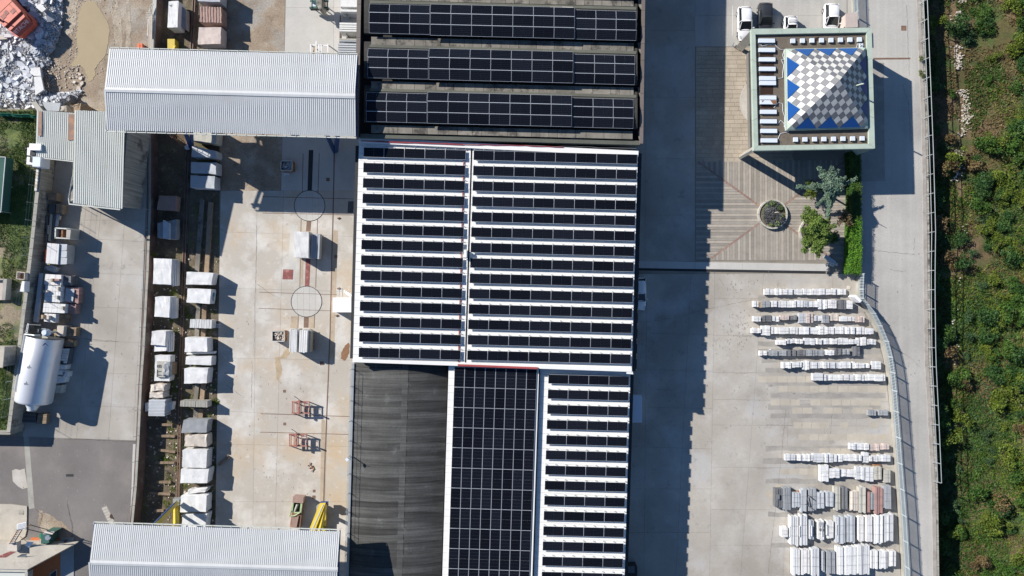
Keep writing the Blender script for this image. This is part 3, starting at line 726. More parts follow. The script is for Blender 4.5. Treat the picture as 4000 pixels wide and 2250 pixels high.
part('gutter', MB().bar(P(136, 614, 5.5), P(287, 631, 5.5), .12, .12), MT['ribbed_old'], ls)
for x, y in ((140, 605), (150, 440), (285, 620)): part('column', MB().tube(P(x + 14, y - 4, Z2), P(x + 2, y, 5.5), .07), MT['grey_steel'], ls)
# ------------------------------------------------------------------ solar modules
def panel_mesh():
    mb = MB()
    mb.box((.5, .5, -.02), (.992, .988, .036), m=0)
    for x0, x1 in ((.012, .4985), (.5015, .988)):
        mb.add([(x0, .028, .004), (x1, .028, .004), (x1, .972, .004), (x0, .972, .004)], [(0, 1, 2, 3)], 1)
    return mesh_of(mb, 'solar_panel', [MT['alu'], MT['cells']])
def panel_mesh_v():
    mb = MB()
    mb.box((.5, .5, -.02), (.985, .994, .036), m=0)
    for y0, y1 in ((.012, .4985), (.5015, .988)):
        mb.add([(.028, y0, .004), (.972, y0, .004), (.972, y1, .004), (.028, y1, .004)], [(0, 1, 2, 3)], 1)
    return mesh_of(mb, 'solar_panel', [MT['alu'], MT['cells']])
PM, PMV = panel_mesh(), panel_mesh_v()

def array(q, nx, ny, label, mesh=None, raise_=0.0, feet=True, name='solar_array', group=None, gap=0.0):
    """q: world corners NW NE SE SW of the top surface"""
    c = sum(q, Vector()) / 4
    t = thing(name, label, 'solar panels', c - Vector((0, 0, raise_)), group)
    for j in range(ny):
        for i in range(nx):
            g = gap / 2
            u0, u1, v0, v1 = (i + g) / nx, (i + 1 - g) / nx, (j + g) / ny, (j + 1 - g) / ny
            unit(mesh or PM, 'solar_panel', [bil(q, u0, v0), bil(q, u1, v0), bil(q, u1, v1), bil(q, u0, v1)], t)
    if feet:
        for v in ((.22, .78) if ny == 1 else [(j + f) / ny for j in range(ny) for f in (.25, .75)]):
            dn = Vector((0, 0, .065))
            part('rail', MB().bar(bil(q, -.004, v) - dn, bil(q, 1.004, v) - dn, .05, .05), MT['alu'], t)
        if ny == 1:
            ft = MB(); nf = nx * 2
            for i in range(nf + 1):
                for v in (-.10, .22, .78):
                    p_ = bil(q, min(.995, max(.005, i / nf)), v)
                    ft.box(p_ - Vector((0, 0, .09 + (raise_ - .09) / 2)), (.05, .05, max(.02, raise_ - .09)))
                p0 = bil(q, min(.995, max(.005, i / nf)), -.10)
                ft.box(p0 - Vector((0, 0, raise_ * .5)), (.12, .07, .02))
            o = part('foot', ft, MT['alu'], t); o['kind'] = 'stuff'
    return t

# ------------------------------------------------------------------ middle hall (white roof)
ZB = 7.0
hallB = thing('factory_hall', 'middle hall with flat white roof carrying two fields of solar rows', 'hall', P(1930, 1000, 0))
RB = pq([(1403, 537), (2492, 590), (2467, 1452), (1378, 1414)], ZB)
part('wall', MB().prism(pq([(1410, 545), (2484, 597), (2459, 1446), (1385, 1408)], ZB - .35), ZB - .35 - .05), MT['wall_dark'], hallB)
deckB = part('roof_deck', MB().prism([p - Vector((0, 0, .06)) for p in RB], .28), MT['void'], hallB)
gx = [(0.0, .4015), (.4075, 1.0)]
n = 29
for k, (u0, u1) in enumerate(gx):
    for j in range(n):
        v0, v1 = j / n, (j + 1) / n
        q = [bil(RB, u0, v0), bil(RB, u1, v0), bil(RB, u1, v1), bil(RB, u0, v1)]
        g = Vector((0, .012, 0))
        part('roof_panel', MB().prism([q[0] - g, q[1] - g, q[2] + g, q[3] + g], .05), MT['white_roof'], deckB)
# small plinth flashings along the dark expansion gap
for k in range(14):
    v = .035 + k * .0695
    part('gap_flashing', MB().prism([bil(RB, .395, v) + Vector((0, 0, .03)), bil(RB, .4012, v) + Vector((0, 0, .03)), bil(RB, .4012, v + .035) + Vector((0, 0, .03)), bil(RB, .395, v + .035) + Vector((0, 0, .03))], .05), MT['white_roof'], hallB)
for a_, b_, z_, nm in ((RB[0], RB[1], .25, 'ridge_flashing'), (RB[3], RB[2], .12, 'parapet')):
    d = Vector((0, -.35 if nm == 'ridge_flashing' else .2, z_ - .02))
    part(nm, MB().bar(a_ + d, b_ + d, .62 if nm == 'ridge_flashing' else .4, .10), MT['white_roof'], hallB)
part('eave_gutter', MB().bar(P(2499, 600, ZB - .5), P(2479, 1450, ZB - .5), .42, .25), MT['void'], hallB)
part('eave_gutter', MB().bar(P(1396, 570, ZB - .5), P(1374, 1400, ZB - .5), .35, .25), MT['void'], hallB)
part('corner_flashing', MB().prism(pq([(2448, 1446), (2470, 1448), (2474, 1462), (2448, 1460)], ZB + .1), .3), MT['white_roof'], hallB)

def rows(n, p0, p1, w_, hgt, nx, z, fmt, raise_, slope_):
    """p0 -> p1: north west pixel of first and last row; w_: (width first, last)"""
    for i in range(n):
        u = i / (n - 1)
        x = p0[0] + (p1[0] - p0[0]) * u; y = p0[1] + (p1[1] - p0[1]) * u; ww = w_
        q = pq([(x, y), (x + ww, y + ww * slope_), (x + ww - hgt * .022, y + ww * slope_ + hgt), (x - hgt * .022, y + hgt)], z + raise_)
        array(q, nx, 1, fmt(i, n), raise_=raise_, group='rows of solar panels on the white roofs')
SL = .0262
rows(14, (1420.5, 575), (1401, 1357), 399, 38.5, 5, ZB, lambda i, n: f'{ordn(i, n)} row from the north, five black panels, west field of the middle hall', .30, .0275)
rows(14, (1850, 587), (1825, 1368), 640, 38.5, 8, ZB, lambda i, n: f'{ordn(i, n)} row from the north, eight black panels, east field of the middle hall', .36, .0250)
# red cables along roof
rc = MB(); rr = random.Random(3)
def cable(pts, z, r=.05, n=8, amp=1.2):
    out = []
    for (x0, y0), (x1, y1) in zip(pts[:-1], pts[1:]):
        m_ = max(2, int(math.hypot(x1 - x0, y1 - y0) / 30))
        for i in range(m_): out.append(P(x0 + (x1 - x0) * i / m_ + rr.uniform(-amp, amp), y0 + (y1 - y0) * i / m_ + rr.uniform(-amp, amp), z))
    out.append(P(*pts[-1], z)); return out
MT['red_cable'] = M('red_cable', (.36, .07, .07), rough=.6)
MT['grey_cable'] = M('grey_cable', (.25, .25, .26), rough=.6)
c_ = MB()
for k in range(2): c_.path(cable([(1412, 550 + k), (1520, 553 + 2 * k), (1810, 564 + 2 * k)], ZB + .34, amp=1.0), .045, 5)
c_.path(cable([(1810, 564), (2050, 569), (2200, 575)], ZB + .34), .04, 5)
single('red_cable', c_, MT['red_cable'], 'red cable bundle along the north edge of the white roof', 'cable')
c_ = MB().path(cable([(2050, 569), (2240, 573), (2400, 578), (2485, 580)], ZB + .34, amp=1.5), .025, 4)
single('grey_cable', c_, MT['grey_cable'], 'grey cable along the north east edge of the white roof', 'cable')
c_ = MB().prism([P(1811, 565, ZB + .1), P(1816, 565, ZB + .1), P(1793, 1425, ZB + .1), P(1788, 1425, ZB + .1)], .06)
single('cable_tray', c_, MT['red_plate'], 'narrow red cable tray running south beside the dark roof gap', 'cable tray')
c_ = MB().bar(P(1788, 1426, ZB + .24), P(2100, 1438, ZB + .24), .22, .07)
single('cable_tray', c_, MT['red_cable'], 'bright red cable tray along the south edge of the white roof', 'cable tray')
v_ = MB().box(P(1818, 991, ZB + .45), (.32, .9, .7)); v_.tube(P(1822, 1010, ZB + .1), P(1822, 1010, ZB + .7), .12, 8)
single('roof_vent', v_, MT['white_roof'], 'small white roof vent beside the dark gap of the white roof', 'vent')

# ------------------------------------------------------------------ north hall (three vaults with panels)
ZA = 8.0
hallA = thing('factory_hall', 'northern hall with dark roof of parallel vaults carrying curved solar arrays', 'hall', P(1950, 270, 0))
def sA(x): return (x - 2000) * .0245
part('wall', MB().prism([P(1416, -500, 6.4), P(2512, -480, 6.4), P(2500, 560, 6.4), P(1404, 532, 6.4)], 6.35), MT['wall_dark'], hallA)
part('roof_deck', MB().prism([P(1413, -500, 6.5), P(2513, -480, 6.5), P(2499, 566, 6.5), P(1403, 537, 6.5)], .08), MT['bitumen'], hallA)
for a_, b_, w_ in (((1412, -500), (1393, 536), .46), ((2520, -480), (2505, 562), .40)):
    n = 16
    for i in range(n):
        u0, u1 = i / n, (i + .985) / n
        part('coping', MB().bar(P(a_[0] + (b_[0] - a_[0]) * u0, a_[1] + (b_[1] - a_[1]) * u0, ZA), P(a_[0] + (b_[0] - a_[0]) * u1, a_[1] + (b_[1] - a_[1]) * u1, ZA), w_, .12), MT['coping'], hallA)
    part('parapet', MB().prism([P(a_[0] - 4, a_[1], ZA - .08), P(a_[0] + 4, a_[1], ZA - .08), P(b_[0] + 4, b_[1], ZA - .08), P(b_[0] - 4, b_[1], ZA - .08)], 1.4), MT['coping'], hallA)
# vault profile as (dy in px from the top of the panel band, z)
VP = [(-24, 7.78), (-11, 7.84), (-10, 7.86), (0, 7.98), (16, 8.22), (33, 8.38), (55, 8.48), (77, 8.48), (98, 8.38), (116, 8.2), (118, 8.0), (122, 7.78)]
bands = [(-340, -150), (-170, 20), (3, 195), (175, 368), (345, 540)]
tops = [-320, -148, 27, 200, 371]
XW, XE = 1422, 2490
for bi, y0 in enumerate(tops):
    vt = MB()
    xs = [XW, XE]
    row = []
    for x in xs:
        for dy, z in VP: row.append(P(x, y0 + dy + sA(x), z))
    n = len(VP)
    vt.add(row, [(i, n + i, n + i + 1, i + 1) for i in range(n - 1)])
    part('vault', vt, MT['bitumen'], hallA)
    # mossy upstand on the sunny side of the vault
    up = MB().prism([P(XW + 22, y0 - 12 + sA(XW), 7.92), P(XE - 4, y0 - 12 + sA(XE), 7.92), P(XE - 4, y0 - 1 + sA(XE), 8.05), P(XW + 22, y0 - 1 + sA(XW), 8.05)], .05)
    part('upstand', up, MT['moss_concrete'], hallA)
    # concrete slabs of the valley
    x = XW + 28; rv = random.Random(bi + 5)
    while x < XE - 20:
        w_ = rv.choice([34, 42, 58, 70, 34]) ; x1 = min(x + w_, XE - 14)
        yb = y0 + 130
        hh = 31
        part('valley_slab', MB().prism([P(x, yb + sA(x), 7.88), P(x1 - 1.2, yb + sA(x1), 7.88), P(x1 - 1.2, yb + hh + sA(x1), 7.90), P(x, yb + hh + sA(x), 7.90)], .08), MT['valley'], hallA)
        x = x1
    part('gusset', MB().prism([P(2491, y0 + 128 + sA(2488), 7.6), P(2510, y0 + 128 + sA(2500), 7.6), P(2508, y0 + 176 + sA(2500), 7.7), P(2496, y0 + 160 + sA(2490), 7.65)], .1), MT['valley'], hallA)
part('south_parapet', MB().prism([P(1408, 522, 7.7), P(2500, 550, 7.7), P(2499, 566, 7.7), P(1404, 538, 7.7)], .7), MT['moss_concrete'], hallA)
zz = [(0, 8.08), (33, 8.46), (74, 8.56), (115, 8.36)]
def vault_array(x0, x1, y0, nx, lift, label):
    c = P((x0 + x1) / 2, y0 + 60, 8.2 + lift)
    t = thing('solar_array', label, 'solar panels', c, 'curved solar arrays on the northern vaults')
    for r_ in range(3):
        (d0, z0), (d1, z1) = zz[r_], zz[r_ + 1]
        if lift > .2: d0, d1 = d0 * 1.07 - 3, d1 * 1.07 - 3
        for i in range(nx):
            xa, xb = x0 + (x1 - x0) * i / nx, x0 + (x1 - x0) * (i + 1) / nx
            q = [P(xa, y0 + d0 + sA(xa), z0 + lift), P(xb, y0 + d0 + sA(xb), z0 + lift), P(xb - .9, y0 + d1 + sA(xb), z1 + lift), P(xa - .9, y0 + d1 + sA(xa), z1 + lift)]
            unit(PM, 'solar_panel', q, t)
    for x in (x0 + 6, (x0 + x1) / 2, x1 - 6):
        r = MB().path([P(x, y0 + d + sA(x), z + lift - .1) for d, z in zz], .03, 4)
        part('rail', r, MT['alu'], t)
nm = ['northernmost', 'middle', 'southern']
for k, y0 in enumerate(tops[2:]):
    o = -5.6 * k
    vault_array(1442 + o, 1679 + o, y0 + (3 if k else 1), 3, .08, f'west group of curved solar panels, three wide, on the {nm[k]} vault')
    vault_array(1681 + o, 2245 + o, y0 - 1, 7, .26, f'raised central group of solar panels, seven wide, on the {nm[k]} vault')
    vault_array(2249 + o, 2486 + o, y0 + 5, 3, .08, f'east group of curved solar panels, three wide, on the {nm[k]} vault')
for k, y0 in enumerate(tops[:2]):
    vault_array(1445, 2488, y0 + 2, 13, .1, f'solar panels on the vault {["second north", "just north"][k]} of the frame edge')
for (x0, x1, y0, lab) in ((1679, 1815, 363, 'yellowish skylight strip above the southern solar vault'), (2103, 2240, 26, 'yellowish skylight strip above the northernmost solar vault')):
    sk = thing('skylight', lab, 'skylight', P((x0 + x1) / 2, y0, 8.1))
    for i in range(3):
        xa, xb = x0 + (x1 - x0) * i / 3, x0 + (x1 - x0) * (i + .96) / 3
        part('pane', MB().prism([P(xa, y0, 8.25), P(xb, y0 + 1, 8.25), P(xb, y0 + 9, 8.4), P(xa, y0 + 8, 8.4)], .05), MT['beige_roof'], sk)
def arcpipe(x0, x1, y, sag, z, label, mat):
    pts = [P(x0 + (x1 - x0) * i / 10, y + sag * 4 * (i / 10) * (1 - i / 10), z) for i in range(11)]
    single('pipe', MB().path(pts, .05, 5), mat, label, 'pipe')
arcpipe(2198, 2301, 529, 12, 7.3, 'bent blue plastic pipe lying in the southern roof valley', MT['skylight'])
arcpipe(2172, 2273, 363, 8, 7.3, 'bent grey pipe lying in the valley between two solar vaults', MT['grey_steel'])

# ------------------------------------------------------------------ south halls
# barrel roof of dark felt
ZC0, ZC1 = 4.95, 6.05
hallC = thing('factory_hall', 'south hall with dark felt barrel roof beside the large solar field', 'hall', P(1560, 1830, 0))
def xc(u, y):      # u across the roof
    xl, xrr = 1384 + (1361 - 1384) * (y - 1420) / 830, 1750 + (1724 - 1750) * (y - 1420) / 830
    return xl + (xrr - xl) * u
def zc(u): return ZC0 + (ZC1 - ZC0) * (1 - (2 * u - 1) ** 2)
part('wall', MB().prism([P(1386, 1410, ZC0 - .3), P(1750, 1420, ZC0 - .3), P(1716, 2500, ZC0 - .3), P(1354, 2490, ZC0 - .3)], ZC0 - .35), MT['wall_dark'], hallC)
y = 1412.0; rv = random.Random(11); nu = 9; k = 0
while y < 2500:
    hh = rv.uniform(20, 31)
    for u0, u1 in ((0, .53), (.56, 1.0)):
        mb = MB(); vs = []
        for i in range(nu + 1):
            u = u0 + (u1 - u0) * i / nu; z = zc(u) + (.02 if k % 2 else .0)
            vs += [P(xc(u, y), y + 6 * (u - .5) + 5 * math.sin(u * 6), z + .015), P(xc(u, y + hh), y + hh + 6 * (u - .5) + 5 * math.sin(u * 6), z)]
        mb.add(vs, [(2 * i, 2 * i + 1, 2 * i + 3, 2 * i + 2) for i in range(nu)])
        o = part('roofing_felt', mb, MT['felt'], hallC, smooth=True)
    y += hh - .8; k += 1
rg = MB(); vs = []
for yy in (1412, 2500):
    for u in (.515, .53, .56, .58): vs.append(P(xc(u, yy), yy, zc(u) + .035))
rg.add(vs, [(0, 4, 5, 1), (1, 5, 6, 2), (2, 6, 7, 3)])
part('ridge_strip', rg, MT['felt'], hallC)
part('gutter', MB().bar(P(1380, 1420, ZC0 + .12), P(1351, 2500, ZC0 + .12), .28, .22), MT['grey_steel'], hallC)
part('gutter', MB().bar(P(1387, 1420, ZC0 - .08), P(1358, 2500, ZC0 - .08), .26, .1), MT['void'], hallC)
rl = thing('roof_railing', 'thin steel railing along the west gutter of the dark barrel roof', 'railing', P(1370, 1830, ZC0 + .2))
ps = []
for i, y_ in enumerate([1440, 1507, 1563, 1642, 1719, 1779, 1848, 1924, 1998, 2080, 2160, 2240, 2320]):
    p_ = P(1377 - (y_ - 1420) * .027, y_, ZC0 + .2); ps.append(p_)
    part('post', MB().tube(p_, p_ + Vector((0, 0, 1.1)), .03, 5).tube(p_ + Vector((0, 0, .5)), p_ + Vector((-.35, 0, .0)), .02, 4), MT['grey_steel'], rl)
part('rail', MB().path([p + Vector((0, 0, 1.08)) for p in ps], .025, 5), MT['grey_steel'], rl)
part('rail', MB().path([p + Vector((0, 0, .6)) for p in ps], .02, 5), MT['grey_steel'], rl)
lp = thing('roof_lamp', 'floodlight on a short pole at the edge of the barrel roof', 'lamp', P(1372, 1782, ZC0))
p_ = P(1376, 1781, ZC0 + .1)
part('pole', MB().tube(p_, p_ + Vector((0, 0, 1.7)), .045, 6), MT['grey_steel'], lp)
part('bracket', MB().path([p_ + Vector((0, 0, 1.7)), p_ + Vector((.2, .1, 1.95)), p_ + Vector((.45, 0, 1.85))], .03, 5), MT['grey_steel'], lp)
part('lamp_head', MB().box(p_ + Vector((-.2, 0, 1.65)), (.34, .34, .14), rz=.7), MT['skylight'], lp)

# big field of upright panels
ZD = 6.35
hallD = thing('factory_hall', 'south hall whose roof is covered by the large grid of solar panels', 'hall', P(1925, 1830, 0))
part('wall', MB().prism([P(1754, 1415, ZD - .4), P(2102, 1430, ZD - .4), P(2066, 2520, ZD - .4), P(1722, 2500, ZD - .4)], ZD - .45), MT['wall_dark'], hallD)
q = pq([(1753, 1420), (2105, 1432), (2070, 2520), (1720, 2500)], ZD - .05)
for j in range(38):
    c = [bil(q, 0, j / 38), bil(q, 1, j / 38), bil(q, 1, (j + 1) / 38), bil(q, 0, (j + 1) / 38)]
    g = Vector((0, .012, 0))
    part('roof_panel', MB().prism([c[0] - g, c[1] - g, c[2] + g, c[3] + g], .06), MT['white_roof'], hallD)
part('ridge_flashing', MB().bar(P(2102, 1436, ZD + .04), P(2067, 2520, ZD + .04), .20, .16), MT['white_roof'], hallD)
part('joint_cover', MB().bar(P(2108, 1436, ZD - .1), P(2074, 2520, ZD - .1), .14, .1), MT['void'], hallD)
x0, y0 = 1775.0, 1433.0
q = pq([(x0, y0), (2098, y0 + 10), (2098 - 37.2, y0 + 10 + 78.75 * 13), (x0 - 31.5, y0 + 78.75 * 13)], ZD + .22)
array(q, 8, 13, 'large grid of upright black solar panels, eight columns wide, on the south hall', PMV, .22, name='solar_array')

# low white roof
ZE = 6.0
hallE = thing('factory_hall', 'south east hall with white roof carrying short rows of four solar panels', 'hall', P(2280, 1830, 0))
q = pq([(2104, 1432), (2463, 1452), (2432, 2520), (2070, 2500)], ZE)
part('wall', MB().prism([p + Vector((.0, 0, -.3)) for p in pq([(2108, 1440), (2457, 1458), (2427, 2515), (2075, 2500)], ZE)], ZE - .35), MT['wall_dark'], hallE)
deckE = part('roof_deck', MB().prism([p - Vector((0, 0, .06)) for p in q], .24), MT['void'], hallE)
for j in range(37):
    c = [bil(q, 0, j / 37), bil(q, 1, j / 37), bil(q, 1, (j + 1) / 37), bil(q, 0, (j + 1) / 37)]
    g = Vector((0, .012, 0))
    part('roof_panel', MB().prism([c[0] - g, c[1] - g, c[2] + g, c[3] + g], .05), MT['white_roof'], deckE)
part('eave_gutter', MB().bar(P(2468, 1465, ZE - .45), P(2437, 2500, ZE - .45), .42, .22), MT['void'], hallE)
rows(15, (2142, 1462), (2114, 2292), 316, 36.5, 4, ZE, lambda i, n: f'{ordn(i, n)} row from the north, four black panels, south east white roof', .32, .0262)

# things that show east of the eaves
cb = thing('container', 'white box container standing in shade below the eave of the south east hall', 'container', P(2470, 1595, 0))
part('body', MB().box(P(2476, 1595, 1.1), (1.6, 3.1, 2.2)), MT['white'], cb)
part('lid', MB().box(P(2479, 1595, 2.24), (1.7, 3.2, .08)), MT['skylight'], cb)
cb = thing('generator', 'dark generator box in shade at the foot of the south east hall', 'generator', P(2462, 2225, 0))
part('body', MB().box(P(2466, 2232, .8), (1.2, 1.8, 1.6)), MT['void'], cb)
part('hood', MB().box(P(2466, 2225, 1.65), (.8, .8, .12)), MT['dark_steel'], cb)

# ------------------------------------------------------------------ office with tiled pyramid
ZO = 5.5
off = thing('office_building', 'square office with green edged flat roof and checkered pyramid skylight', 'building', P(3100, 340, 0))
o4 = [(2935, 112), (3405, 108), (3418, 580), (2945, 588)]
i4 = [(2951, 134), (3386, 126), (3395, 562), (2962, 569)]
for k in range(4):
    a0, a1 = P(*o4[k], ZO), P(*o4[(k + 1) % 4], ZO); b0, b1 = P(*i4[k], ZO), P(*i4[(k + 1) % 4], ZO)
    for j in range(4):
        u0, u1 = j / 4, (j + .992) / 4
        part('coping', MB().prism([a0.lerp(a1, u0), a0.lerp(a1, u1), b0.lerp(b1, u1), b0.lerp(b1, u0)], .55), MT['copper'], off)
part('roof', MB().prism([P(*p, ZO - .3) for p in ((2940, 122), (3398, 118), (3408, 572), (2952, 580))], .2), MT['roof_brown'], off)
body = [P(2935, 112, 0), P(3405, 108, 0), P(3418, 580, 0), P(2945, 588, 0)]
cen = sum(body, Vector()) / 4; kk = (H - ZO) / H
def inset(p, m): return Vector((p.x * kk, p.y * kk, 0)) + (Vector((cen.x * kk, cen.y * kk, 0)) - Vector((p.x * kk, p.y * kk, 0))) * m
bt = [inset(p, .17) + Vector((0, 0, ZO - .5)) for p in body]
part('wall', MB().prism(bt, ZO - .55), MT['wall_dark'], off)
part('glazing', MB().prism([p.lerp(sum(bt, Vector()) / 4, -.006) - Vector((0, 0, .6)) for p in bt], 3.4), MT['glass'], off)
for k, (x, y) in enumerate(o4):
    c = Vector((P(x, y, ZO).x, P(x, y, ZO).y, 0)); m_ = Vector((cen.x * kk, cen.y * kk, 0)); d = (m_ - c).normalized()
    a_ = c + d * .1; b2 = c + d * 1.1
    pr = Vector((-d.y, d.x, 0)) * .16
    part('column', MB().prism([a_ + pr + Vector((0, 0, ZO - .5)), b2 + pr + Vector((0, 0, ZO - .5)), b2 - pr + Vector((0, 0, ZO - .5)), a_ - pr + Vector((0, 0, ZO - .5))], ZO - .55), MT['copper'] if k == 2 else MT['curb'], off)
# roof lights
def TA(x, y): return (2700 + x / 2.587, y / 2.587)
lay = [(i, y) for i, y in enumerate([409, 503, 599, 695, 790, 838, 985, 1032, 1129, 1225, 1322, 1418])]
for i, y_ in lay:
    x0_ = 683 + (y_ - 409) * .024
    q = [TA(x0_, y_ - 21), TA(x0_ + 164, y_ - 20), TA(x0_ + 164, y_ + 21), TA(x0_, y_ + 20)]
    t = thing('roof_light', f'{ordn(i, 12)} long roof light from the north along the west side of the office roof' + (', rusty' if i == 7 else ''), 'roof light', P(*TA(x0_ + 82, y_), ZO - .3), 'long roof lights on the office')
    part('shell', MB().prism(pq(q, ZO - .02), .22), MT['skylight'], t)
    part('base', MB().prism(pq([TA(x0_ - 4, y_ - 24), TA(x0_ + 168, y_ - 24), TA(x0_ + 168, y_ + 25), TA(x0_ - 4, y_ + 24)], ZO - .22), .07), MT['void'], t)
    if i == 7:
        part('rust_patch', MB().prism(pq([TA(x0_ + 100, y_ - 19), TA(x0_ + 162, y_ - 19), TA(x0_ + 162, y_ + 20), TA(x0_ + 128, y_ + 18)], ZO - .01), .012), MT['rust'], t)
        part('rust_patch', MB().prism(pq([TA(x0_ + 12, y_ - 17), TA(x0_ + 40, y_ - 18), TA(x0_ + 22, y_ + 2)], ZO - .01), .012), MT['rust'], t)
for row_, yy, sl, nmz, xs_ in (('n', 411, -14 / 675, 'north', [1030, 1127, 1223, 1320, 1416, 1512, 1608, 1704]), ('s', 1409, -12 / 675, 'south', [1058, 1153, 1250, 1345, 1442, 1538, 1635, 1732])):
    for i, x in enumerate(xs_):
        y_ = yy + (x - xs_[0]) * sl
        t = thing('roof_light', f'{ordn(i, 8)} small square roof light from the west along the {nmz} side of the office roof', 'roof light', P(*TA(x, y_), ZO - .3), 'square roof lights on the office')
        part('shell', MB().prism(pq([TA(x - 22, y_ - 22), TA(x + 22, y_ - 22), TA(x + 22, y_ + 22), TA(x - 22, y_ + 22)], ZO - .02), .22), MT['skylight'], t)
        part('base', MB().prism(pq([TA(x - 25, y_ - 25), TA(x + 25, y_ - 25), TA(x + 25, y_ + 26), TA(x - 25, y_ + 26)], ZO - .22), .07), MT['void'], t)
for i, (x0_, y0_, x1_, y1_) in enumerate([(690, 540, 830, 572), (690, 632, 838, 668), (690, 730, 838, 764), (695, 870, 828, 955), (697, 1060, 835, 1098), (1255, 375, 1295, 415)]):
    o = MB().prism(pq(wobble([TA(x0_, y0_), TA(x1_, y0_), TA(x1_, y1_), TA(x0_, y1_)], 1.2, 5, i), ZO - .296), .003)
    part('damp_patch', o, MT['wet'], off)
# wires on the office roof
for i, (lab, pts) in enumerate([('pale cable looping from the first long roof light on the office', [(680, 430), (720, 465), (780, 450), (845, 448), (865, 470), (900, 500), (940, 505)]),
                   ('pale cable along the west foot of the tiled pyramid, northern part', [(940, 505), (925, 560), (940, 600), (910, 605), (935, 660), (925, 740), (925, 785), (870, 795)]),
                   ('pale cable from the rusty roof light to the pyramid corner', [(835, 1090), (880, 1035), (925, 1050), (925, 1120), (945, 1180), (940, 1280), (985, 1330)]),
                   ('pale cable between the southern long roof lights and the pyramid', [(870, 1260), (905, 1215), (940, 1250), (950, 1310), (985, 1332), (900, 1350), (870, 1420)])]):
    pl = [P(*TA(x, y), ZO - .24) for x, y in pts]
    single('cable', MB().path(pl, .025, 4), MT['skylight'], lab, 'cable')
# pyramid
b4 = [P(*TA(957, 496), ZO + .15), P(*TA(1760, 484), ZO + .15), P(*TA(1786, 1290), ZO + .15), P(*TA(968, 1310), ZO + .15)]
py = thing('pyramid_skylight', 'pyramid skylight of grey and white checkered tiles with blue glass triangles', 'skylight', sum(b4, Vector()) / 4 - Vector((0, 0, .4)))
part('base_frame', MB().prism([p.lerp(sum(b4, Vector()) / 4, -.012) - Vector((0, 0, .02)) for p in b4], .42), MT['copper'], py)
HP = 3.2; DN = 11
def lift(u, v, dz=0.0):
    hgt = 2 * min(u, 1 - u, v, 1 - v)
    return bil(b4, u, v) + Vector((0, 0, .05 + HP * hgt + dz))
faces = [[(-1, 1, 0), (1, 1, 1)], [(1, -1, 0), (1, 1, 1)], [(1, -1, 0), (-1, -1, -1)], [(-1, 1, 0), (-1, -1, -1)]]
# faces: N (v smallest), W (u smallest), S, E expressed as half planes a*u + b*v <= c
faces = [('n', [(-1, 1, 0), (1, 1, 1)]), ('w', [(1, -1, 0), (1, 1, 1)]), ('s', [(1, -1, 0), (-1, -1, -1)]), ('e', [(-1, 1, 0), (-1, -1, -1)])]
d = 1 / DN
under = MB(); ctr = lift(.5, .5, -.03)
cr = [lift(0, 0, -.03), lift(1, 0, -.03), lift(1, 1, -.03), lift(0, 1, -.03)]
under.add(cr + [ctr], [(1, 0, 4), (2, 1, 4), (3, 2, 4), (0, 3, 4)])
pyf = part('skylight_frame', under, MT['copper'], py)
def in_tri(u, v):
    for w_, a_ in ((v, u), (u, v), (1 - v, u), (1 - u, v)):
        for s0 in (1, 4, 7):
            lo, hi = s0 * d, (s0 + 3) * d
            if a_ - w_ > lo and a_ + w_ < hi: return True
    return False
for i in range(0, 2 * DN):
    for j in range(-DN, DN):
        # cell: u+v in [i d, (i+1) d], u-v in [j d, (j+1) d]
        c = [((i + a_ + j + b_) * d / 2, (i + a_ - j - b_) * d / 2) for a_, b_ in ((0, 0), (1, 0), (1, 1), (0, 1))]
        cu, cv = sum(p[0] for p in c) / 4, sum(p[1] for p in c) / 4
        if not (0 < cu < 1 and 0 < cv < 1) or in_tri(cu, cv): continue
        cs = [(cu + (p[0] - cu) * .955, cv + (p[1] - cv) * .955) for p in c]
        for ax in ((-1, 0, -.012), (1, 0, .988), (0, -1, -.012), (0, 1, .988)): 
            if cs: cs = clip(cs, *ax)
        for nm_, hp in faces:
            f = cs
            for h_ in hp:
                if f: f = clip(f, *h_)
            if len(f) < 3 or area(f) < d * d * .03: continue
            top = [lift(u, v, .05) for u, v in f]
            part('tile', MB().prism(top, .05), MT['tile_white'] if (i + j) % 2 == 0 else MT['tile_grey'], pyf)
tri = MB()
for nm_, tf in (('n', lambda a_, w_: (a_, w_)), ('s', lambda a_, w_: (a_, 1 - w_)), ('w', lambda a_, w_: (w_, a_)), ('e', lambda a_, w_: (1 - w_, a_))):
    for s0 in (1, 4, 7):
        p3 = [((s0 + .12) * d, .006), ((s0 + 2.88) * d, .006), ((s0 + 1.5) * d, 1.36 * d)]
        part('glass_pane', MB().prism([lift(*tf(a_, w_), .055) for a_, w_ in p3], .03), MT['blue_glass'], pyf)
st = MB().box(P(*TA(1715, 465), ZO - .1), (.35, .5, .3))
single('junction_box', st, MT['skylight'], 'grey box with looping pipes at the north east corner of the pyramid', 'box')
single('pipe', MB().path([P(*TA(x, y), z) for x, y, z in ((1668, 480, ZO), (1680, 445, ZO + .3), (1710, 440, ZO + .3), (1720, 470, ZO), (1735, 440, ZO + .3), (1750, 470, ZO))], .04, 6), MT['white'], 'white pipe looping over the box at the pyramid corner', 'pipe')
single('pipe', MB().path([P(*TA(x, y), z) for x, y, z in ((1670, 865, 7.0), (1720, 850, 7.6), (1745, 845, 7.9))], .09, 6), MT['copper'], 'short green vent pipe on the east face of the pyramid', 'pipe')
# ------------------------------------------------------------------ paved square south of the office
sq = sheet('paved_square', [(2715, 180), (3345, 180), (3345, 1075), (3230, 1068), (3228, 1024), (2712, 1017)], .03, .02, MT['grout'])
CX, CY = 3013, 838
SQ = [(2722, 625), (3312, 625), (3318, 1022), (2714, 1016)]
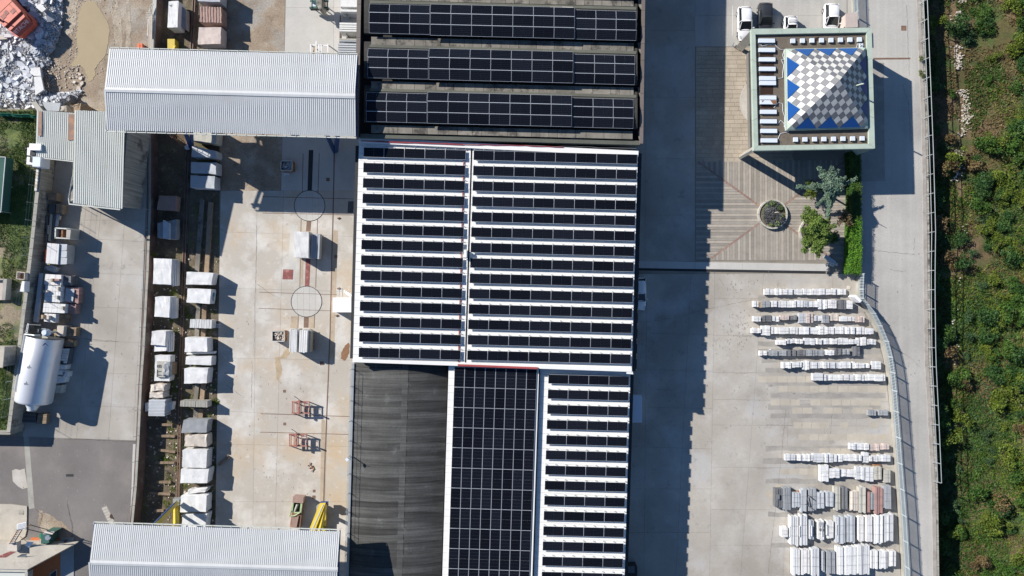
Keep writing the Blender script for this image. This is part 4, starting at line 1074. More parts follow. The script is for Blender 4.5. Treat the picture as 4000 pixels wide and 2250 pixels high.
# diagonals through the planter
TL, BL, TR, BR = (2727, 632), (2770, 1016), (3150, 738), (3140, 930)
def halfplane(p, q_, inside):
    a_, b_ = (q_[1] - p[1]), -(q_[0] - p[0]); c_ = a_ * p[0] + b_ * p[1]
    if a_ * inside[0] + b_ * inside[1] > c_: a_, b_, c_ = -a_, -b_, -c_
    return a_, b_, c_
C0 = (CX, CY)
m1, m2 = (TL, (CX + (CX - TL[0]) * .9, CY + (CY - TL[1]) * .9)), (BL, (CX + (CX - BL[0]) * 1.1, CY + (CY - BL[1]) * 1.1))
quads = {'top': (3000, 640), 'left': (2740, 830), 'bottom': (3000, 1000), 'right': (3290, 840)}
rp = random.Random(4)
for nm_, ins in quads.items():
    h1, h2 = halfplane(*m1, ins), halfplane(*m2, ins)
    vert = nm_ in ('top', 'bottom')
    lo, hi = (2712, 3320) if vert else (622, 1024)
    t_ = lo; i = 0
    while t_ < hi:
        st = 10.6
        poly = [(t_ + .6, 625), (t_ + st - .6, 625), (t_ + st - .6, 1020), (t_ + .6, 1020)] if vert else [(2716, t_ + .6), (3316, t_ + .6), (3316, t_ + st - .6), (2716, t_ + st - .6)]
        for h_ in (h1, h2):
            L_ = math.hypot(h_[0], h_[1])
            if poly: poly = clip(poly, h_[0], h_[1], h_[2] - 4.0 * L_)
        for ax in ((-1, 0, -2718), (1, 0, 3314), (0, -1, -626), (0, 1, 1016)):
            if poly: poly = clip(poly, *ax)
        if len(poly) >= 3 and area(poly) > 40:
            part('paving_strip', MB().prism(pq(poly, .058 + rp.uniform(-.004, .004)), .04), MT['pave_a'] if i % 2 else MT['pave_b'], sq)
        t_ += st; i += 1
for a_, b_ in (m1, m2):
    L_ = math.hypot(b_[0] - a_[0], b_[1] - a_[1]); d_ = ((b_[0] - a_[0]) / L_, (b_[1] - a_[1]) / L_); n_ = int(L_ / 14)
    for i in range(n_):
        x, y = a_[0] + d_[0] * i * 14, a_[1] + d_[1] * i * 14
        e_ = 13; hw = 3.9; nx_, ny_ = -d_[1] * hw, d_[0] * hw
        if not (2716 < x < 3312 and 626 < y < 1012): continue
        part('brick_paver', MB().prism(pq([(x + nx_, y + ny_), (x + d_[0] * e_ + nx_, y + d_[1] * e_ + ny_), (x + d_[0] * e_ - nx_, y + d_[1] * e_ - ny_), (x - nx_, y - ny_)], .056), .03), MT['brick_red'], sq)
# warm coursed paving west of the office
yy = 184; i = 0
while yy < 622:
    hh = 16.6; x = 2718 + (0 if i % 2 else -12)
    while x < 3100:
        w_ = rp.choice([26, 34, 42, 50]); x0_, x1_ = max(x, 2718), min(x + w_, 3100)
        if x1_ - x0_ > 4 and not (x0_ > 2960 and 200 < yy < 540):
            part('paving_slab', MB().prism(pq([(x0_ + .5, yy + .5), (x1_ - .5, yy + .5), (x1_ - .5, yy + hh - .5), (x0_ + .5, yy + hh - .5)], .056 + rp.uniform(-.003, .003)), .03), MT['pave_c'], sq)
        x += w_
    yy += hh; i += 1
x = 3100
c_ = P(2990, 398)
part('paving_ring', MB().ring((c_.x, c_.y), 3.15, 3.28, .03, .066, 40), MT['yard_pale'], sq)
part('paving_ring', MB().ring((c_.x, c_.y), 1.95, 2.05, .03, .066, 40), MT['yard_pale'], sq)
part('paving_ring', MB().ring((c_.x, c_.y), 2.06, 3.14, .03, .061, 40), MT['yard'], sq)
# planters
MT['fence_paint'] = M('pale_fence_paint', (.38, .43, .45), rough=.5, var=.05)
def planter(x, y, r, label, wall=.2, hgt=.45):
    c_ = P(x, y, 0); t = thing('planter', label, 'planter', c_)
    nseg = 12
    for i in range(nseg):
        part('rim_stone', MB().ring((c_.x, c_.y), r - wall, r, .03, hgt, 4, 2 * math.pi * i / nseg + .01, 2 * math.pi * (i + 1) / nseg - .01), MT['stone_bg'], t)
    part('soil', MB().tube(c_ + Vector((0, 0, .05)), c_ + Vector((0, 0, hgt - .12)), r - wall + .02, 24), MT['track_dirt'], t)
    return c_
pc = planter(3014, 838, 1.86, 'large round stone planter full of grey heather in the middle of the square')
pc2 = planter(3172, 907, 1.75, 'round stone planter half hidden under the green conifer')

# ------------------------------------------------------------------ foliage
def leaf_cloud(centers, n, size, rng, flat=.35, stretch=None, droop=None):
    """centers: array (m,4) of x,y,z,r ; returns verts/faces of n small leaf faces spread through the volumes"""
    cs = np.array(centers, dtype=float); m = len(cs)
    wgt = cs[:, 3] ** 2; idx = rng.choice(m, n, p=wgt / wgt.sum())
    d = rng.normal(size=(n, 3)); d /= np.linalg.norm(d, axis=1)[:, None]
    rr = cs[idx, 3] * (rng.random(n) ** .28)
    p = cs[idx, :3] + d * rr[:, None] * np.array([1, 1, flat if flat else 1])
    a_ = rng.normal(size=(n, 3)); a_ /= np.linalg.norm(a_, axis=1)[:, None]
    a_[:, 2] *= .6
    b_ = rng.normal(size=(n, 3)); b_ -= a_ * (a_ * b_).sum(1)[:, None]; b_ /= np.linalg.norm(b_, axis=1)[:, None]
    b_[:, 2] *= .6
    s_ = size * (0.6 + .8 * rng.random(n))[:, None]
    v = np.empty((n, 4, 3))
    v[:, 0] = p - a_ * s_ * .5; v[:, 1] = p + b_ * s_ * .32; v[:, 2] = p + a_ * s_ * .5; v[:, 3] = p - b_ * s_ * .32
    return v.reshape(-1, 3)
def leaf_mesh(name, v, mat):
    n = len(v) // 4
    me = bpy.data.meshes.new(name); me.vertices.add(n * 4); me.loops.add(n * 4); me.polygons.add(n)
    me.vertices.foreach_set('co', v.astype(np.float32).ravel())
    me.loops.foreach_set('vertex_index', np.arange(n * 4, dtype=np.int32))
    me.polygons.foreach_set('loop_start', np.arange(0, n * 4, 4, dtype=np.int32))
    me.polygons.foreach_set('loop_total', np.full(n, 4, dtype=np.int32))
    me.materials.append(mat); me.update(calc_edges=True); return me
def link(name, me, parent=None, loc=(0, 0, 0)):
    o = bpy.data.objects.new(name, me); COL.objects.link(o); o.location = loc
    if parent is not None: o.parent = parent
    return o
rng = np.random.default_rng(5)

# heather bush in the planter
t = thing('heather_bush', 'dense grey green heather bush filling the large round planter', 'bush', pc + Vector((0, 0, .33)))
cl = [(rng.uniform(-1.4, 1.4), rng.uniform(-1.4, 1.4), .15, rng.uniform(.3, .5)) for _ in range(52)]
cl = [c for c in cl if c[0] ** 2 + c[1] ** 2 < 1.9]
link('foliage', leaf_mesh('heather', leaf_cloud(cl, 9500, .12, rng, .7), MT['heath']), t)
link('foliage', leaf_mesh('heather_green', leaf_cloud(cl[:7], 700, .16, rng, 1.0), MT['conifer']), t)
pst = thing('metal_stake', 'thin cream stake with crossbar standing in the round heather planter', 'stake', pc + Vector((.1, .2, .33)))
part('post', MB().tube(pc + Vector((.12, .18, .3)), pc + Vector((.12, .18, 1.6)), .03, 5), MT['stone_b'], pst)
part('crossbar', MB().bar(pc + Vector((-.15, .05, 1.55)), pc + Vector((.25, .1, 1.6)), .05, .05), MT['stone_b'], pst)

def branch_tree(name, label, cat, base, hgt, limbs, leafsize, mat, per, tr=.16, flat=.45, side=.7):
    """limbs: (dx, dy, z0, z1, radius) a limb from the trunk at height z0 to offset (dx,dy) at height z1"""
    t = thing(name, label, cat, base)
    tk = MB().tube(base, base + Vector((0, 0, hgt * .55)), tr, 8, tr * .6).tube(base + Vector((0, 0, hgt * .55)), base + Vector((.1, .1, hgt)), tr * .6, 6, .03)
    lm = MB(); cl = []
    for dx, dy, z0, z1, r in limbs:
        a_ = base + Vector((0, 0, z0)); b_ = base + Vector((dx, dy, z1)); L_ = (b_ - a_).length
        lm.tube(a_, b_, .07, 5, .02)
        k = max(2, int(L_ / (r * .55)))
        for i in range(k + 1):
            f = i / k; f = .12 + .9 * f
            p_ = a_.lerp(b_, f); rr = r * (1.15 - .62 * f)
            cl.append((p_.x - base.x + rng.normal() * .05, p_.y - base.y + rng.normal() * .05, p_.z - base.z, rr))
            if rng.random() < side:
                sd = Vector((-(b_ - a_).y, (b_ - a_).x, 0)).normalized() * rr * rng.choice([-1, 1]) * 1.1
                cl.append((p_.x - base.x + sd.x, p_.y - base.y + sd.y, p_.z - base.z - .1, rr * .55))
    part('trunk', tk, MT['bark'], t); part('limbs', lm, MT['bark'], t)
    n = int(per * sum(c[3] ** 2 for c in cl))
    link('foliage', leaf_mesh('foliage', leaf_cloud(cl, n, leafsize, rng, flat), mat), t)
    return t
def TB(x, y): return (2700 + x / 2.498, 500 + y / 2.498)
def loff(base, px, py, z):
    q_ = P(px, py, z); return q_.x - base.x, q_.y - base.y
# blue cedar: limbs given by the pixel of their tip
base = P(3218, 752, 0)
limbs = []
for x, y, z, r in ((1255, 405, 4.4, .62), (1275, 470, 4.6, .6), (1365, 400, 4.6, .62), (1350, 470, 5.0, .62), (1430, 420, 4.2, .38), (1500, 480, 4.0, .40), (1610, 492, 3.6, .30), (1190, 555, 4.0, .42), (1045, 572, 3.6, .36),
                   (1300, 560, 5.2, .62), (1330, 640, 4.8, .60), (1330, 740, 4.3, .50), (1325, 860, 3.8, .40), (1240, 745, 3.9, .34), (1440, 640, 3.2, .36)):
    dx, dy = loff(base, *TB(x, y), z); limbs.append((dx, dy, z * .85, z, r))
branch_tree('blue_cedar', 'pale blue green cedar with star shaped crown near the shaded hedge half', 'tree', base, 5.4, [(a, b, c, d, r * .98) for a, b, c, d, r in limbs], .15, MT['cedar'], 1100, flat=.35, side=.4)
base = P(3178, 905, .3)
limbs = []
for x, y, z, r in ((1130, 800, 3.4, .55), (1190, 830, 3.4, .5), (1090, 870, 3.0, .42), (1100, 1000, 3.4, .62), (1180, 960, 4.0, .65), (1120, 1120, 3.2, .70), (1200, 1180, 3.2, .72), (1270, 1120, 3.3, .62), (1290, 1020, 3.6, .60),
                   (1240, 900, 3.6, .5), (1330, 880, 3.0, .36), (1380, 950, 3.2, .42), (1100, 1180, 2.9, .5), (1240, 1230, 2.8, .4)):
    dx, dy = loff(base, *TB(x, y), z); limbs.append((dx, dy, z * .75, z, r))
branch_tree('green_conifer', 'spreading fresh green conifer in the half hidden planter', 'tree', base, 4.3, [(a * 1.06, b * 1.06, c, d, r * 1.3) for a, b, c, d, r in limbs], .17, MT['conifer'], 900, flat=.4, side=.9)
base = P(3275, 850, 0); limbs = []
for x, y, z, r in ((1560, 880, 2.6, .4), (1500, 800, 2.6, .4), (1530, 950, 2.5, .4), (1430, 940, 2.8, .4), (1580, 940, 2.2, .3)):
    dx, dy = loff(base, *TB(x, y), z); limbs.append((dx, dy, z * .7, z, r))
branch_tree('brown_conifer', 'thin brownish conifer between the green conifer and the hedge', 'tree', base, 3.0, limbs, .16, MT['leaf_br'], 330, flat=.5)
base = P(3170, 735, 0); limbs = []
for x, y, z, r in ((1130, 530, 1.8, .55), (1150, 610, 2.0, .6), (1180, 690, 1.8, .6), (1120, 660, 1.5, .5), (1180, 580, 2.1, .5)):
    dx, dy = loff(base, *TB(x, y), z); limbs.append((dx, dy, z * .6, z, r))
branch_tree('shrub', 'olive green shrub under the west side of the blue cedar', 'shrub', base, 2.0, limbs, .15, MT['leaf_y'], 520, flat=.7)
base = P(3245, 930, 0); limbs = []
for x, y, z, r in ((1400, 1060, 1.4, .5), (1440, 1100, 1.2, .4), (1360, 1120, 1.2, .4), (1420, 1010, 1.3, .4)):
    dx, dy = loff(base, *TB(x, y), z); limbs.append((dx, dy, z * .6, z, r))
branch_tree('shrub', 'low dark shrub between the green conifer and the clipped hedge', 'shrub', base, 1.4, limbs, .15, MT['leaf_m'], 480, flat=.7)

# clipped hedge
hd = thing('hedge', 'long clipped green hedge, northern half coloured as shaded, along the road beside the square', 'hedge', P(3335, 830, 0))
HP_ = [(3318, 592, 3362), (3322, 700, 3364), (3322, 800, 3365), (3318, 900, 3366), (3316, 1000, 3366), (3312, 1068, 3363)]
core = MB(); top = []
for (xa, ya, xb), (xc_, yc, xd) in zip(HP_[:-1], HP_[1:]):
    core.prism(pq([(xa + 3, ya), (xb - 3, ya), (xd - 3, yc), (xc_ + 3, yc)], 1.52), 1.5)
part('hedge_core', core, MT['leaf_d'], hd)
cl = []
for i in range(360):
    y_ = 592 + 476 * i / 360
    xa = np.interp(y_, [h_[1] for h_ in HP_], [h_[0] for h_ in HP_]); xb = np.interp(y_, [h_[1] for h_ in HP_], [h_[2] for h_ in HP_])
    for k in range(3):
        x_ = xa + (xb - xa) * (k + .5 + rng.uniform(-.3, .3)) / 3
        q_ = P(x_, y_, 1.5 + rng.uniform(-.06, .1)); cl.append((q_.x - hd.location.x, q_.y - hd.location.y, q_.z, .27))
    for x_, dz in ((xa, .9), (xb, .9), (xb, .4)):
        q_ = P(x_, y_, 1.5); cl.append((q_.x - hd.location.x, q_.y - hd.location.y, dz, .24))
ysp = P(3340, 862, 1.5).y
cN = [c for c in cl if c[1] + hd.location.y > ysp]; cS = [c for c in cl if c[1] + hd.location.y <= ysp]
link('leaves', leaf_mesh('hedge_leaves', leaf_cloud(cS, 16000, .12, rng, 1.0), MT['hedge']), hd)
link('leaves', leaf_mesh('hedge_leaves_shaded', leaf_cloud(cN, 18000, .12, rng, 1.0), MT['leaf_m']), hd)['label'] = 'northern half of the hedge with shade put into its leaf colour'  # same hedge: shade of office and cedar painted as darker leaves

# bench with a figure-like clutter below the conifer
bn = thing('stone_bench', 'low grey stone bench in the shade at the corner of the square', 'bench', P(3235, 1020, 0))
part('seat', MB().bar(P(3222, 1000, .45), P(3262, 1028, .45), .5, .1), MT['stone_lg'], bn)
for u in (.15, .85):
    c_ = P(3222, 1000, .4).lerp(P(3262, 1028, .4), u); part('leg', MB().box((c_.x, c_.y, .21), (.3, .4, .4), rz=-.6), MT['stone_lg'], bn)
bl = thing('broken_block', 'small pale broken blocks lying beside the shaded bench', 'block', P(3260, 1032, 0))
for i in range(5):
    c_ = P(3238 + i * 7, 1028 + (i % 3) * 4, .15); part('stone', MB().box(c_, (.25, .3, .3), rz=i * .7), MT['stone_w2'], bl)

# ------------------------------------------------------------------ railings and picket fence east
gr = thing('guard_rail', 'long steel guard rail of two pipes on posts along the overgrown slope', 'railing', P(3620, 900, .1))
RL = [(3597, -40), (3601, 60), (3606, 190), (3612, 330), (3618, 480), (3624, 640), (3628, 800), (3631, 900), (3629, 1050), (3629, 1180), (3632, 1400), (3640, 1560), (3644, 1640), (3650, 1780), (3656, 1925)]
def rx(y):
    for (x0, y0), (x1, y1) in zip(RL[:-1], RL[1:]):
        if y0 <= y <= y1: return x0 + (x1 - x0) * (y - y0) / (y1 - y0)
    return RL[-1][0]
ys = [-62 + 74.6 * i for i in range(27)] ; ys = [y_ for y_ in ys if y_ < 1930]
tops_, mids_ = [], []
for y_ in ys:
    x_ = rx(max(-39, y_)) if y_ > -40 else 3596
    b0 = P(x_ - 1, y_, .1)
    part('post', MB().box(b0 + Vector((0, 0, .55)), (.06, .06, 1.1)), MT['grey_steel'], gr)
    part('bracket', MB().bar(b0 + Vector((-.35, -.08, .12)), b0 + Vector((.14, .02, .98)), .05, .05), MT['grey_steel'], gr)
    tops_.append(b0 + Vector((.12, 0, 1.1))); mids_.append(b0 + Vector((-.02, 0, .55)))
for nm_, pl in (('rail', tops_), ('rail', mids_)):
    part(nm_, MB().path(pl, .045, 6), MT['grey_steel'], gr)

PF = [[(3325, -60), (3330, 60), (3334, 104)], [(3346, 1070), (3344, 1130), (3345, 1165), (3366, 1190), (3390, 1222), (3415, 1270), (3440, 1330), (3455, 1390), (3464, 1450), (3471, 1520), (3477, 1600), (3485, 1700), (3492, 1800), (3500, 1900), (3508, 2000), (3514, 2100), (3520, 2200), (3524, 2300), (3528, 2400)]]
labs = ['white picket fence on a low wall curving between the stone storage yard and the road', 'short white picket fence north of the office beside the road']
for fi, pts in enumerate(PF[::-1]):
    base_z = .05; wall_h = .75 if fi == 0 else .35
    t = thing('picket_fence', labs[fi], 'fence', P(*pts[len(pts) // 2], 0))
    wp = [P(x, y, 0) for x, y in pts]
    seg = MB(); L_ = 0
    pk = MB(); posts = []
    acc = 0
    for a_, b_ in zip(wp[:-1], wp[1:]):
        d_ = (b_ - a_); ln = d_.length; dn = d_.normalized(); pr = Vector((-dn.y, dn.x, 0)) * .08
        seg.prism([a_ + pr + Vector((0, 0, wall_h)), b_ + pr + Vector((0, 0, wall_h)), b_ - pr + Vector((0, 0, wall_h)), a_ - pr + Vector((0, 0, wall_h))], wall_h)
        k = max(1, int(ln / .18))
        for i in range(k):
            p_ = a_ + d_ * (i + .5) / k
            pk.box(p_ + Vector((0, 0, wall_h + .58)), (.07, .06, 1.12), rz=math.atan2(dn.y, dn.x))
        k = max(1, round(ln / 2.0))
        for i in range(k): posts.append(a_ + d_ * i / k)
    for h_ in (.18, .95):
        r_ = MB()
        for a_, b_ in zip(wp[:-1], wp[1:]): r_.bar(a_ + Vector((0, 0, wall_h + h_)), b_ + Vector((0, 0, wall_h + h_)), .05, .05)
        part('rail', r_, MT['fence_paint'], t)
    for p_ in posts: part('post', MB().box(p_ + Vector((0, 0, wall_h + .6)), (.08, .08, 1.2)), MT['fence_paint'], t)
    part('low_wall', seg, MT['curb'], t)
    o = part('pickets', pk, MT['fence_paint'], t); o['kind'] = 'stuff'
gp = thing('gate_pillar', 'pinkish stone gate pillar with flat cap beside the white picket fence', 'pillar', P(3325, 80, 0))
part('shaft', MB().prism(pq([(3298, 60), (3343, 56), (3345, 100), (3300, 104)], 2.0), 2.0), MT['stone_p'], gp)
part('cap', MB().prism(pq([(3303, 53), (3349, 49), (3351, 106), (3304, 108)], 2.15), .14), MT['stone_p'], gp)
gb = thing('gate_panel', 'folded white gate panel at the bend of the picket fence', 'gate', P(3338, 1170, 0))
part('panel', MB().bar(P(3328, 1156, 1.0), P(3350, 1178, 1.0), .35, 1.6), MT['white'], gb)
single('access_cover', MB().prism(pq([(3310, 1116), (3323, 1118), (3322, 1131), (3309, 1130)], .12), .1), MT['stone_b'], 'small square beige access cover beside the picket fence', 'cover')

# ------------------------------------------------------------------ overgrown slope: terrain, shrubs, grass
def slope_z(x):     # x in metres from road edge
    return -4.3 + .16 * x + .3 * math.sin(x * .5)
tm = MB(); nx_, ny_ = 30, 110
x0w = [P(3597 + 0, 0).x + 0 for _ in range(1)]
def edge_x(Y):
    py_ = 1125 - Y * S
    for (xa, ya), (xb, yb) in zip(EDGE[:-1], EDGE[1:]):
        if ya <= py_ <= yb: return (xa + (xb - xa) * (py_ - ya) / (yb - ya) - 2000) / S
    return (EDGE[0][0] - 2000) / S if py_ < EDGE[0][1] else (EDGE[-1][0] - 2000) / S
vs = []
for j in range(ny_ + 1):
    Y = 60 - 120 * j / ny_
    for i in range(nx_ + 1):
        dx = 40 * (i / nx_) ** 1.3; X = edge_x(Y) + .2 + dx
        vs.append((X, Y, slope_z(dx) + .35 * noise.noise(Vector((X * .35, Y * .35, 0)))))
tm.add(vs, [(j * (nx_ + 1) + i, (j + 1) * (nx_ + 1) + i, (j + 1) * (nx_ + 1) + i + 1, j * (nx_ + 1) + i + 1) for j in range(ny_) for i in range(nx_)])
struct('slope', tm, MT['slope_soil'], smooth=True)
def ground_at(X, Y): dx = X - edge_x(Y) - .2; return slope_z(dx) + .35 * noise.noise(Vector((X * .35, Y * .35, 0)))
# grass and low growth
mats = ['leaf_m', 'leaf_br', 'leaf_b', 'leaf_y']
for mi, mname in enumerate(mats):
    n = 70000 if mi == 0 else 34000
    X = np.empty(n); Y = rng.uniform(-44, 44, n)
    fld = rng.uniform(0, 1, n)
    xs_ = rng.uniform(.8, 15.5, n)
    keep = []
    for i in range(n):
        ex = edge_x(Y[i]); X[i] = ex + xs_[i]
        f = noise.noise(Vector((X[i] * .16 + mi * 7.3, Y[i] * .13 + mi * 3.1, mi * 11.0)))
        pathx = ex + 11.5 - (44 - Y[i]) * .03
        onp = abs(xs_[i] - (6.5 + .4 * math.sin(Y[i] * .3))) < .35 and Y[i] > 12
        thr = {0: -.22, 1: .10, 2: .02, 3: -.02}[mi] + ((-.45 if mi == 1 else .32) * (Y[i] > 15 and 3 < xs_[i] < 13.5))
        if f > thr and not onp: keep.append(i)
    X, Y = X[keep], Y[keep]; n = len(X)
    Z = np.array([ground_at(x, y) for x, y in zip(X, Y)])
    hgt = rng.uniform(.10, .35, n)
    p = np.stack([X, Y, Z + hgt * .5], 1)
    a_ = rng.normal(size=(n, 3)); a_[:, 2] = np.abs(a_[:, 2]) * .8; a_ /= np.linalg.norm(a_, axis=1)[:, None]
    b_ = rng.normal(size=(n, 3)); b_ -= a_ * (a_ * b_).sum(1)[:, None]; b_ /= np.linalg.norm(b_, axis=1)[:, None]
    s_ = rng.uniform(.2, .45, n)[:, None]
    v = np.stack([p - a_ * s_ * .5 - b_ * s_ * .14, p - a_ * s_ * .4 + b_ * s_ * .14, p + a_ * s_ * .5 + b_ * s_ * .04, p + a_ * s_ * .5 - b_ * s_ * .06], 1).reshape(-1, 3)
    o = link({0: 'green_undergrowth', 1: 'dry_undergrowth', 2: 'reedy_undergrowth', 3: 'weedy_undergrowth'}[mi], leaf_mesh('growth', v, MT[mname]))
    tag(o, {0: 'fresh green undergrowth covering the overgrown slope', 1: 'dry brown undergrowth patches on the overgrown slope', 2: 'bluish reedy undergrowth along the slope', 3: 'yellow green weeds scattered over the slope'}[mi], 'undergrowth', kind='stuff')
st = MB(); rr = random.Random(8)
for i in range(800):
    Y = rr.uniform(14, 40) if rr.random() < .93 else rr.uniform(-10, 14)
    if noise.noise(Vector((Y * .35, 9.1, 0))) < -.12: continue
    ex = edge_x(Y); dx = 6.4 + .5 * math.sin(Y * .33) + rr.gauss(0, .32) + (40 - Y) * -.03 + .6 + .9 * noise.noise(Vector((Y * .2, 2.2, 0)))
    s_ = rr.uniform(.05, .15); X = ex + dx
    st.box((X, Y, ground_at(X, Y) + .12), (s_, s_ * rr.uniform(.6, 1.3), .18), rz=rr.uniform(0, 3))
tag(st.build('white_stones', MT['stone_b']), 'trickle of loose white stones running down the overgrown slope', 'stones', kind='stuff')
# shrubs
def shrub_proto(mname, n, seed, r=1.0):
    rg_ = np.random.default_rng(seed); cl = []
    for _ in range(9):
        a_ = rg_.uniform(0, 6.28); d_ = rg_.uniform(0, .62) * r
        cl.append((d_ * math.cos(a_) * 1.25, d_ * math.sin(a_) * 1.0, rg_.uniform(.2, .95) * r, rg_.uniform(.2, .5) * r))
    return leaf_mesh('shrub_leaves', leaf_cloud(cl, int(n * 1.7), .14, rg_, .85), MT[mname])
prot = {'d': [shrub_proto('leaf_d', 620, 1), shrub_proto('leaf_d', 560, 2)], 'm': [shrub_proto('leaf_m', 620, 3), shrub_proto('leaf_m', 560, 4)], 'y': [shrub_proto('leaf_y', 560, 5), shrub_proto('leaf_y', 520, 6)],
        'b': [shrub_proto('leaf_b', 560, 7)], 'r': [shrub_proto('leaf_br', 480, 8)]}
stem = mesh_of(MB().tube((0, 0, -.1), (0, 0, .5), .05, 5, .03).tube((0, 0, .3), (.3, .1, .8), .03, 4).tube((0, 0, .3), (-.2, .25, .8), .03, 4), 'stem', MT['bark'])
desc = {'d': 'dark green shrub', 'm': 'mid green leafy shrub', 'y': 'yellow green leafy shrub', 'b': 'dull blue green shrub', 'r': 'dry brown shrub'}
rr = random.Random(12)
def zone(Y):
    py_ = 1125 - Y * S
    if py_ < 400: return 'beside the white stones'
    if py_ < 800: return 'opposite the office shadow'
    if py_ < 1200: return 'opposite the bright hedge'
    if py_ < 1700: return 'opposite the curved picket fence'
    return 'near the guard rail end'
npl = 0
for i in range(390):
    Y = rr.uniform(-43, 42); f = noise.noise(Vector((Y * .12, 3.3, 0)))
    dx = rr.choice([rr.uniform(.8, 3.2), rr.uniform(1.2, 15), rr.uniform(8, 15)]) if i % 3 else rr.uniform(1.0, 15)
    py_ = 1125 - Y * S
    if abs(dx - 6.5) < .9 and py_ < 900: continue
    if 2.5 < dx < 13 and -200 < py_ < 480 and rr.random() < .6: continue
    if dx < 3: k = rr.choice('ddmb')
    elif dx > 9: k = rr.choice('mmyyd')
    else: k = rr.choice('dmmbyrb')
    if py_ > 1500 and dx > 2.5 and rr.random() < .35: k = rr.choice('bry')
    npl += 1
    if npl > 294: break
    s_ = rr.uniform(.7, 1.9) if k != 'b' else rr.uniform(.6, 1.2); X = edge_x(Y) + dx + .2
    loc = (X, Y, ground_at(X, Y) - .05)
    where = 'close behind the guard rail' if dx < 3 else ('at the right picture edge' if dx > 10 else 'in mid slope')
    t = thing('shrub', f'{desc[k]} {where}, {zone(Y)}', 'shrub', loc, f'{desc[k]}s {where}, {zone(Y)}', rr.uniform(0, 6.28))
    t.scale = (s_, s_, s_ * rr.uniform(.8, 1.15))
    link('foliage', rr.choice(prot[k]), t); link('stem', stem, t)
for i, (x_, y_) in enumerate([(3606, 82), (3598, 230), (3596, 285), (3604, 300)]):
    t = thing('creeper', ['small creeper', 'leafy creeper', 'larger leafy creeper', 'thin creeper'][i] + ' in the guard rail opposite the office, ' + ['highest of four', 'second of four from the top', 'third of four from the top', 'lowest of four'][i], 'creeper', P(x_, y_, .1))
    t.scale = (.45, .45, .5) if i in (1, 2) else (.28, .28, .4)
    link('foliage', prot['y'][0], t); link('stem', stem, t)
# ------------------------------------------------------------------ palletised stone in the east yard
rs = random.Random(21)
MT['stone_w3'] = M('off_white_stone', (.58, .59, .60), rough=.75, var=.07, scale=1.2, fine=.05, rnd=.06, bump=.3)
CM = {'w': ('stone_w', 'white'), 'v': ('stone_w2', 'cloudy white'), 'g': ('stone_g', 'mid grey'), 'lg': ('stone_lg', 'pale grey'), 'dg': ('stone_dg', 'dark grey'), 'b': ('stone_b', 'beige'), 'bg': ('stone_bg', 'beige grey'),
      'p': ('stone_p', 'pinkish'), 'r': ('stone_r', 'reddish')}
def pallet(x0, y0, x1, y1, c, label, z=.75, cols=None, longw=False, sub=None, group=None):
    m, _ = CM[c]
    if c == 'w' and rs.random() < .3: m = 'stone_w3'
    t = thing('stone_pallet', label, 'pallet of stone', P((x0 + x1) / 2, (y0 + y1) / 2, 0), group)
    # timber base
    for k in range(3):
        f = (k + .5) / 3
        if longw: q = [(x0 + 1, y0 + (y1 - y0) * f - 2.5), (x1 - 1, y0 + (y1 - y0) * f - 2.5), (x1 - 1, y0 + (y1 - y0) * f + 2.5), (x0 + 1, y0 + (y1 - y0) * f + 2.5)]
        else: q = [(x0 + (x1 - x0) * f - 2.2, y0 + 1), (x0 + (x1 - x0) * f + 2.2, y0 + 1), (x0 + (x1 - x0) * f + 2.2, y1 - 1), (x0 + (x1 - x0) * f - 2.2, y1 - 1)]
        part('bearer', MB().prism(pq(q, .15), .085), MT['pallet'], t)
    W, D = x1 - x0, y1 - y0
    nc = cols or (max(2, round(W / 8.0)) if longw else rs.choice([2, 3, 3, 4]))
    x = x0; widths = [rs.uniform(.7, 1.3) for _ in range(nc)]; sw = sum(widths)
    for i in range(nc):
        w_ = W * widths[i] / sw
        if longw:
            ya, yb = y0 + rs.uniform(-.02, .035) * D, y1 - rs.uniform(-.02, .06) * D
            zz_ = z + rs.uniform(-.12, .04)
            sk = rs.uniform(-1.2, 1.2)
            part('stone_slab', MB().prism(pq([(x + .5 + sk, ya), (x + w_ - .5 + sk, ya), (x + w_ - .5, yb), (x + .5, yb)], zz_), zz_ - .16), MT[m], t)
        else:
            ya, yb = y0 + rs.uniform(-1.2, 1.8), y1 + rs.uniform(-2.0, .8)
            zz_ = z + rs.uniform(-.14, .05)
            nr = 1 if D < 32 else rs.choice([1, 2])
            for j in range(nr):
                yc_, yd_ = ya + (yb - ya) * j / nr, ya + (yb - ya) * (j + .97) / nr
                part('stone_slab', MB().prism(pq([(x + .25, yc_), (x + w_ - .25, yc_ + rs.uniform(-.5, .5)), (x + w_ - .25, yd_), (x + .25, yd_)], zz_ - .03 * j), zz_ - .19), MT[m], t)
        x += w_
    if not longw:
        n = 2 if D > 30 else 1
        for k in range(n):
            f = (k + 1) / (n + 1) + rs.uniform(-.06, .06)
            part('strap', MB().prism(pq([(x0 - .2, y0 + D * f - .25), (x1 + .2, y0 + D * f - .25), (x1 + .2, y0 + D * f + .25), (x0 - .2, y0 + D * f + .25)], z + .065), .01), MT['grey_cable'], t)
    else:
        for f in (.33, .66):
            part('strap', MB().prism(pq([(x0, y0 + D * f - .25), (x1, y0 + D * f - .25), (x1, y0 + D * f + .25), (x0, y0 + D * f + .25)], z + .055), .01), MT['grey_cable'], t)
    return t
rown = ['northernmost pallet row', 'second pallet row', 'third pallet row', 'fourth pallet row', 'fifth pallet row',
        'dark sixth pallet row', 'seventh pallet row', 'eighth pallet row', 'lone pair by the picket fence', 'short row of four pallets',
        'long southern pallet row', 'mixed southern row', 'grey and coloured bundle row', 'penultimate bundle row', 'last bundle row']
TT = {'A': (2900, 1080, 3.018), 'B': (2960, 1560, 3.018), 'C': (3000, 1880, 3.916)}
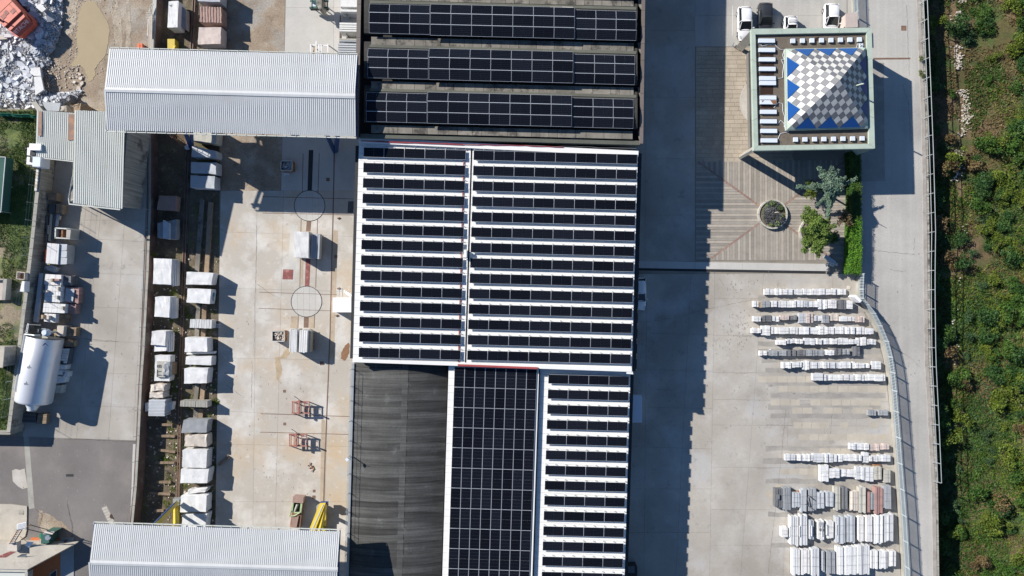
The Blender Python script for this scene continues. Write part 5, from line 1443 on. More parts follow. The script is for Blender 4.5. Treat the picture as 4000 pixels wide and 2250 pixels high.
ROWS = [
 ('A', 145, 220, 'w', .62, 0, [(258, 360), (372, 475), (487, 592), (604, 708), (720, 838), (842, 972), (977, 1100), (1104, 1222)]),
 ('A', 288, 365, 'w', .75, 0, [(132, 192, 'v'), (230, 328, 'g'), (343, 452, 'v'), (456, 600, 'w', 285, 368), (600, 715, 'w', 283, 365), (728, 782, 'lg'), (785, 900, 'w'), (903, 1000, 'w', 272, 388), (1012, 1110, 'v', 275, 380), (1125, 1220, 'dg', 270, 388), (1230, 1300, 'w', 285, 388)]),
 ('A', 468, 532, 'w', .70, 0, [(130, 218), (240, 345, 'dg', 460, 535), (360, 435), (450, 550, 'p', 455, 515), (562, 642, 'dg', 458, 515), (668, 750, 'lg', 432, 552), (757, 835, 'p', 432, 552), (845, 940, 'w', 462, 528), (945, 1025, 'g', 450, 548), (1035, 1135, 'b', 440, 525), (1145, 1240), (1245, 1325, 'v'), (1335, 1440, 'p', 470, 540)]),
 ('A', 598, 682, 'w', .85, 0, [(110, 220, 'v', 608, 670), (228, 328, 'w', 580, 700), (342, 430), (438, 547), (558, 655, 'v'), (668, 785), (790, 885), (888, 985, 'w', 590, 688), (990, 1082), (1095, 1225, 'w', 590, 680), (1228, 1325), (1333, 1435), (1448, 1547, 'w', 612, 684)]),
 ('A', 735, 803, 'w', .75, 0, [(408, 515, 'v', 752, 808), (525, 633, 'w', 735, 792), (637, 715, 'v', 738, 795), (732, 855, 'w', 728, 808), (857, 937), (945, 1045), (1048, 1150, 'v'), (1153, 1250, 'w', 728, 805), (1258, 1350, 'w', 742, 800), (1355, 1460, 'v', 720, 818), (1468, 1575, 'w', 740, 805)]),
 ('A', 868, 940, 'dg', .72, 0, [(203, 293, 'v', 875, 935), (310, 415, 'g'), (430, 520, 'g'), (533, 633, 'dg'), (645, 745, 'dg'), (752, 852, 'g', 865, 942), (858, 960, 'g'), (975, 1085, 'w', 870, 930), (1098, 1192, 'dg', 848, 930), (1198, 1265, 'g', 860, 922), (1300, 1385, 'dg', 825, 940)]),
 ('A', 1010, 1085, 'w', .75, 0, [(472, 575), (590, 700, 'w', 1010, 1075), (708, 790, 'w', 995, 1105), (803, 915), (920, 1025), (1030, 1125), (1128, 1230), (1235, 1330), (1338, 1440, 'w', 1020, 1082), (1443, 1500, 'v', 1020, 1082), (1528, 1635, 'w', 998, 1100)]),
 ('A', 1155, 1230, 'w', .75, 0, [(832, 950, 'w', 1145, 1230), (963, 1060), (1065, 1185), (1197, 1315, 'v'), (1322, 1435), (1448, 1555), (1562, 1685, 'w', 1160, 1235)]),
 ('B', 127, 192, 'g', .65, 0, [(1300, 1395, 'g'), (1428, 1535, 'g')]),
 ('B', 525, 600, 'w', .7, 0, [(1085, 1205, 'w', 520, 595), (1210, 1312), (1318, 1435, 'p', 532, 608), (1445, 1550, 'p', 530, 595)]),
 ('B', 657, 730, 'w', .8, 0, [(325, 445, 'w', 650, 725), (465, 545), (553, 650), (655, 805, 'w', 645, 745), (805, 890, 'w', 642, 750), (898, 1000, 'w', 655, 740), (1003, 1125), (1130, 1225), (1235, 1308, 'w', 628, 748), (1320, 1415, 'v', 665, 735), (1425, 1565, 'w', 658, 735)]),
 ('B', 820, 930, 'w', .8, 0, [(738, 835, 'w', 775, 975), (848, 965, 'w', 820, 930), (968, 1040, 'v', 828, 915), (1045, 1150, 'w', 835, 920), (1158, 1260, 'w', 795, 950), (1265, 1365, 'w', 800, 970), (1375, 1460, 'bg', 795, 950), (1490, 1565, 'bg', 830, 985)]),
 ('B', 1050, 1300, 'g', .85, 1, [(200, 297, 'dg', 1055, 1275), (300, 388, 'g', 1040, 1312), (405, 498, 'lg', 1100, 1275), (505, 575, 'lg', 1060, 1330), (600, 690, 'g', 1050, 1325), (692, 785, 'lg', 1095, 1290), (810, 893, 'lg', 1095, 1265), (895, 975, 'bg', 1030, 1312), (1000, 1062, 'dg', 1035, 1300), (1078, 1182, 'b', 1085, 1310), (1195, 1275, 'bg', 1030, 1340), (1288, 1325, 'r', 1095, 1335), (1335, 1380, 'g', 1105, 1310), (1385, 1475, 'r', 1040, 1355), (1485, 1575, 'g', 1020, 1295)]),
 ('C', 540, 940, 'w', .95, 1, [(205, 305, 'v', 705, 860), (342, 465, 'w', 530, 990), (492, 603, 'w', 520, 980), (635, 700, 'lg', 600, 900), (765, 860, 'v', 600, 905), (905, 1003, 'v', 610, 875), (1040, 1185, 'lg', 545, 950), (1205, 1328, 'lg', 530, 942), (1380, 1465, 'v', 540, 920), (1503, 1598, 'v', 538, 942), (1625, 1760, 'w', 520, 965), (1775, 1918, 'w', 505, 925)]),
 ('C', 1010, 1435, 'w', 1.0, 1, [(382, 490, 'w', 1040, 1440), (510, 640, 'v', 1045, 1425), (668, 785, 'w', 1020, 1445), (830, 868, 'lg', 1075, 1385), (900, 1030, 'g', 1075, 1415), (1060, 1185), (1190, 1312, 'w', 1000, 1430), (1310, 1437, 'w', 990, 1430), (1440, 1553, 'w', 980, 1420), (1570, 1680, 'w', 1055, 1340), (1710, 1828, 'w', 1075, 1340), (1850, 1958, 'v', 1065, 1300)]),
]
for ri, (tl, y0, y1, dc, z, lg, items) in enumerate(ROWS):
    ox, oy, sc = TT[tl]; n = len(items)
    for i, it in enumerate(items):
        c = it[2] if len(it) > 2 else dc
        ya, yb = (it[3], it[4]) if len(it) > 3 else (y0, y1)
        nm_ = CM[c][1]
        pos = 'leftmost' if i == 0 else 'rightmost' if i == n - 1 else ordn(i, 99) + ' from the left'
        what = {0: '{} slab pallet', 1: 'long {} stone bundle'}[lg].format(nm_)
        big = ' (long)' if (yb - ya) > (y1 - y0) * 1.35 else ''
        t = pallet(ox + it[0] / sc, oy + ya / sc, ox + it[1] / sc, oy + yb / sc, c, f'{what}{big}, {pos} in the {rown[ri]}', z + rs.uniform(-.08, .12), longw=bool(lg), group='stone pallets in the storage yard')
# loose racks, timbers and boards between the pallets
def TC(x, y): return (3000 + x / 3.916, 1880 + y / 3.916)
def TBB(x, y): return (2960 + x / 3.018, 1560 + y / 3.018)
for lab, x, y, L_ in (('steel stillage rack around the long white bundle second from the left near the south end', 400, 770, 1), ('steel stillage rack around the third white bundle from the left near the south end', 550, 760, 1), ('steel stillage rack holding two thin slabs near the south end', 740, 760, 1), ('steel stillage rack right of the grey topped bundle near the south end', 960, 740, 1)):
    t = thing('stillage_rack', lab, 'rack', P(*TC(x, y), 0))
    for dy in (-75, 75):
        part('crossbeam', MB().bar(P(*TC(x - 75, y + dy), .12), P(*TC(x + 90, y + dy), .12), .08, .08), MT['grey_steel'], t)
        for dx in (-70, 85): part('upright', MB().bar(P(*TC(x + dx, y + dy), .1), P(*TC(x + dx, y + dy), 1.15), .07, .07), MT['white'], t)
    part('side_rail', MB().bar(P(*TC(x - 70, y - 75), 1.1), P(*TC(x - 70, y + 75), 1.1), .06, .06), MT['white'], t)
    part('side_rail', MB().bar(P(*TC(x + 85, y - 75), 1.1), P(*TC(x + 85, y + 75), 1.1), .06, .06), MT['white'], t)
for lab, q in (('rust brown board above the third bundle of the coloured row', [(408, 1078), (500, 1080), (500, 1104), (408, 1102)]), ('dark brown board above the beige grey pallet near the fence', [(1350, 765), (1450, 768), (1450, 795), (1350, 795)])):
    single('board', MB().prism(pq([TBB(*p) for p in q], .3), .25), MT['rust'], lab, 'board')
single('board', MB().prism(pq([TC(*p) for p in [(1805, 1050), (1930, 1045), (1935, 1085), (1815, 1090)]], .3), .25), MT['rust'], 'rust brown board beside the last pallet at the south east corner', 'board')
t = thing('metal_rack', 'dark steel frame lying slanted across the long grey bundles', 'frame', P(*TBB(600, 1200), .9))
for a_, b_ in (((575, 1140), (605, 1250)), ((595, 1130), (660, 1185)), ((560, 1235), (660, 1300)), ((590, 1190), (600, 1255))):
    part('bar', MB().bar(P(*TBB(*a_), 1.1), P(*TBB(*b_), 1.1), .08, .08), MT['dark_steel'], t)
t = thing('orange_rack', 'small orange slatted rack at the left end of the second pallet row', 'rack', P(2966, 1190, 0))
for k in range(3): part('slat', MB().box(P(2965 + k * 2.4, 1190, .4), (.05, .75, .7)), MT['pallet'], t)
for i, (x, y, c, lab) in enumerate([(240, 1150, 'stone_dg', 'small dark slab lying on the leftmost bundle of the coloured row'), (605, 1290, 'stone_dg', 'small dark stone sample on the grey topped cloudy bundle')]):
    a_ = P(*(TBB(x, y)), 1.05) if i == 0 else P(*TC(815, 740), 1.1)
    single('slab', MB().box(a_, (.35, .6, .08) if i == 0 else (.5, .3, .05)), MT[c], lab, 'slab')
single('slab', MB().box(P(*TC(815, 660), 1.1), (.55, .5, .05)), MT['stone_g'], 'grey square slab on the cloudy white bundle with angular stand', 'slab')
single('bollard', MB().box(P(3008, 1366, .1), (.22, .12, .14)), MT['white'], 'tiny white kerb block left of the dark pallet row', 'block')

# ------------------------------------------------------------------ rough blocks beside the crane rail
def rough(name, label, q, z1, z0=.3, mat='stone_w', cat='stone block', n=(7, 5, 4), amp=.05, group='quarried blocks beside the crane rail', grooves=0, extra=None, parent=None, tilt=0):
    """q: NW NE SE SW photo pixels of the top at height z1"""
    tq = pq(q, [z1 + tilt, z1, z1, z1 + tilt]); c = sum(tq, Vector()) / 4
    bq = [Vector((p.x, p.y, z0)) for p in tq]
    nx, ny, nz = n; mb = MB(); idx = {}
    def pt(i, j, k):
        key = (i, j, k)
        if key not in idx:
            u, v, w__ = i / nx, j / ny, k / nz
            p = bil(bq, u, v).lerp(bil(tq, u, v), w__)
            nn = noise.noise_vector(p * 1.3 + Vector((c.x, c.y, 0))) * amp + noise.noise_vector(p * 3.7) * amp * .5
            if i in (0, nx) and (j in (0, ny) or k == nz) or (j in (0, ny) and k == nz):   # soften the arrises
                nn += (c - p).normalized() * amp * .9
            if grooves and k == nz: nn.z += (-.06 if i % 2 else .0)
            if k == 0: nn.z = 0
            idx[key] = len(mb.v); mb.v.append(tuple(p + nn))
        return idx[key]
    for i in range(nx):
        for j in range(ny):
            mb.f.append((pt(i, j, nz), pt(i, j + 1, nz), pt(i + 1, j + 1, nz), pt(i + 1, j, nz))); mb.m.append(0)
            mb.f.append((pt(i, j, 0), pt(i + 1, j, 0), pt(i + 1, j + 1, 0), pt(i, j + 1, 0))); mb.m.append(0)
    for k in range(nz):
        for i in range(nx):
            mb.f.append((pt(i, 0, k + 1), pt(i + 1, 0, k + 1), pt(i + 1, 0, k), pt(i, 0, k))); mb.m.append(0)
            mb.f.append((pt(i, ny, k), pt(i + 1, ny, k), pt(i + 1, ny, k + 1), pt(i, ny, k + 1))); mb.m.append(0)
        for j in range(ny):
            mb.f.append((pt(0, j, k), pt(0, j + 1, k), pt(0, j + 1, k + 1), pt(0, j, k + 1))); mb.m.append(0)
            mb.f.append((pt(nx, j, k + 1), pt(nx, j + 1, k + 1), pt(nx, j + 1, k), pt(nx, j, k))); mb.m.append(0)
    if parent is not None: return part(name, mb, MT[mat], parent)
    o = single(name, mb, MT[mat], label, cat, group)
    # bearers under the block
    bm = MB()
    for u in (.2, .8): bm.box((bil(bq, u, .5).x, bil(bq, u, .5).y, z0 / 2), (.2, (tq[0] - tq[3]).length * .9, z0))
    part('bearer', bm, MT['timber'], o)
    return o
def slabpack(label, q, z1, n, mat='stone_w', alongx=True, z0=.25, cat='slab stack', gap=.25, name='slab_stack', jit=.012, group=None, lens=None):
    tq = pq(q, z1); c = sum(tq, Vector()) / 4
    t = thing(name, label, cat, Vector((c.x, c.y, 0)), group)
    for i in range(n):
        a0, a1 = (i + gap * .5) / n, (i + 1 - gap * .5) / n
        j0, j1 = rs.uniform(0, jit * 3), 1 - rs.uniform(0, jit * 3); dz = rs.uniform(-.05, .0)
        cc = [(a0, j0), (a1, j0), (a1, j1), (a0, j1)] if alongx else [(j0, a0), (j1, a0), (j1, a1), (j0, a1)]
        top = [bil(tq, u, v) + Vector((0, 0, dz)) for u, v in cc]
        part('stone_slab', MB().prism(top, z1 - z0 + dz), MT[mat], t)
    bm = MB()
    for u in (.2, .8):
        p_ = bil(tq, u, .5); bm.box((p_.x, p_.y, z0 / 2), (.2, (tq[0] - tq[3]).length, z0))
    part('bearer', bm, MT['timber'], t)
    return t
o = rough('stone_block', 'tall white block with a pencilled mark, alone north of the blue crane canopy', [(658, 3), (698, 2), (694, 108), (653, 108)], 2.1, mat='stone_w')
part('pencil_mark', MB().bar(P(658, 19, 2.13), P(671, 22, 2.13), .04, .02).bar(P(664, 21, 2.13), P(668, 26, 2.13), .04, .02).bar(P(670, 14, 2.13), P(668, 21, 2.13), .03, .02), MT['dark_steel'], o)
rough('stone_slab', 'thick grey slab leaning against the tall white block at the north edge', [(704, 20), (726, 36), (726, 116), (702, 100)], 1.2, mat='stone_g', amp=.02)
rough('stone_block', 'pale grey block cut by the north edge of the picture', [(770, -50), (862, -50), (860, 8), (772, 6)], 2.2, mat='stone_lg')
rough('stone_block', 'grooved red brown block second from the north edge', [(775, 23), (864, 27), (866, 90), (776, 86)], 2.0, mat='stone_rb', n=(16, 6, 4), grooves=1, amp=.06)
rough('stone_block', 'pale pink block just north of the blue crane canopy', [(775, 107), (865, 105), (863, 172), (772, 174)], 1.9, mat='stone_p')
for i, (q, lab) in enumerate([([(745, 500), (849, 500), (846, 562), (746, 548)], 'pale block half hidden under the south eave of the crane canopy'), ([(748, 568), (846, 590), (846, 618), (746, 612)], 'grey block with cable shadows, second south of the crane canopy'),
                              ([(745, 632), (845, 634), (845, 680), (745, 676)], 'grey block in shade, third south of the crane canopy'), ([(744, 684), (840, 688), (838, 737), (742, 733)], 'grey block with one sunlit end, fourth south of the crane canopy')]):
    rough('stone_block', lab, q, 1.95, mat='stone_bg' if i < 1 else 'stone_lg')
B2 = [('white block with a narrow chamfered end, fifth from the canopy on the rail side', [(728, 1061), (834, 1066), (826, 1113), (725, 1112)], 'stone_w', 1.7),
      ('white block with a blue painted mark on its end, sixth from the canopy', [(732, 1126), (826, 1130), (820, 1188), (727, 1182)], 'stone_w', 1.7),
      ('white block with a dark veined east face standing on a thin slab', [(722, 1318), (810, 1320), (812, 1374), (720, 1376)], 'stone_w', 1.75),
      ('white block with a triangular shadow notch', [(725, 1392), (828, 1392), (826, 1428), (723, 1424)], 'stone_w', 1.6),
      ('large clean white block in the middle of the rail side row', [(719, 1438), (812, 1438), (808, 1498), (717, 1500)], 'stone_w', 1.8)]
for lab, q, m_, z in B2:
    o = rough('stone_block', lab, q, z, mat=m_)
    if 'blue painted' in lab:
        MT['blue_mark'] = M('blue_marking', (.05, .25, .38)); e_ = P(824, 1160, 1.7)
        part('painted_mark', MB().box((e_.x + .05, e_.y, 1.15), (.05, 1.0, .14)), MT['blue_mark'], o)
        part('painted_mark', MB().box((e_.x + .05, e_.y + .3, .9), (.05, .5, .10)), MT['blue_mark'], o)
rough('stone_slab', 'thin white slab under the dark veined white block', [(728, 1378), (840, 1372), (838, 1382), (728, 1385)], .8, z0=.3, mat='stone_w', amp=.02)
slabpack('white slab stack standing on edge, north of the dark veined block', [(742, 1247), (828, 1250), (826, 1284), (740, 1281)], 1.55, 17, 'stone_w', True, gap=.3)
slabpack('greenish grey pack of slabs on edge beside the crane rail', [(704, 1565), (810, 1567), (810, 1592), (702, 1588)], 1.55, 30, 'stone_bg', True, gap=.35)
lb = thing('slab_ladder', 'small white ladder rack at the end of the edge slab stack', 'rack', P(850, 1272, 0))
part('stile', MB().bar(P(840, 1266, .9), P(864, 1268, .6), .05, .05).bar(P(840, 1277, .9), P(862, 1279, .6), .05, .05), MT['white'], lb)
part('rung', MB().bar(P(848, 1266, .85), P(848, 1278, .85), .04, .04).bar(P(855, 1266, .75), P(855, 1278, .75), .04, .04), MT['white'], lb)
rough('stone_block', 'blue grey block with a rounded north edge', [(716, 1640), (812, 1640), (808, 1690), (706, 1692)], 1.7, mat='stone_g', amp=.05)
rough('stone_block', 'rough beige block with one white broken face', [(722, 1700), (812, 1695), (809, 1748), (716, 1744)], 1.7, mat='stone_b', amp=.12)
rough('stone_block', 'white block with a weathered mossy north edge', [(712, 1757), (810, 1757), (806, 1830), (710, 1826)], 1.8, mat='stone_w')
rough('stone_block', 'white block between the mossy edged block and the pale shard', [(705, 1832), (818, 1832), (810, 1888), (702, 1888)], 1.75, mat='stone_w')
rough('stone_shard', 'flat broken white shard lying north of the last full white block', [(735, 1912), (812, 1906), (805, 1922), (728, 1932)], 1.3, mat='stone_w2', amp=.10, cat='shard')
rough('stone_block', 'last full white block north of the south canopy', [(705, 1936), (808, 1936), (806, 2000), (702, 2002)], 1.8, mat='stone_w')
rough('stone_block', 'white block half in the shadow of the yellow crane leg, touching the south canopy', [(712, 2010), (810, 2008), (800, 2075), (706, 2072)], 1.7, mat='stone_w')
B1 = [('tall white slab block, northernmost beside the west road kerb', [(599, 1008), (672, 1011), (668, 1114), (597, 1110)], 'stone_w', 2.0, 3),
      ('white slab block with three steps on its east side', [(606, 1158), (666, 1158), (662, 1242), (602, 1238)], 'stone_w', 2.0, 3),
      ('white slab block with a rough split slab laid on top', [(605, 1290), (656, 1292), (650, 1372), (600, 1374)], 'stone_w2', 1.6, 3)]
for lab, q, m_, z, st_ in B1:
    o = rough('stone_block', lab, q, z, mat=m_, cat='stone block')
    for k in range(st_):
        x1 = q[1][0] + 6 + k * 7
        o2 = MB().prism([P(x1 - 7, q[1][1] + 3 + k * 2, z - .35 - .25 * k), P(x1, q[1][1] + 4 + k * 2, z - .35 - .25 * k), P(x1 - 2, q[2][1] + 3 - k, z - .35 - .25 * k), P(x1 - 9, q[2][1] + 1, z - .35 - .25 * k)], z - .7 - .25 * k)
        part('leaning_slab', o2, MT['stone_w2'], o)
rough('stone_slab', 'rough split slab resting on the stepped white block', [(593, 1293), (650, 1293), (646, 1352), (588, 1348)], 1.95, z0=1.62, mat='stone_w2', amp=.05)
t = rough('stone_block', 'low white block carrying a grey marked slab and a dark boulder', [(604, 1388), (666, 1388), (662, 1490), (602, 1490)], 1.5, mat='stone_w')
gs = rough('stone_slab', 'grey slab with pencilled letters resting on a low white block', [(612, 1410), (648, 1412), (645, 1474), (610, 1474)], 1.75, z0=1.5, mat='stone_bg', amp=.02, cat='slab')
def text(body, loc, rz, size, mat, parent, nm='mark', tilt=None):
    cu = bpy.data.curves.new('mark_text', 'FONT'); cu.body = body; cu.size = size; cu.extrude = .006; cu.align_x = 'CENTER'; cu.align_y = 'CENTER'
    tmp = bpy.data.objects.new('tmp', cu); COL.objects.link(tmp)
    dg = bpy.context.evaluated_depsgraph_get(); me = bpy.data.meshes.new_from_object(tmp.evaluated_get(dg)); bpy.data.objects.remove(tmp)
    me.materials.clear(); me.materials.append(mat)
    o = bpy.data.objects.new(nm, me); COL.objects.link(o); o.parent = parent
    Mx = worldmat(parent).inverted() @ (Matrix.Translation(loc) @ (tilt if tilt else Matrix.Rotation(rz, 4, 'Z')))
    l, r_, s_ = Mx.decompose(); o.location = l; o.rotation_euler = r_.to_euler(); return o
text('TT B', P(622, 1448, 1.79), R(90), .75, MT['dark_steel'], gs)
rough('boulder', 'dark grey boulder with a pale crest on the low white block', [(640, 1418), (664, 1416), (662, 1470), (634, 1472)], 2.1, z0=1.5, mat='stone_g', amp=.2, cat='boulder')
rough('stone_block', 'pinkish rough block above the similar block with a dark seam', [(585, 1502), (645, 1500), (644, 1528), (583, 1530)], 1.7, mat='stone_b', amp=.12)
rough('stone_block', 'pinkish rough block directly north of the blue grey ribbed pack', [(583, 1533), (640, 1530), (640, 1556), (580, 1556)], 1.7, mat='stone_b', amp=.14)
slabpack('blue grey pack of split slabs laid in ribs', [(580, 1562), (646, 1562), (643, 1626), (577, 1625)], 1.9, 11, 'stone_lg', False, gap=.12)
rough('stone_slab', 'white slab sticking out on both sides below the blue grey ribbed pack', [(566, 1574), (676, 1570), (672, 1602), (565, 1608)], 1.1, mat='stone_w2', amp=.04)
rough('stone_block', 'stacked grey slabs in the shade of the tall shed, north part', [(612, 868), (690, 855), (686, 935), (612, 930)], 1.3, mat='stone_g', amp=.1)
rough('stone_slab', 'upper grey slab on the shaded stack by the shed', [(637, 858), (662, 872), (660, 936), (636, 930)], 1.7, z0=1.3, mat='stone_lg', amp=.03)
rough('stone_block', 'dark reddish block in deep shade beside the shed wall', [(620, 762), (690, 764), (686, 824), (612, 820)], 1.4, mat='stone_rb', amp=.08)

# crane rails, bearers and timbers in the dirt
for nm_, lab, pts in (('crane_rail', 'long crane rail on the track strip from north edge to yellow crane leg', [(765, -60), (762, 0), (748, 300), (737, 600), (722, 1060), (710, 1450), (700, 1950), (696, 2100)]),):
    for k, off in enumerate((0, 9)):
        r_ = MB()
        for (xa, ya), (xb, yb) in zip(pts[:-1], pts[1:]): r_.bar(P(xa - off, ya, .20), P(xb - off, yb, .20), .09, .12)
        single(nm_, r_, MT['rail'], lab if k == 0 else 'thin second rail just west of the long crane rail on the dirt strip', 'rail')
    cb_ = MB()
    for (xa, ya), (xb, yb) in zip(pts[:4], pts[1:5]): cb_.prism(pq([(xa - 12, ya), (xa + 6, ya), (xb + 6, yb), (xb - 12, yb)], .10), .1)
    single('rail_beam', cb_, MT['valley'], 'concrete beam carrying the crane rail past the canopy', 'beam')
for i, (xa, ya, xb, yb) in enumerate([(792, 780, 770, 1070), (824, 790, 808, 1070), (776, 1190, 770, 1318), (800, 1190, 795, 1318), (772, 1500, 765, 1563), (795, 1500, 790, 1563), (768, 1596, 764, 1640), (786, 1596, 784, 1640)]):
    single('bearing_beam', MB().bar(P(xa, ya, .18), P(xb, yb, .18), .55, .3), MT['timber'] if i % 2 else MT['valley'], f'{["grey concrete", "brown timber"][i % 2]} bearing beam between the blocks, {ORD[i // 2]} pair from the north', 'beam')
for i, (xa, ya, xb, yb) in enumerate([(630, 1658, 674, 1660), (612, 1702, 684, 1704), (620, 1757, 685, 1765), (608, 1806, 682, 1808), (612, 1882, 668, 1884), (585, 1926, 666, 1930), (605, 1994, 640, 1994)]):
    single('timber_sleeper', MB().bar(P(xa, ya, .2), P(xb, yb, .2), .3, .25), MT['timber'], f'{ordn(i, 7)} timber sleeper from the north lying across the dirt strip', 'timber', 'timber sleepers on the dirt strip')
single('timber_beam', MB().bar(P(855, 1815, .22), P(893, 1783, .22), .35, .35), MT['timber'], 'thick brown timber beam lying askew in the shadow of the white blocks', 'timber')
wb = MB(); rq = random.Random(9)
for i in range(420):
    y_ = rq.uniform(1000, 2040); x_ = rq.choice([rq.uniform(690, 860), rq.uniform(590, 700)]); x_ = x_ - (y_ - 1000) * .01
    s_ = rq.uniform(.05, .18); wb.box(P(x_, y_, .05), (s_, s_ * rq.uniform(.6, 1.4), s_ * .7), rz=rq.uniform(0, 3))
tag(wb.build('loose_stones', MT['stone_b']), 'loose stone chips scattered over the dirt strip', 'stones', kind='stuff')
tf = []
for i in range(150):
    y_ = rq.uniform(1000, 2050); x_ = rq.choice([rq.uniform(650, 700), rq.uniform(720, 860)]) - (y_ - 1000) * .012; q_ = P(x_, y_, .05); tf.append((q_.x, q_.y, .02, rq.uniform(.15, .5)))
o = link('weeds', leaf_mesh('weeds', leaf_cloud(tf, 16000, .13, rng, .22), MT['leaf_y'])); tag(o, 'low weeds and grass tufts on the dirt strip between the blocks', 'weeds', kind='stuff')
t = thing('bush', 'small bright green bush at the kerb north of the first white slab block', 'bush', P(596, 996, .0)); t.scale = (.8, .8, 1.3)
link('foliage', prot['y'][1], t); link('stem', stem, t)

# ------------------------------------------------------------------ middle yard
b_ = rough('stone_block', 'large bright white block on the transfer track south of the first turntable', [(1150, 903), (1207, 905), (1205, 1008), (1147, 1006)], 2.0, mat='stone_w', group=None)
slabpack('grey slabs on edge in a steel rack beside the large white block', [(1216, 912), (1250, 916), (1246, 1012), (1212, 1010)], 1.4, 4, 'stone_lg', True, gap=.1)
def rack(lab, x0, y0, x1, y1, n=4, h=1.3):
    t = thing('slab_rack', lab, 'rack', P((x0 + x1) / 2, (y0 + y1) / 2, 0))
    for i in range(n):
        y_ = y0 + (y1 - y0) * i / (n - 1)
        part('arm', MB().bar(P(x0, y_, .15), P(x1, y_, .15), .08, .08), MT['grey_steel'], t)
        part('upright', MB().bar(P(x0 + 6, y_, .1), P(x0 + 4, y_, h), .08, .08), MT['grey_steel'], t)
    part('spine', MB().bar(P((x0 + x1) / 2, y0, .25), P((x0 + x1) / 2, y1, .25), .06, .06), MT['grey_steel'], t)
rack('steel rack arms sticking out east of the large white block', 1228, 915, 1252, 1003)
slabpack('white slabs on edge in two packs beside the rubble skip, west pack', [(1131, 1286), (1160, 1286), (1158, 1378), (1129, 1377)], 2.1, 5, 'stone_w', True, gap=.18)
slabpack('white slabs on edge in two packs beside the rubble skip, east pack', [(1169, 1288), (1202, 1288), (1198, 1379), (1166, 1378)], 2.1, 4, 'stone_w', True, gap=.16)
rough('stone_slab', 'rough beige slab leaning on the east pack of white slabs', [(1203, 1290), (1214, 1292), (1211, 1376), (1200, 1378)], 1.5, mat='stone_bg', amp=.03)
rack('steel rack with long arms east of the two white slab packs', 1220, 1298, 1244, 1368)
def skip(lab, q, h=1.1, fill='stone_b', seed=1):
    c = P(sum(p[0] for p in q) / 4, sum(p[1] for p in q) / 4, 0); t = thing('rubble_skip', lab, 'skip', c)
    tq = pq(q, h)
    for i in range(4):
        a_, b2 = tq[i], tq[(i + 1) % 4]
        part('side', MB().bar(a_ - Vector((0, 0, h / 2 - .03)), b2 - Vector((0, 0, h / 2 - .03)), .05, h - .06), MT['rust'], t)
        part('rim', MB().bar(a_, b2, .09, .07), MT['ribbed_old'], t)
    part('floor', MB().prism([p - Vector((0, 0, h - .15)) for p in tq], .08), MT['rust'], t)
    rm = random.Random(seed)
    for i in range(70):
        u, v = rm.uniform(.1, .9), rm.uniform(.1, .9); p_ = bil(tq, u, v) - Vector((0, 0, rm.uniform(.15, .45)))
        m_ = MB(); s_ = rm.uniform(.10, .2)
        m_.box(p_, (s_, s_ * rm.uniform(.6, 1.5), s_), M=Matrix.Rotation(rm.uniform(0, 3), 3, 'Z') @ Matrix.Rotation(rm.uniform(0, 1), 3, 'X'))
        o = part('rubble_stone', m_, MT[fill], t)
    part('fill', MB().prism([p - Vector((0, 0, .5)) for p in tq], .2), MT['gravel'], t)
skip('square steel skip full of pale stone rubble beside the white slab packs', [(1063, 1294), (1110, 1293), (1110, 1333), (1063, 1333)], seed=1)
skip('square skip of grey rubble in the shadow of the crane canopy', [(1098, 629), (1141, 629), (1141, 666), (1097, 666)], fill='stone_lg', seed=2)
single('rubble_heap', MB().box(P(1115, 680, .1), (.35, .3, .15), rz=.3).box(P(1126, 679, .1), (.25, .3, .18), rz=1.1), MT['stone_w2'], 'two small broken stones on the ground south of the shaded skip', 'stones')
for lab, x, y in (('first turntable, in the edge of the canopy shadow', 1210, 804), ('second turntable, pale and sunlit, between two red plates', 1198, 1178)):
    c = P(x, y, 0); t = thing('turntable', lab, 'turntable', c)
    part('rim', MB().ring((c.x, c.y), 1.90, 1.97, .02, .072, 56), MT['void'], t)
    for i in range(5):
        x0_, x1_ = -1.88 + 3.76 * i / 5 + .008, -1.88 + 3.76 * (i + 1) / 5 - .008
        pts = []
        for k in range(9): xx = x0_ + (x1_ - x0_) * k / 8; pts.append(Vector((c.x + xx, c.y + math.sqrt(max(0, 1.885 ** 2 - xx * xx)), .072)))
        for k in range(9): xx = x1_ - (x1_ - x0_) * k / 8; pts.append(Vector((c.x + xx, c.y - math.sqrt(max(0, 1.885 ** 2 - xx * xx)), .072)))
        part('deck_plate', MB().prism(pts, .03), MT['yard_pale'], t)
def strip(name, lab, cat, pts, w_, z, mat, th=.012, kind=None):
    m_ = MB()
    for (xa, ya), (xb, yb) in zip(pts[:-1], pts[1:]): m_.bar(P(xa, ya, z), P(xb, yb, z), w_, th)
    o = single(name, m_, MT[mat], lab, cat)
    if kind: o['kind'] = kind
    return o
RLN = 'transfer rail set in the concrete, '
strip('ground_rail', RLN + 'west one between the canopy and the first turntable', 'rail', [(1184, 598), (1181, 752)], .07, .066, 'rail')
strip('ground_rail', RLN + 'east one between the canopy and the first turntable', 'rail', [(1247, 598), (1242, 752)], .07, .066, 'rail')
strip('ground_rail', RLN + 'west one between the two turntables', 'rail', [(1176, 856), (1171, 1122)], .07, .066, 'rail')
strip('ground_rail', RLN + 'east one between the two turntables', 'rail', [(1240, 856), (1233, 1124)], .07, .066, 'rail')
strip('ground_rail', RLN + 'west one south of the sunlit turntable', 'rail', [(1165, 1230), (1164, 1282)], .07, .066, 'rail')
strip('ground_rail', RLN + 'east one south of the sunlit turntable', 'rail', [(1229, 1230), (1227, 1282)], .07, .066, 'rail')
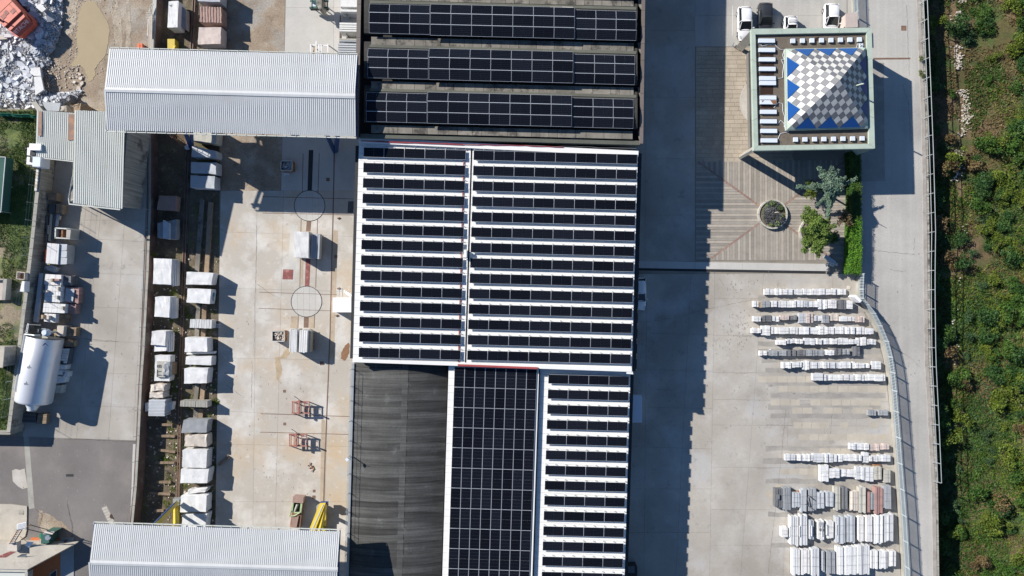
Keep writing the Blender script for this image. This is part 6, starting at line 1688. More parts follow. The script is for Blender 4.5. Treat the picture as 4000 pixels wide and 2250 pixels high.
strip('crane_rail', 'long rusty crane rail running south beside the halls', 'rail', [(1306, 590), (1303, 745), (1299, 900), (1294, 1100), (1289, 1300), (1281, 1500), (1275, 1640), (1269, 1800), (1264, 1970), (1258, 2200)], .13, .07, 'rail')
strip('rusty_band', 'x', 'x', [(1312, 900), (1305, 1100), (1296, 1400)], .55, .0605, 'rust_stain', .004, 'structure')
strip('rusty_band', 'x', 'x', [(1263, 1640), (1257, 1960)], .45, .0605, 'rust_stain', .004, 'structure')
for o in list(COL.objects):
    if o.name.startswith('rusty_band'): del o['label']; del o['category']
strip('ground_rail', 'cross rail through the north part of the first turntable', 'rail', [(1025, 768), (1380, 777)], .07, .068, 'rail')
strip('ground_rail', 'cross rail through the south part of the first turntable', 'rail', [(1025, 832), (1380, 840)], .07, .068, 'rail')
strip('ground_rail', 'cross rail through the north part of the sunlit turntable', 'rail', [(1012, 1141), (1315, 1151)], .05, .076, 'rail')
strip('ground_rail', 'cross rail through the south part of the sunlit turntable', 'rail', [(1010, 1204), (1290, 1214)], .05, .076, 'rail')
strip('ground_rail', 'cross rail just south of the northern red lifting frame', 'rail', [(1018, 1616), (1365, 1627)], .07, .066, 'rail')
strip('ground_rail', 'cross rail at the southern red lifting frame', 'rail', [(1016, 1688), (1362, 1697)], .07, .066, 'rail')
def plate(lab, pts, mat='red_plate', z=.07, name='steel_plate'):
    single(name, MB().prism(pq(pts, z), .012), MT[mat], lab, 'plate')
plate('square red steel plate in the ground north west of the sunlit turntable', [(1106, 1052), (1146, 1053), (1144, 1092), (1103, 1091)])
plate('narrow red steel plate between the rails north of the sunlit turntable', [(1194, 1012), (1213, 1012), (1208, 1118), (1191, 1118)])
plate('narrow dark plate between the rails south of the sunlit turntable', [(1187, 1237), (1206, 1237), (1205, 1280), (1186, 1280)], 'rail')
plate('long dark pit cover between the rails north of the first turntable', [(1206, 586), (1224, 586), (1218, 746), (1201, 746)], 'void')
plate('dark grate plate south of the first turntable', [(1198, 862), (1216, 862), (1212, 904), (1195, 904)], 'rail')
plate('dark cover plate at the hall wall beside the shaded cross rails', [(1360, 786), (1382, 786), (1380, 832), (1357, 832)], 'dark_steel')
for i, (x, y, s_, lab) in enumerate([(1257, 1419, 15, 'square manhole cover in the shadow of the white slab packs'), (1112, 1656, 11, 'small square manhole cover between the two red lifting frames'), (1227, 1918, 11, 'slotted drain cover north of the rusty skip'), (1226, 1942, 13, 'square grey manhole cover north east of the rusty skip'),
                                       (1281, 701, 14, 'square cover in the canopy shadow east of the pit'), (1312, 1002, 12, 'drain cover in the shadow of the large white block'), (1111, 1528, 11, 'square drain cover at the end of the damp streak')]):
    plate(lab, [(x - s_ / 2, y - s_ / 2), (x + s_ / 2, y - s_ / 2), (x + s_ / 2, y + s_ / 2), (x - s_ / 2, y + s_ / 2)], 'rail', name='manhole_cover')
strip('rusty_patch', 'x', 'x', [(1150, 1236), (1148, 1282)], .9, .0608, 'rust_stain', .004, 'structure'); strip('rusty_patch', 'x', 'x', [(1217, 1236), (1216, 1282)], .6, .0608, 'rust_stain', .004, 'structure')
strip('rusty_patch', 'x', 'x', [(1180, 1010), (1176, 1110)], .4, .0608, 'rust_stain', .004, 'structure')
for o in list(COL.objects):
    if o.name.startswith('rusty_patch'): del o['label']; del o['category']
wbx = thing('white_cabinet', 'low white flat topped cabinet against the hall beside the sunlit turntable', 'cabinet', P(1340, 1192, 0))
part('body', MB().prism(pq([(1299, 1162), (1372, 1162), (1372, 1220), (1299, 1220)], 1.5), 1.45), MT['white'], wbx)
part('pipe_frame', MB().path([P(1325, 1160, 1.0), P(1325, 1126, 1.0)], .04).path([P(1338, 1160, 1.0), P(1338, 1124, 1.0)], .04), MT['grey_steel'], wbx)
part('ladder', MB().bar(P(1340, 1138, .6), P(1372, 1160, 1.4), .06, .06).bar(P(1344, 1134, .6), P(1376, 1155, 1.4), .06, .06), MT['grey_steel'], wbx)
def lframe(lab, ox, oy):
    t = thing('lifting_frame', lab, 'lifting frame', P(ox + 35, oy + 25, 0))
    def q(x, y, z): return P(ox + x, oy + y, z)
    z = 1.0
    for y in (2, 46): part('side_beam', MB().bar(q(0, y, z), q(70, y + 1, z), .14, .16), MT['red_steel'], t)
    for x in (2, 8, 20, 36, 50, 68): part('cross_bar', MB().bar(q(x, 2, z), q(x, 46, z), .08, .1), MT['red_steel'], t)
    part('centre_beam', MB().bar(q(28, -4, z + .25), q(28, 52, z + .25), .2, .2), MT['red_steel'], t)
    part('centre_mast', MB().bar(q(28, 24, z + .2), q(28, 24, 2.2), .15, .15), MT['red_steel'], t)
    part('brace', MB().bar(q(28, 50, z + .2), q(60, 30, z), .07, .07).bar(q(28, 0, z + .2), q(60, 12, z), .07, .07), MT['red_steel'], t)
    for x, y in ((2, 2), (68, 3), (68, 46), (2, 46)): part('leg', MB().bar(q(x, y, z), q(x + (1 if x < 30 else -1), y, .0), .1, .1), MT['red_steel'], t)
    part('chain', MB().path([q(28, -2, z + .3), q(14, -10, .4), q(8, -20, .1)], .04, 4), MT['grey_steel'], t)
lframe('red steel lifting frame on the yard, the northern of the two', 1140, 1567)
lframe('red steel lifting frame on the yard, the southern of the two', 1129, 1695)
d_ = thing('chain_heap', 'heap of rusty chain and shackles on the yard south of the lifting frames', 'chain heap', P(1215, 1824, 0))
rq = random.Random(2)
for i in range(9):
    a_ = P(1215 + rq.uniform(-12, 12), 1824 + rq.uniform(-8, 8), .12); b2 = a_ + Vector((rq.uniform(-.4, .4), rq.uniform(-.4, .4), rq.uniform(0, .1)))
    part('chain', MB().tube(a_, b2, .05, 6), MT['rust'], d_)
for x, y in ((1320, 1122), (1314, 1230), (1322, 852), (1235, 1062)):
    pass
for i, (x, y, lab) in enumerate([(1321, 851, 'small rusty bracket on the stained concrete south of the shaded cross rails'), (1321, 1126, 'small rusty bracket north of the white cabinet'), (1314, 1232, 'small rusty bracket south west of the white cabinet')]):
    single('bracket', MB().bar(P(x - 4, y + 2, .15), P(x + 5, y - 2, .15), .12, .14), MT['rust'], lab, 'bracket')
sk = thing('rusty_skip', 'rusty steel skip with ragged opening and pale green machine parts', 'skip', P(1160, 1998, 0))
part('body', MB().prism(pq([(1147, 1940), (1185, 1943), (1172, 2062), (1132, 2060)], .8), .75), MT['rust'], sk)
part('head_box', MB().prism(pq([(1145, 1940), (1186, 1943), (1184, 1966), (1142, 1963)], 1.35), 1.0), MT['stone_rb'], sk)
part('tail_plate', MB().prism(pq([(1139, 2020), (1167, 2016), (1158, 2060), (1138, 2058)], 1.2), .3), MT['stone_rb'], sk)
part('side_panel', MB().prism(pq([(1142, 1963), (1147, 1964), (1143, 1996), (1136, 1996)], 1.3), .6), MT['pale_green'], sk)
part('side_panel', MB().prism(pq([(1174, 1966), (1181, 1968), (1176, 2005), (1170, 2003)], 1.3), .6), MT['pale_green'], sk)
part('cavity', MB().prism(pq([(1148, 1966), (1174, 1968), (1170, 2004), (1144, 2000)], .95), .1), MT['void'], sk)
part('cylinder', MB().tube(P(1162, 1970, 1.1), P(1149, 2003, 1.1), .14, 10), MT['stone_bg'], sk)
part('bucket_lip', MB().path([P(1131, 2016, 1.3), P(1137, 1996, 1.35), P(1150, 2003, 1.2), P(1172, 2002, 1.3), P(1150, 2015, 1.3), P(1131, 2016, 1.3)], .08), MT['pale_green'], sk)
part('side_beam', MB().bar(P(1186, 1945, .9), P(1172, 2062, .9), .12, .5), MT['rail'], sk)

# green machine, white timber frames and slab racks at the north edge
gm = thing('loading_machine', 'dark green lattice machine with a brown curved plate at the north edge', 'machine', P(1248, 20, 0))
for x in (1217, 1238, 1256, 1278): part('post', MB().bar(P(x, 28, .1), P(x, 28, 2.2), .1, .1), MT['green_metal'], gm)
for y in (-14, 4, 30): part('crossbeam', MB().bar(P(1212, y, 2.0), P(1283, y, 2.0), .18, .2), MT['green_metal'], gm)
for x in (1219, 1236, 1262, 1279): part('side_beam', MB().bar(P(x, -20, 2.1), P(x, 32, 2.1), .12, .14), MT['green_metal'], gm)
part('bumper', MB().bar(P(1212, 34, 1.0), P(1283, 34, 1.0), .2, .7), MT['void'], gm)
for x in (1227, 1262): part('tray', MB().box(P(x, 10, 1.7), (.45, .9, .1)), MT['skylight'], gm)
part('curved_plate', MB().prism(pq([(1234, -20), (1256, -20), (1256, 32), (1250, 38), (1242, 32), (1236, 14)], 3.2), 2.2), MT['beige_roof'] if False else MT['stained_wall'], gm)
wf = thing('timber_rack', 'white slatted timber rack with pale boards north of the crane canopy', 'rack', P(1248, 190, 0))
for x in (1214, 1235, 1246, 1255, 1281): part('upright_board', MB().bar(P(x, 174 if x != 1235 else 160, 1.5), P(x, 230, 1.5), .13, .08), MT['white'], wf)
for y in (176,): part('top_board', MB().bar(P(1214, y, 1.4), P(1282, y + 2, 1.4), .12, .08), MT['white'], wf)
part('board', MB().bar(P(1233, 174, 1.3), P(1220, 228, 1.3), .22, .04).bar(P(1231, 180, 1.35), P(1227, 228, 1.35), .2, .04), MT['pallet'], wf)
for x in (1214, 1281): part('leg', MB().bar(P(x, 176, .05), P(x, 176, 1.5), .1, .1), MT['white'], wf)
yb_ = [(-20, 26, 'white'), (36, 45, 'white'), (88, 95, 'white'), (98, 105, 'white'), (107, 113, 'white'), (116, 122, 'white'), (150, 155, 'stone_bg'), (157, 161, 'stone_lg'), (169, 175, 'stone_lg'), (178, 184, 'stone_lg'), (188, 194, 'stone_lg'), (197, 203, 'stone_lg'), (206, 211, 'stone_lg')]
slr = thing('slab_rack', 'long A frame rack of upright white and grey slabs against the north hall', 'rack', P(1365, 100, 0))
for i, (ya, yb2, m_) in enumerate(yb_):
    xa = 1330 if ya < 60 else (1326 if ya < 160 else 1320)
    part('stone_slab', MB().prism(pq([(xa, ya), (1404 - ya * .02, ya + 1.5), (1404 - ya * .02, yb2 + 1.5), (xa, yb2)], 2.0), 1.7), MT[{'white': 'stone_w'}.get(m_, m_)], slr)
for ya, yb2 in ((45, 70), (122, 142)):
    part('leaning_slab', MB().prism([P(1332, ya, 1.9), P(1402, ya + 1, 1.9), P(1402, yb2, .3), P(1355, yb2, .3)], .05), MT['stone_lg'], slr)
for y_ in (20, 68, 146): part('strut', MB().bar(P(1352, y_ - 14, 1.5), P(1364, y_, .2), .07, .07).bar(P(1364, y_, .2), P(1370, y_ + 4, .9), .07, .07), MT['dark_steel'], slr)
part('base_beam', MB().bar(P(1330, 60, .12), P(1326, 215, .12), .1, .12), MT['rail'], slr)
# ------------------------------------------------------------------ goods along the retaining wall of the west road
G = Z1 + .05
def crate(lab, q, z, mat, cat='crate', name='wooden_crate', n=6, alongx=False):
    tq = pq(q, z); c = sum(tq, Vector()) / 4
    t = thing(name, lab, cat, Vector((c.x, c.y, G)))
    part('body', MB().prism([p - Vector((0, 0, .04)) for p in tq], z - G - .08), MT[mat], t)
    for i in range(n):
        a0, a1 = (i + .08) / n, (i + .92) / n
        cc = [(0, a0), (1, a0), (1, a1), (0, a1)] if not alongx else [(a0, 0), (a1, 0), (a1, 1), (a0, 1)]
        part('slat', MB().prism([bil(tq, u, v) for u, v in cc], .04), MT[mat], t)
    return t
crate('square wooden crate at the foot of the wall, northernmost thing on the west road', [(190, 752), (222, 754), (220, 785), (187, 781)], Z1 + 1.2, 'timber', n=9)
crate('grey wooden slatted bin south of the square crate', [(219, 797), (245, 800), (243, 836), (216, 833)], Z1 + 1.0, 'timber', n=4, alongx=True, name='slatted_bin')
crate('dark bin with pale bent profiles between crate and steel beams', [(195, 796), (216, 797), (213, 834), (192, 832)], Z1 + .9, 'dark_steel', n=4, alongx=True, name='profile_bin')
for i, (xa, ya, xb, yb, w_, m_) in enumerate([(203, 838, 196, 942, .28, 'stone_bg'), (220, 838, 206, 940, .3, 'dark_steel'), (229, 838, 221, 885, .22, 'stone_lg'), (187, 842, 184, 950, .18, 'dark_steel'), (192, 880, 189, 915, .3, 'stone_b'), (234, 842, 231, 858, .25, 'stone_b')]):
    single('profile_beam', MB().bar(P(xa, ya, Z1 + .7), P(xb, yb, Z1 + .7), w_, .3), MT[m_], f'{ORD[i]} beam, counted as laid out from the wall side, in the pile beside the brown open container' if False else ['long pale beam in the shaded pile west of the brown open container', 'long dark steel beam right beside the brown open container', 'short pale beam at the north end of the shaded pile', 'thin dark beam nearest to the stained wall', 'short beige beam close to the stained wall', 'tiny beige beam end under the slatted bin'][i], 'beam')
bc = thing('open_container', 'open topped brown steel container with a beige end', 'container', P(245, 910, G))
part('side', MB().prism(pq([(216, 888), (277, 892), (277, 897), (216, 893)], Z1 + 1.9), 1.8), MT['ribbed_old'], bc)
part('side', MB().prism(pq([(214, 926), (273, 930), (273, 934), (213, 931)], Z1 + 1.9), 1.8), MT['ribbed_old'], bc)
part('end_box', MB().prism(pq([(260, 893), (277, 893), (273, 931), (258, 930)], Z1 + 1.9), 1.8), MT['stone_bg'], bc)
part('side', MB().prism(pq([(214, 890), (219, 890), (217, 929), (213, 929)], Z1 + 1.9), 1.8), MT['ribbed_old'], bc)
part('tray', MB().prism(pq([(219, 895), (262, 896), (259, 929), (217, 928)], Z1 + 1.2), 1.1), MT['rust'], bc)
part('divider', MB().prism(pq([(240, 895), (246, 895), (244, 929), (238, 929)], Z1 + 1.7), .5), MT['rust'], bc)
tp = thing('covered_stack', 'big stack under a white and grey sheet beside the wall', 'covered stack', P(220, 990, G))
part('cover', MB().prism(pq([(185, 949), (231, 953), (226, 1032), (179, 1028)], Z1 + 2.1), .12), MT['stone_w'], tp)
for i in range(3):
    part('grey_sheet', MB().prism(pq([(231, 953 + i * 27), (262, 954 + i * 27), (260, 978 + i * 27), (228, 979 + i * 27)], Z1 + 1.95), .1), MT['stone_lg'], tp)
part('stack', MB().prism(pq([(188, 952), (258, 956), (252, 1030), (184, 1028)], Z1 + 1.9), 1.8), MT['stone_b'], tp)
for i in range(7): part('timber_end', MB().prism(pq([(184 + i * 6, 1028), (188 + i * 6, 1028), (188 + i * 6, 1034), (184 + i * 6, 1034)], Z1 + 1.8), .3), MT['yellow'] if i % 2 else MT['stone_b'], tp)
part('red_edge', MB().prism(pq([(177, 975), (181, 975), (178, 1024), (175, 1020)], Z1 + 1.7), .8), MT['orange'], tp)
single('tarpaulin', MB().prism(pq([(178, 1040), (200, 1036), (226, 1046), (218, 1066), (190, 1058), (172, 1050)], [Z1 + .7, Z1 + 1.0, Z1 + .8, Z1 + .5, Z1 + .7, Z1 + .6]), .5), MT['stone_lg'], 'crumpled grey tarpaulin south of the covered stack', 'tarpaulin')
# three long beams leaning along the wall
for xa, ya, xb, yb, w_, m_, lab, z in ((139, 1052, 100, 1238, .42, 'blue_beam', 'wide blue grey steel beam along the retaining wall', .9), (164, 1068, 141, 1258, .5, 'stone_lg', 'wide pale steel beam directly west of the tile pallets', 1.3), (144, 1140, 118, 1256, .16, 'dark_steel', 'thin dark beam between the blue grey and the pale beams', .6), (134, 1140, 128, 1250, .12, 'dark_steel', 'thinnest black beam beside the pale steel beam', .6)):
    if m_ == 'blue_beam' and 'blue_beam' not in MT: MT['blue_beam'] = M('blue_grey_steel', (.17, .24, .30), rough=.6, var=.15)
    a_, b2 = P(xa, ya, Z1 + z), P(xb, yb, Z1 + z)
    single('steel_beam', MB().bar(a_, b2, w_, .3).bar(a_.lerp(b2, .1) - Vector((0, 0, z / 2)), a_.lerp(b2, .14) - Vector((0, 0, z / 2)), w_, z - .3).bar(a_.lerp(b2, .9) - Vector((0, 0, z / 2)), a_.lerp(b2, .94) - Vector((0, 0, z / 2)), w_, z - .3), MT[m_], lab, 'steel beam')
# tile pallets with small packs on top
def tp_stack(lab, q, z, nx, ny, m_='stone_w', side='stone_bg'):
    tq = pq(q, z); c = sum(tq, Vector()) / 4; t = thing('tile_pallet', lab, 'pallet of stone', Vector((c.x, c.y, G)))
    for i in range(nx):
        for j in range(ny):
            u0, u1, v0, v1 = (i + .02) / nx, (i + .98) / nx, (j + .02) / ny, (j + .98) / ny
            dz = rs.uniform(-.03, .01)
            part('stone_slab', MB().prism([bil(tq, u, v) + Vector((0, 0, dz)) for u, v in ((u0, v0), (u1, v0), (u1, v1), (u0, v1))], z - G - .15), MT[m_], t)
    part('bearer', MB().prism([p - Vector((0, 0, z - G - .14)) for p in tq], .12), MT['pallet'], t)
    return t
tp_stack('pale tile pallet with small wooden blocks, northernmost of the four beside the wall', [(177, 1070), (240, 1074), (238, 1116), (172, 1112)], Z1 + 1.7, 3, 2, 'stone_w2')
tp_stack('large white tile pallet with an orange brick on top, beside the steel beams', [(177, 1114), (238, 1118), (234, 1182), (172, 1178)], Z1 + 1.75, 3, 3, 'stone_w')
tp_stack('white tile pallet with one small pack on its east edge', [(170, 1182), (256, 1188), (252, 1224), (166, 1220)], Z1 + 1.7, 4, 2, 'stone_w')
tp_stack('small white tile pallet with two wooden packs, last of the four beside the wall', [(174, 1224), (218, 1226), (216, 1261), (171, 1256)], Z1 + 1.5, 3, 1, 'stone_w2')
tp_stack('dark grey stacked tiles east of the two white pallets', [(240, 1076), (277, 1078), (276, 1116), (238, 1114)], Z1 + 1.3, 3, 2, 'stone_dg')
tp_stack('brown brick pallet with a grey plastic sheet in the shade', [(252, 1120), (309, 1122), (306, 1186), (248, 1184)], Z1 + 1.0, 3, 4, 'stone_r')
tp_stack('brown brick pallet south east of the white tile pallets', [(258, 1188), (297, 1189), (293, 1226), (255, 1225)], Z1 + 1.1, 3, 3, 'stone_r')
tp_stack('narrow dark brown pallet south of the brick pallets', [(220, 1228), (266, 1228), (262, 1258), (218, 1260)], Z1 + .8, 4, 2, 'timber')
single('plastic_sheet', MB().prism(pq([(258, 1124), (291, 1131), (284, 1181), (250, 1176)], Z1 + 1.1), .06), MT['stone_lg'], 'grey plastic sheet spread over the shaded brown brick pallet', 'sheet')
for i, (x, y, w_, h_, m_, lab) in enumerate([(202, 1095, 6, 14, 'pallet', 'small wooden block on the northernmost pale tile pallet'), (222, 1093, 18, 7, 'stone_r', 'small reddish slotted brick on the northernmost pale tile pallet'), (176, 1138, 17, 7, 'stone_p', 'orange brick lying on the large white tile pallet'),
                                              (224, 1128, 7, 15, 'stone_b', 'northern small pack on the large white tile pallet'), (220, 1162, 7, 15, 'stone_bg', 'southern small pack on the large white tile pallet'), (241, 1204, 8, 15, 'stone_bg', 'small pack on the third white tile pallet'),
                                              (164, 1238, 7, 16, 'pallet', 'yellow wooden pack on the last tile pallet, western one'), (186, 1240, 8, 14, 'stone_b', 'tilted wooden pack on the last tile pallet, eastern one')]):
    base_z = Z1 + (1.5 if i >= 6 else 1.7)
    single('small_pack', MB().prism(pq([(x - w_ / 2, y - h_ / 2), (x + w_ / 2, y - h_ / 2), (x + w_ / 2, y + h_ / 2), (x - w_ / 2, y + h_ / 2)], base_z + .42), .42), MT[m_], lab, 'pack')
# pallets and white cartons east of the silo
crate('stack of pale empty pallets north east of the silo', [(223, 1272), (250, 1274), (246, 1314), (221, 1312)], Z1 + 1.6, 'stone_b', n=6, alongx=True, name='pallet_stack', cat='pallets')
crate('single pallet leaning beside the pale pallet stack', [(208, 1288), (219, 1286), (222, 1312), (212, 1314)], Z1 + 1.1, 'pallet', n=3, alongx=True, name='pallet', cat='pallet')
crate('dark slatted pallet crate in the shade north east of the silo', [(252, 1278), (298, 1280), (296, 1312), (250, 1312)], Z1 + 1.0, 'timber', n=5, name='pallet_stack', cat='pallets')
crate('pile of brown timber boards at the north east corner of the silo', [(232, 1326), (290, 1330), (288, 1354), (236, 1352)], Z1 + .9, 'timber', n=5, name='timber_pile', cat='timber')
crate('stack of worn brown pallets south of the silo cone', [(148, 1617), (183, 1618), (180, 1655), (142, 1656)], Z1 + .8, 'timber', n=6, name='pallet_stack', cat='pallets')
crate('dark metal grating behind the silo cone in the shade', [(85, 1612), (142, 1616), (140, 1652), (82, 1650)], Z1 + .5, 'dark_steel', n=8, name='grating_stack', cat='grating')
for lab, x0, y0, nx, ny, s_, m_ in (('tray of small white cartons beside the silo, northern tray', 246, 1362, 2, 6, 11, 'stone_w'),):
    t = thing('carton_tray', lab, 'cartons', P(256, 1392, G))
    part('tray', MB().prism(pq([(238, 1358), (276, 1361), (266, 1422), (230, 1418)], Z1 + .9), .8), MT['dark_steel'], t)
    for j in range(ny):
        for i in range(nx):
            if j == 5 and i == 0: continue
            x, y = x0 + i * 12 - j * 1.8, y0 + j * 9.6
            part('carton', MB().prism(pq([(x, y), (x + 11, y + .5), (x + 10, y + 9), (x - 1, y + 8.5)], Z1 + 1.05 + rs.uniform(-.03, .04)), .15), MT[m_], t)
for lab, q, m_ in (('grey carton south of the carton tray', [(232, 1424), (258, 1425), (255, 1444), (228, 1443)], 'stone_w2'), ('white carton in the middle of the carton row', [(222, 1444), (254, 1448), (250, 1466), (220, 1464)], 'stone_w'), ('bright white carton sticking out east of the row', [(248, 1451), (265, 1453), (262, 1473), (245, 1472)], 'stone_w'),
                   ('large white carton at the lower end of the row', [(217, 1466), (254, 1474), (250, 1495), (214, 1499)], 'stone_w'), ('last grey crate of the carton row beside the silo', [(212, 1504), (241, 1505), (236, 1536), (208, 1535)], 'stone_bg')):
    single('carton', MB().prism(pq(q, Z1 + 1.0), .95), MT[m_], lab, 'carton')

# ------------------------------------------------------------------ silo lying on the road
A_, B_ = P(177, 1317, Z1 + 2.1), P(131, 1570, Z1 + 2.1); ax = (B_ - A_).normalized(); rS = 1.97
sl = thing('cement_silo', 'large white steel silo lying on its side with a cone at its south end', 'silo', P(154, 1445, G))
def loft(rings, n=48, a_ax=ax):
    mb = MB(); q_ = a_ax.to_track_quat('Z', 'Y').to_matrix()
    for c, r in rings:
        for i in range(n):
            t_ = 2 * math.pi * i / n; mb.v.append(tuple(q_ @ Vector((r * math.cos(t_), r * math.sin(t_), 0)) + c))
    for k in range(len(rings) - 1):
        for i in range(n):
            mb.f.append((k * n + i, k * n + (i + 1) % n, (k + 1) * n + (i + 1) % n, (k + 1) * n + i)); mb.m.append(0)
    return mb
L_ = (B_ - A_).length
part('barrel', loft([(A_, rS * .985), (A_ + ax * .02, rS), (A_ + ax * L_ * .5, rS), (B_ - ax * .25, rS), (B_ - ax * .06, rS * .97), (B_, rS * .92)]), MT['silo'], sl, smooth=True)
part('end_plate', MB().tube(A_ + ax * .02, A_ + ax * .05, rS * .98, 40).tube(B_ - ax * .03, B_ + ax * .02, rS * .93, 40), MT['dark_steel'], sl)
dn = Vector((.15, 0, -.1))
part('cone', loft([(B_, .98), (B_ + ax * .95 + dn * 0, .48), (B_ + ax * 1.0, .48)], 28), MT['silo'], sl, smooth=True)
part('cone_flange', MB().tube(B_ + ax * .96, B_ + ax * 1.05, .56, 20), MT['grey_steel'], sl)
side = Vector((ax.y, -ax.x, 0)); side = side if side.x < 0 else -side
for k, (f0, f1, o_) in enumerate([(.0, .56, .80), (.0, .60, .70)]):
    a1 = math.radians(38 if k == 0 else 46); off = side * rS * 1.05 * math.cos(a1) + Vector((0, 0, rS * 1.05 * math.sin(a1)))
    off2 = side * rS * 1.05 * math.cos(a1 + .1) + Vector((0, 0, rS * 1.05 * math.sin(a1 + .1)))
    part('pipe', MB().path([A_ + off - ax * .2, A_ + off + ax * L_ * f1 * .98, A_ + off2 * 1.0 + ax * L_ * (.82 + .02 * k)], .09 if k == 0 else .06, 8), MT['grey_steel'], sl)
part('pipe', MB().path([A_ + off - ax * .2, A_ - ax * .35 + Vector((0, 0, 1.9)), A_ - ax * .35 + Vector((.5, 0, 1.7))], .08, 8), MT['grey_steel'], sl)
for u in (.25, .8):
    part('saddle', MB().prism([A_ + ax * L_ * u + side * 1.2 + Vector((0, 0, -1.55)), A_ + ax * (L_ * u + .4) + side * 1.2 + Vector((0, 0, -1.55)), A_ + ax * (L_ * u + .4) - side * 1.2 + Vector((0, 0, -1.55)), A_ + ax * L_ * u - side * 1.2 + Vector((0, 0, -1.55))], .52), MT['timber'], sl)
mv = MB(); nrm = Vector((0, 0, 1)); az = math.atan2(-ax.x, ax.y)
for u, hh in ((.43, 0), (.68, 0)):
    text('el.', A_ + ax * L_ * u + Vector((.05, 0, rS + .01)), math.atan2(ax.x, -ax.y) * -1 + 0, .55, MT['dark_steel'], sl, nm='letters')
tri = MB(); c = A_ + ax * .65; 
def onS(u, ang): return A_ + ax * u - side * (rS + .012) * math.sin(ang) + Vector((0, 0, (rS + .012) * math.cos(ang)))
tri.add([onS(.35, .62), onS(.72, .5), onS(.72, .84), onS(.35, .62)][:3], [(0, 1, 2)])
part('triangle_sticker', tri, MT['blue_steel'], sl)
vl = thing('silo_valve', 'grey dome valve with a handle at the north end of the silo', 'valve', A_ - ax * .5 - Vector((0, 0, .2)))
c = P(176, 1300, Z1 + 3.4)
part('dome', MB().tube(c - Vector((0, 0, .5)), c, .42, 16).tube(c, c + Vector((0, 0, .15)), .42, 16, .25), MT['skylight'], vl)
part('handle', MB().path([c + Vector((-.25, .2, .1)), c + Vector((-.25, .5, .2)), c + Vector((.25, .5, .2)), c + Vector((.25, .2, .1))], .04, 6), MT['grey_steel'], vl)
part('flange', MB().box(c + Vector((-.2, -.5, -.4)), (.7, .35, .3)), MT['stone_bg'], vl)
part('stand', MB().tube(Vector((c.x, c.y, G)), c - Vector((0, 0, .5)), .15, 8), MT['grey_steel'], vl)
cg = thing('silo_ladder', 'ladder cage of white steel bars at the north west corner of the silo', 'ladder', P(106, 1285, G))
part('bar', MB().path([P(108, 1264, Z1 + 3.5), P(112, 1266, Z1 + 3.5), P(107, 1300, Z1 + 3.5), P(101, 1298, Z1 + 3.5), P(108, 1264, Z1 + 3.5)], .045, 6).path([P(104, 1281, Z1 + 3.5), P(110, 1283, Z1 + 3.5)], .045, 6), MT['white'], cg)
part('leg', MB().tube(P(103, 1290, G), P(103, 1290, Z1 + 3.5), .05, 6).tube(P(110, 1270, G), P(110, 1270, Z1 + 3.5), .05, 6), MT['white'], cg)
part('crossbar', MB().path([P(112, 1268, Z1 + 3.0), P(160, 1270, Z1 + 3.0)], .03, 5).path([P(150, 1285, Z1 + 2.8), P(149, 1298, Z1 + 2.8)], .03, 5), MT['grey_steel'], cg)

# ------------------------------------------------------------------ truck, netting pavilion, lot clutter
tk = thing('parked_truck', 'white truck cab sticking out west of the lean-to roof', 'truck', P(130, 600, Z2))
def cabp(x0, y0, x1, y1, z, th, m_, nm): part(nm, MB().prism(pq([(x0, y0), (x1, y0 + 2), (x1 - 2, y1 + 1), (x0 - 2, y1)], z), th), MT[m_], tk)
cabp(115, 560, 160, 586, Z2 + 2.2, 1.7, 'white', 'cab')
cabp(107, 576, 120, 606, Z2 + 1.7, 1.3, 'white', 'bonnet')
cabp(118, 588, 138, 606, Z2 + 1.9, 1.4, 'void', 'engine_bay')
cabp(105, 612, 128, 642, Z2 + 1.9, 1.5, 'white', 'bonnet')
cabp(128, 612, 158, 650, Z2 + 2.2, 1.7, 'skylight', 'cab')
cabp(117, 613, 129, 632, Z2 + 2.0, .4, 'void', 'windscreen')
for x, y in ((112, 583), (112, 630), (150, 655)): part('wheel', MB().tube(P(x, y - 3, Z2 + .4), P(x, y + 3, Z2 + .4), .4, 14), MT['black'], tk)
nt_ = thing('netting_pavilion', 'low frame roofed with dark green netting at the west edge of the grass', 'pavilion', P(-20, 720, Z2))
part('netting', MB().prism(pq([(-220, 606), (22, 614), (4, 829), (-240, 815)], Z2 + 1.6), .03), MT['netting'], nt_)
for a_, b2 in (((22, 614), (4, 829)), ((-220, 606), (22, 614)), ((-240, 815), (4, 829))): part('edge_pipe', MB().tube(P(*a_, Z2 + 1.65), P(*b2, Z2 + 1.65), .06, 6), MT['grey_steel'], nt_)
for x, y in ((20, 617), (11, 724), (4, 826)): q_ = P(x, y, Z2 + 1.6); part('post', MB().tube(Vector((q_.x, q_.y, Z2)), q_, .05, 6), MT['grey_steel'], nt_)
part('side_netting', MB().prism([P(22, 614, Z2 + 1.58), P(22.6, 614, Z2 + 1.58), P(4.6, 829, Z2 + 1.58), P(4, 829, Z2 + 1.58)], 1.3), MT['netting'], nt_)
sb = MB()
for i in range(7): sb.box(P(152 - i * .9, 668 + i * 13, Z2 + .2), (.35, .36, .3), rz=.05)
bb = thing('block_row', 'row of pale concrete blocks on the grass beside the wall south of the truck', 'blocks', P(148, 700, Z2))
for i in range(7): part('block', MB().box(P(149 - i * 1.1, 668 + i * 12, Z2 + .18), (.28, .34, .32), rz=.06), MT['stone_b'] if i % 3 else MT['stone_w2'], bb)
t = thing('bottle_crate', 'red orange crate with round holes north of the crane canopy', 'crate', P(553, 182, Z1))
for x in (546, 556): part('crate_half', MB().box(P(x, 183, Z1 + .35), (.28, .62, .6)), MT['orange'], t)
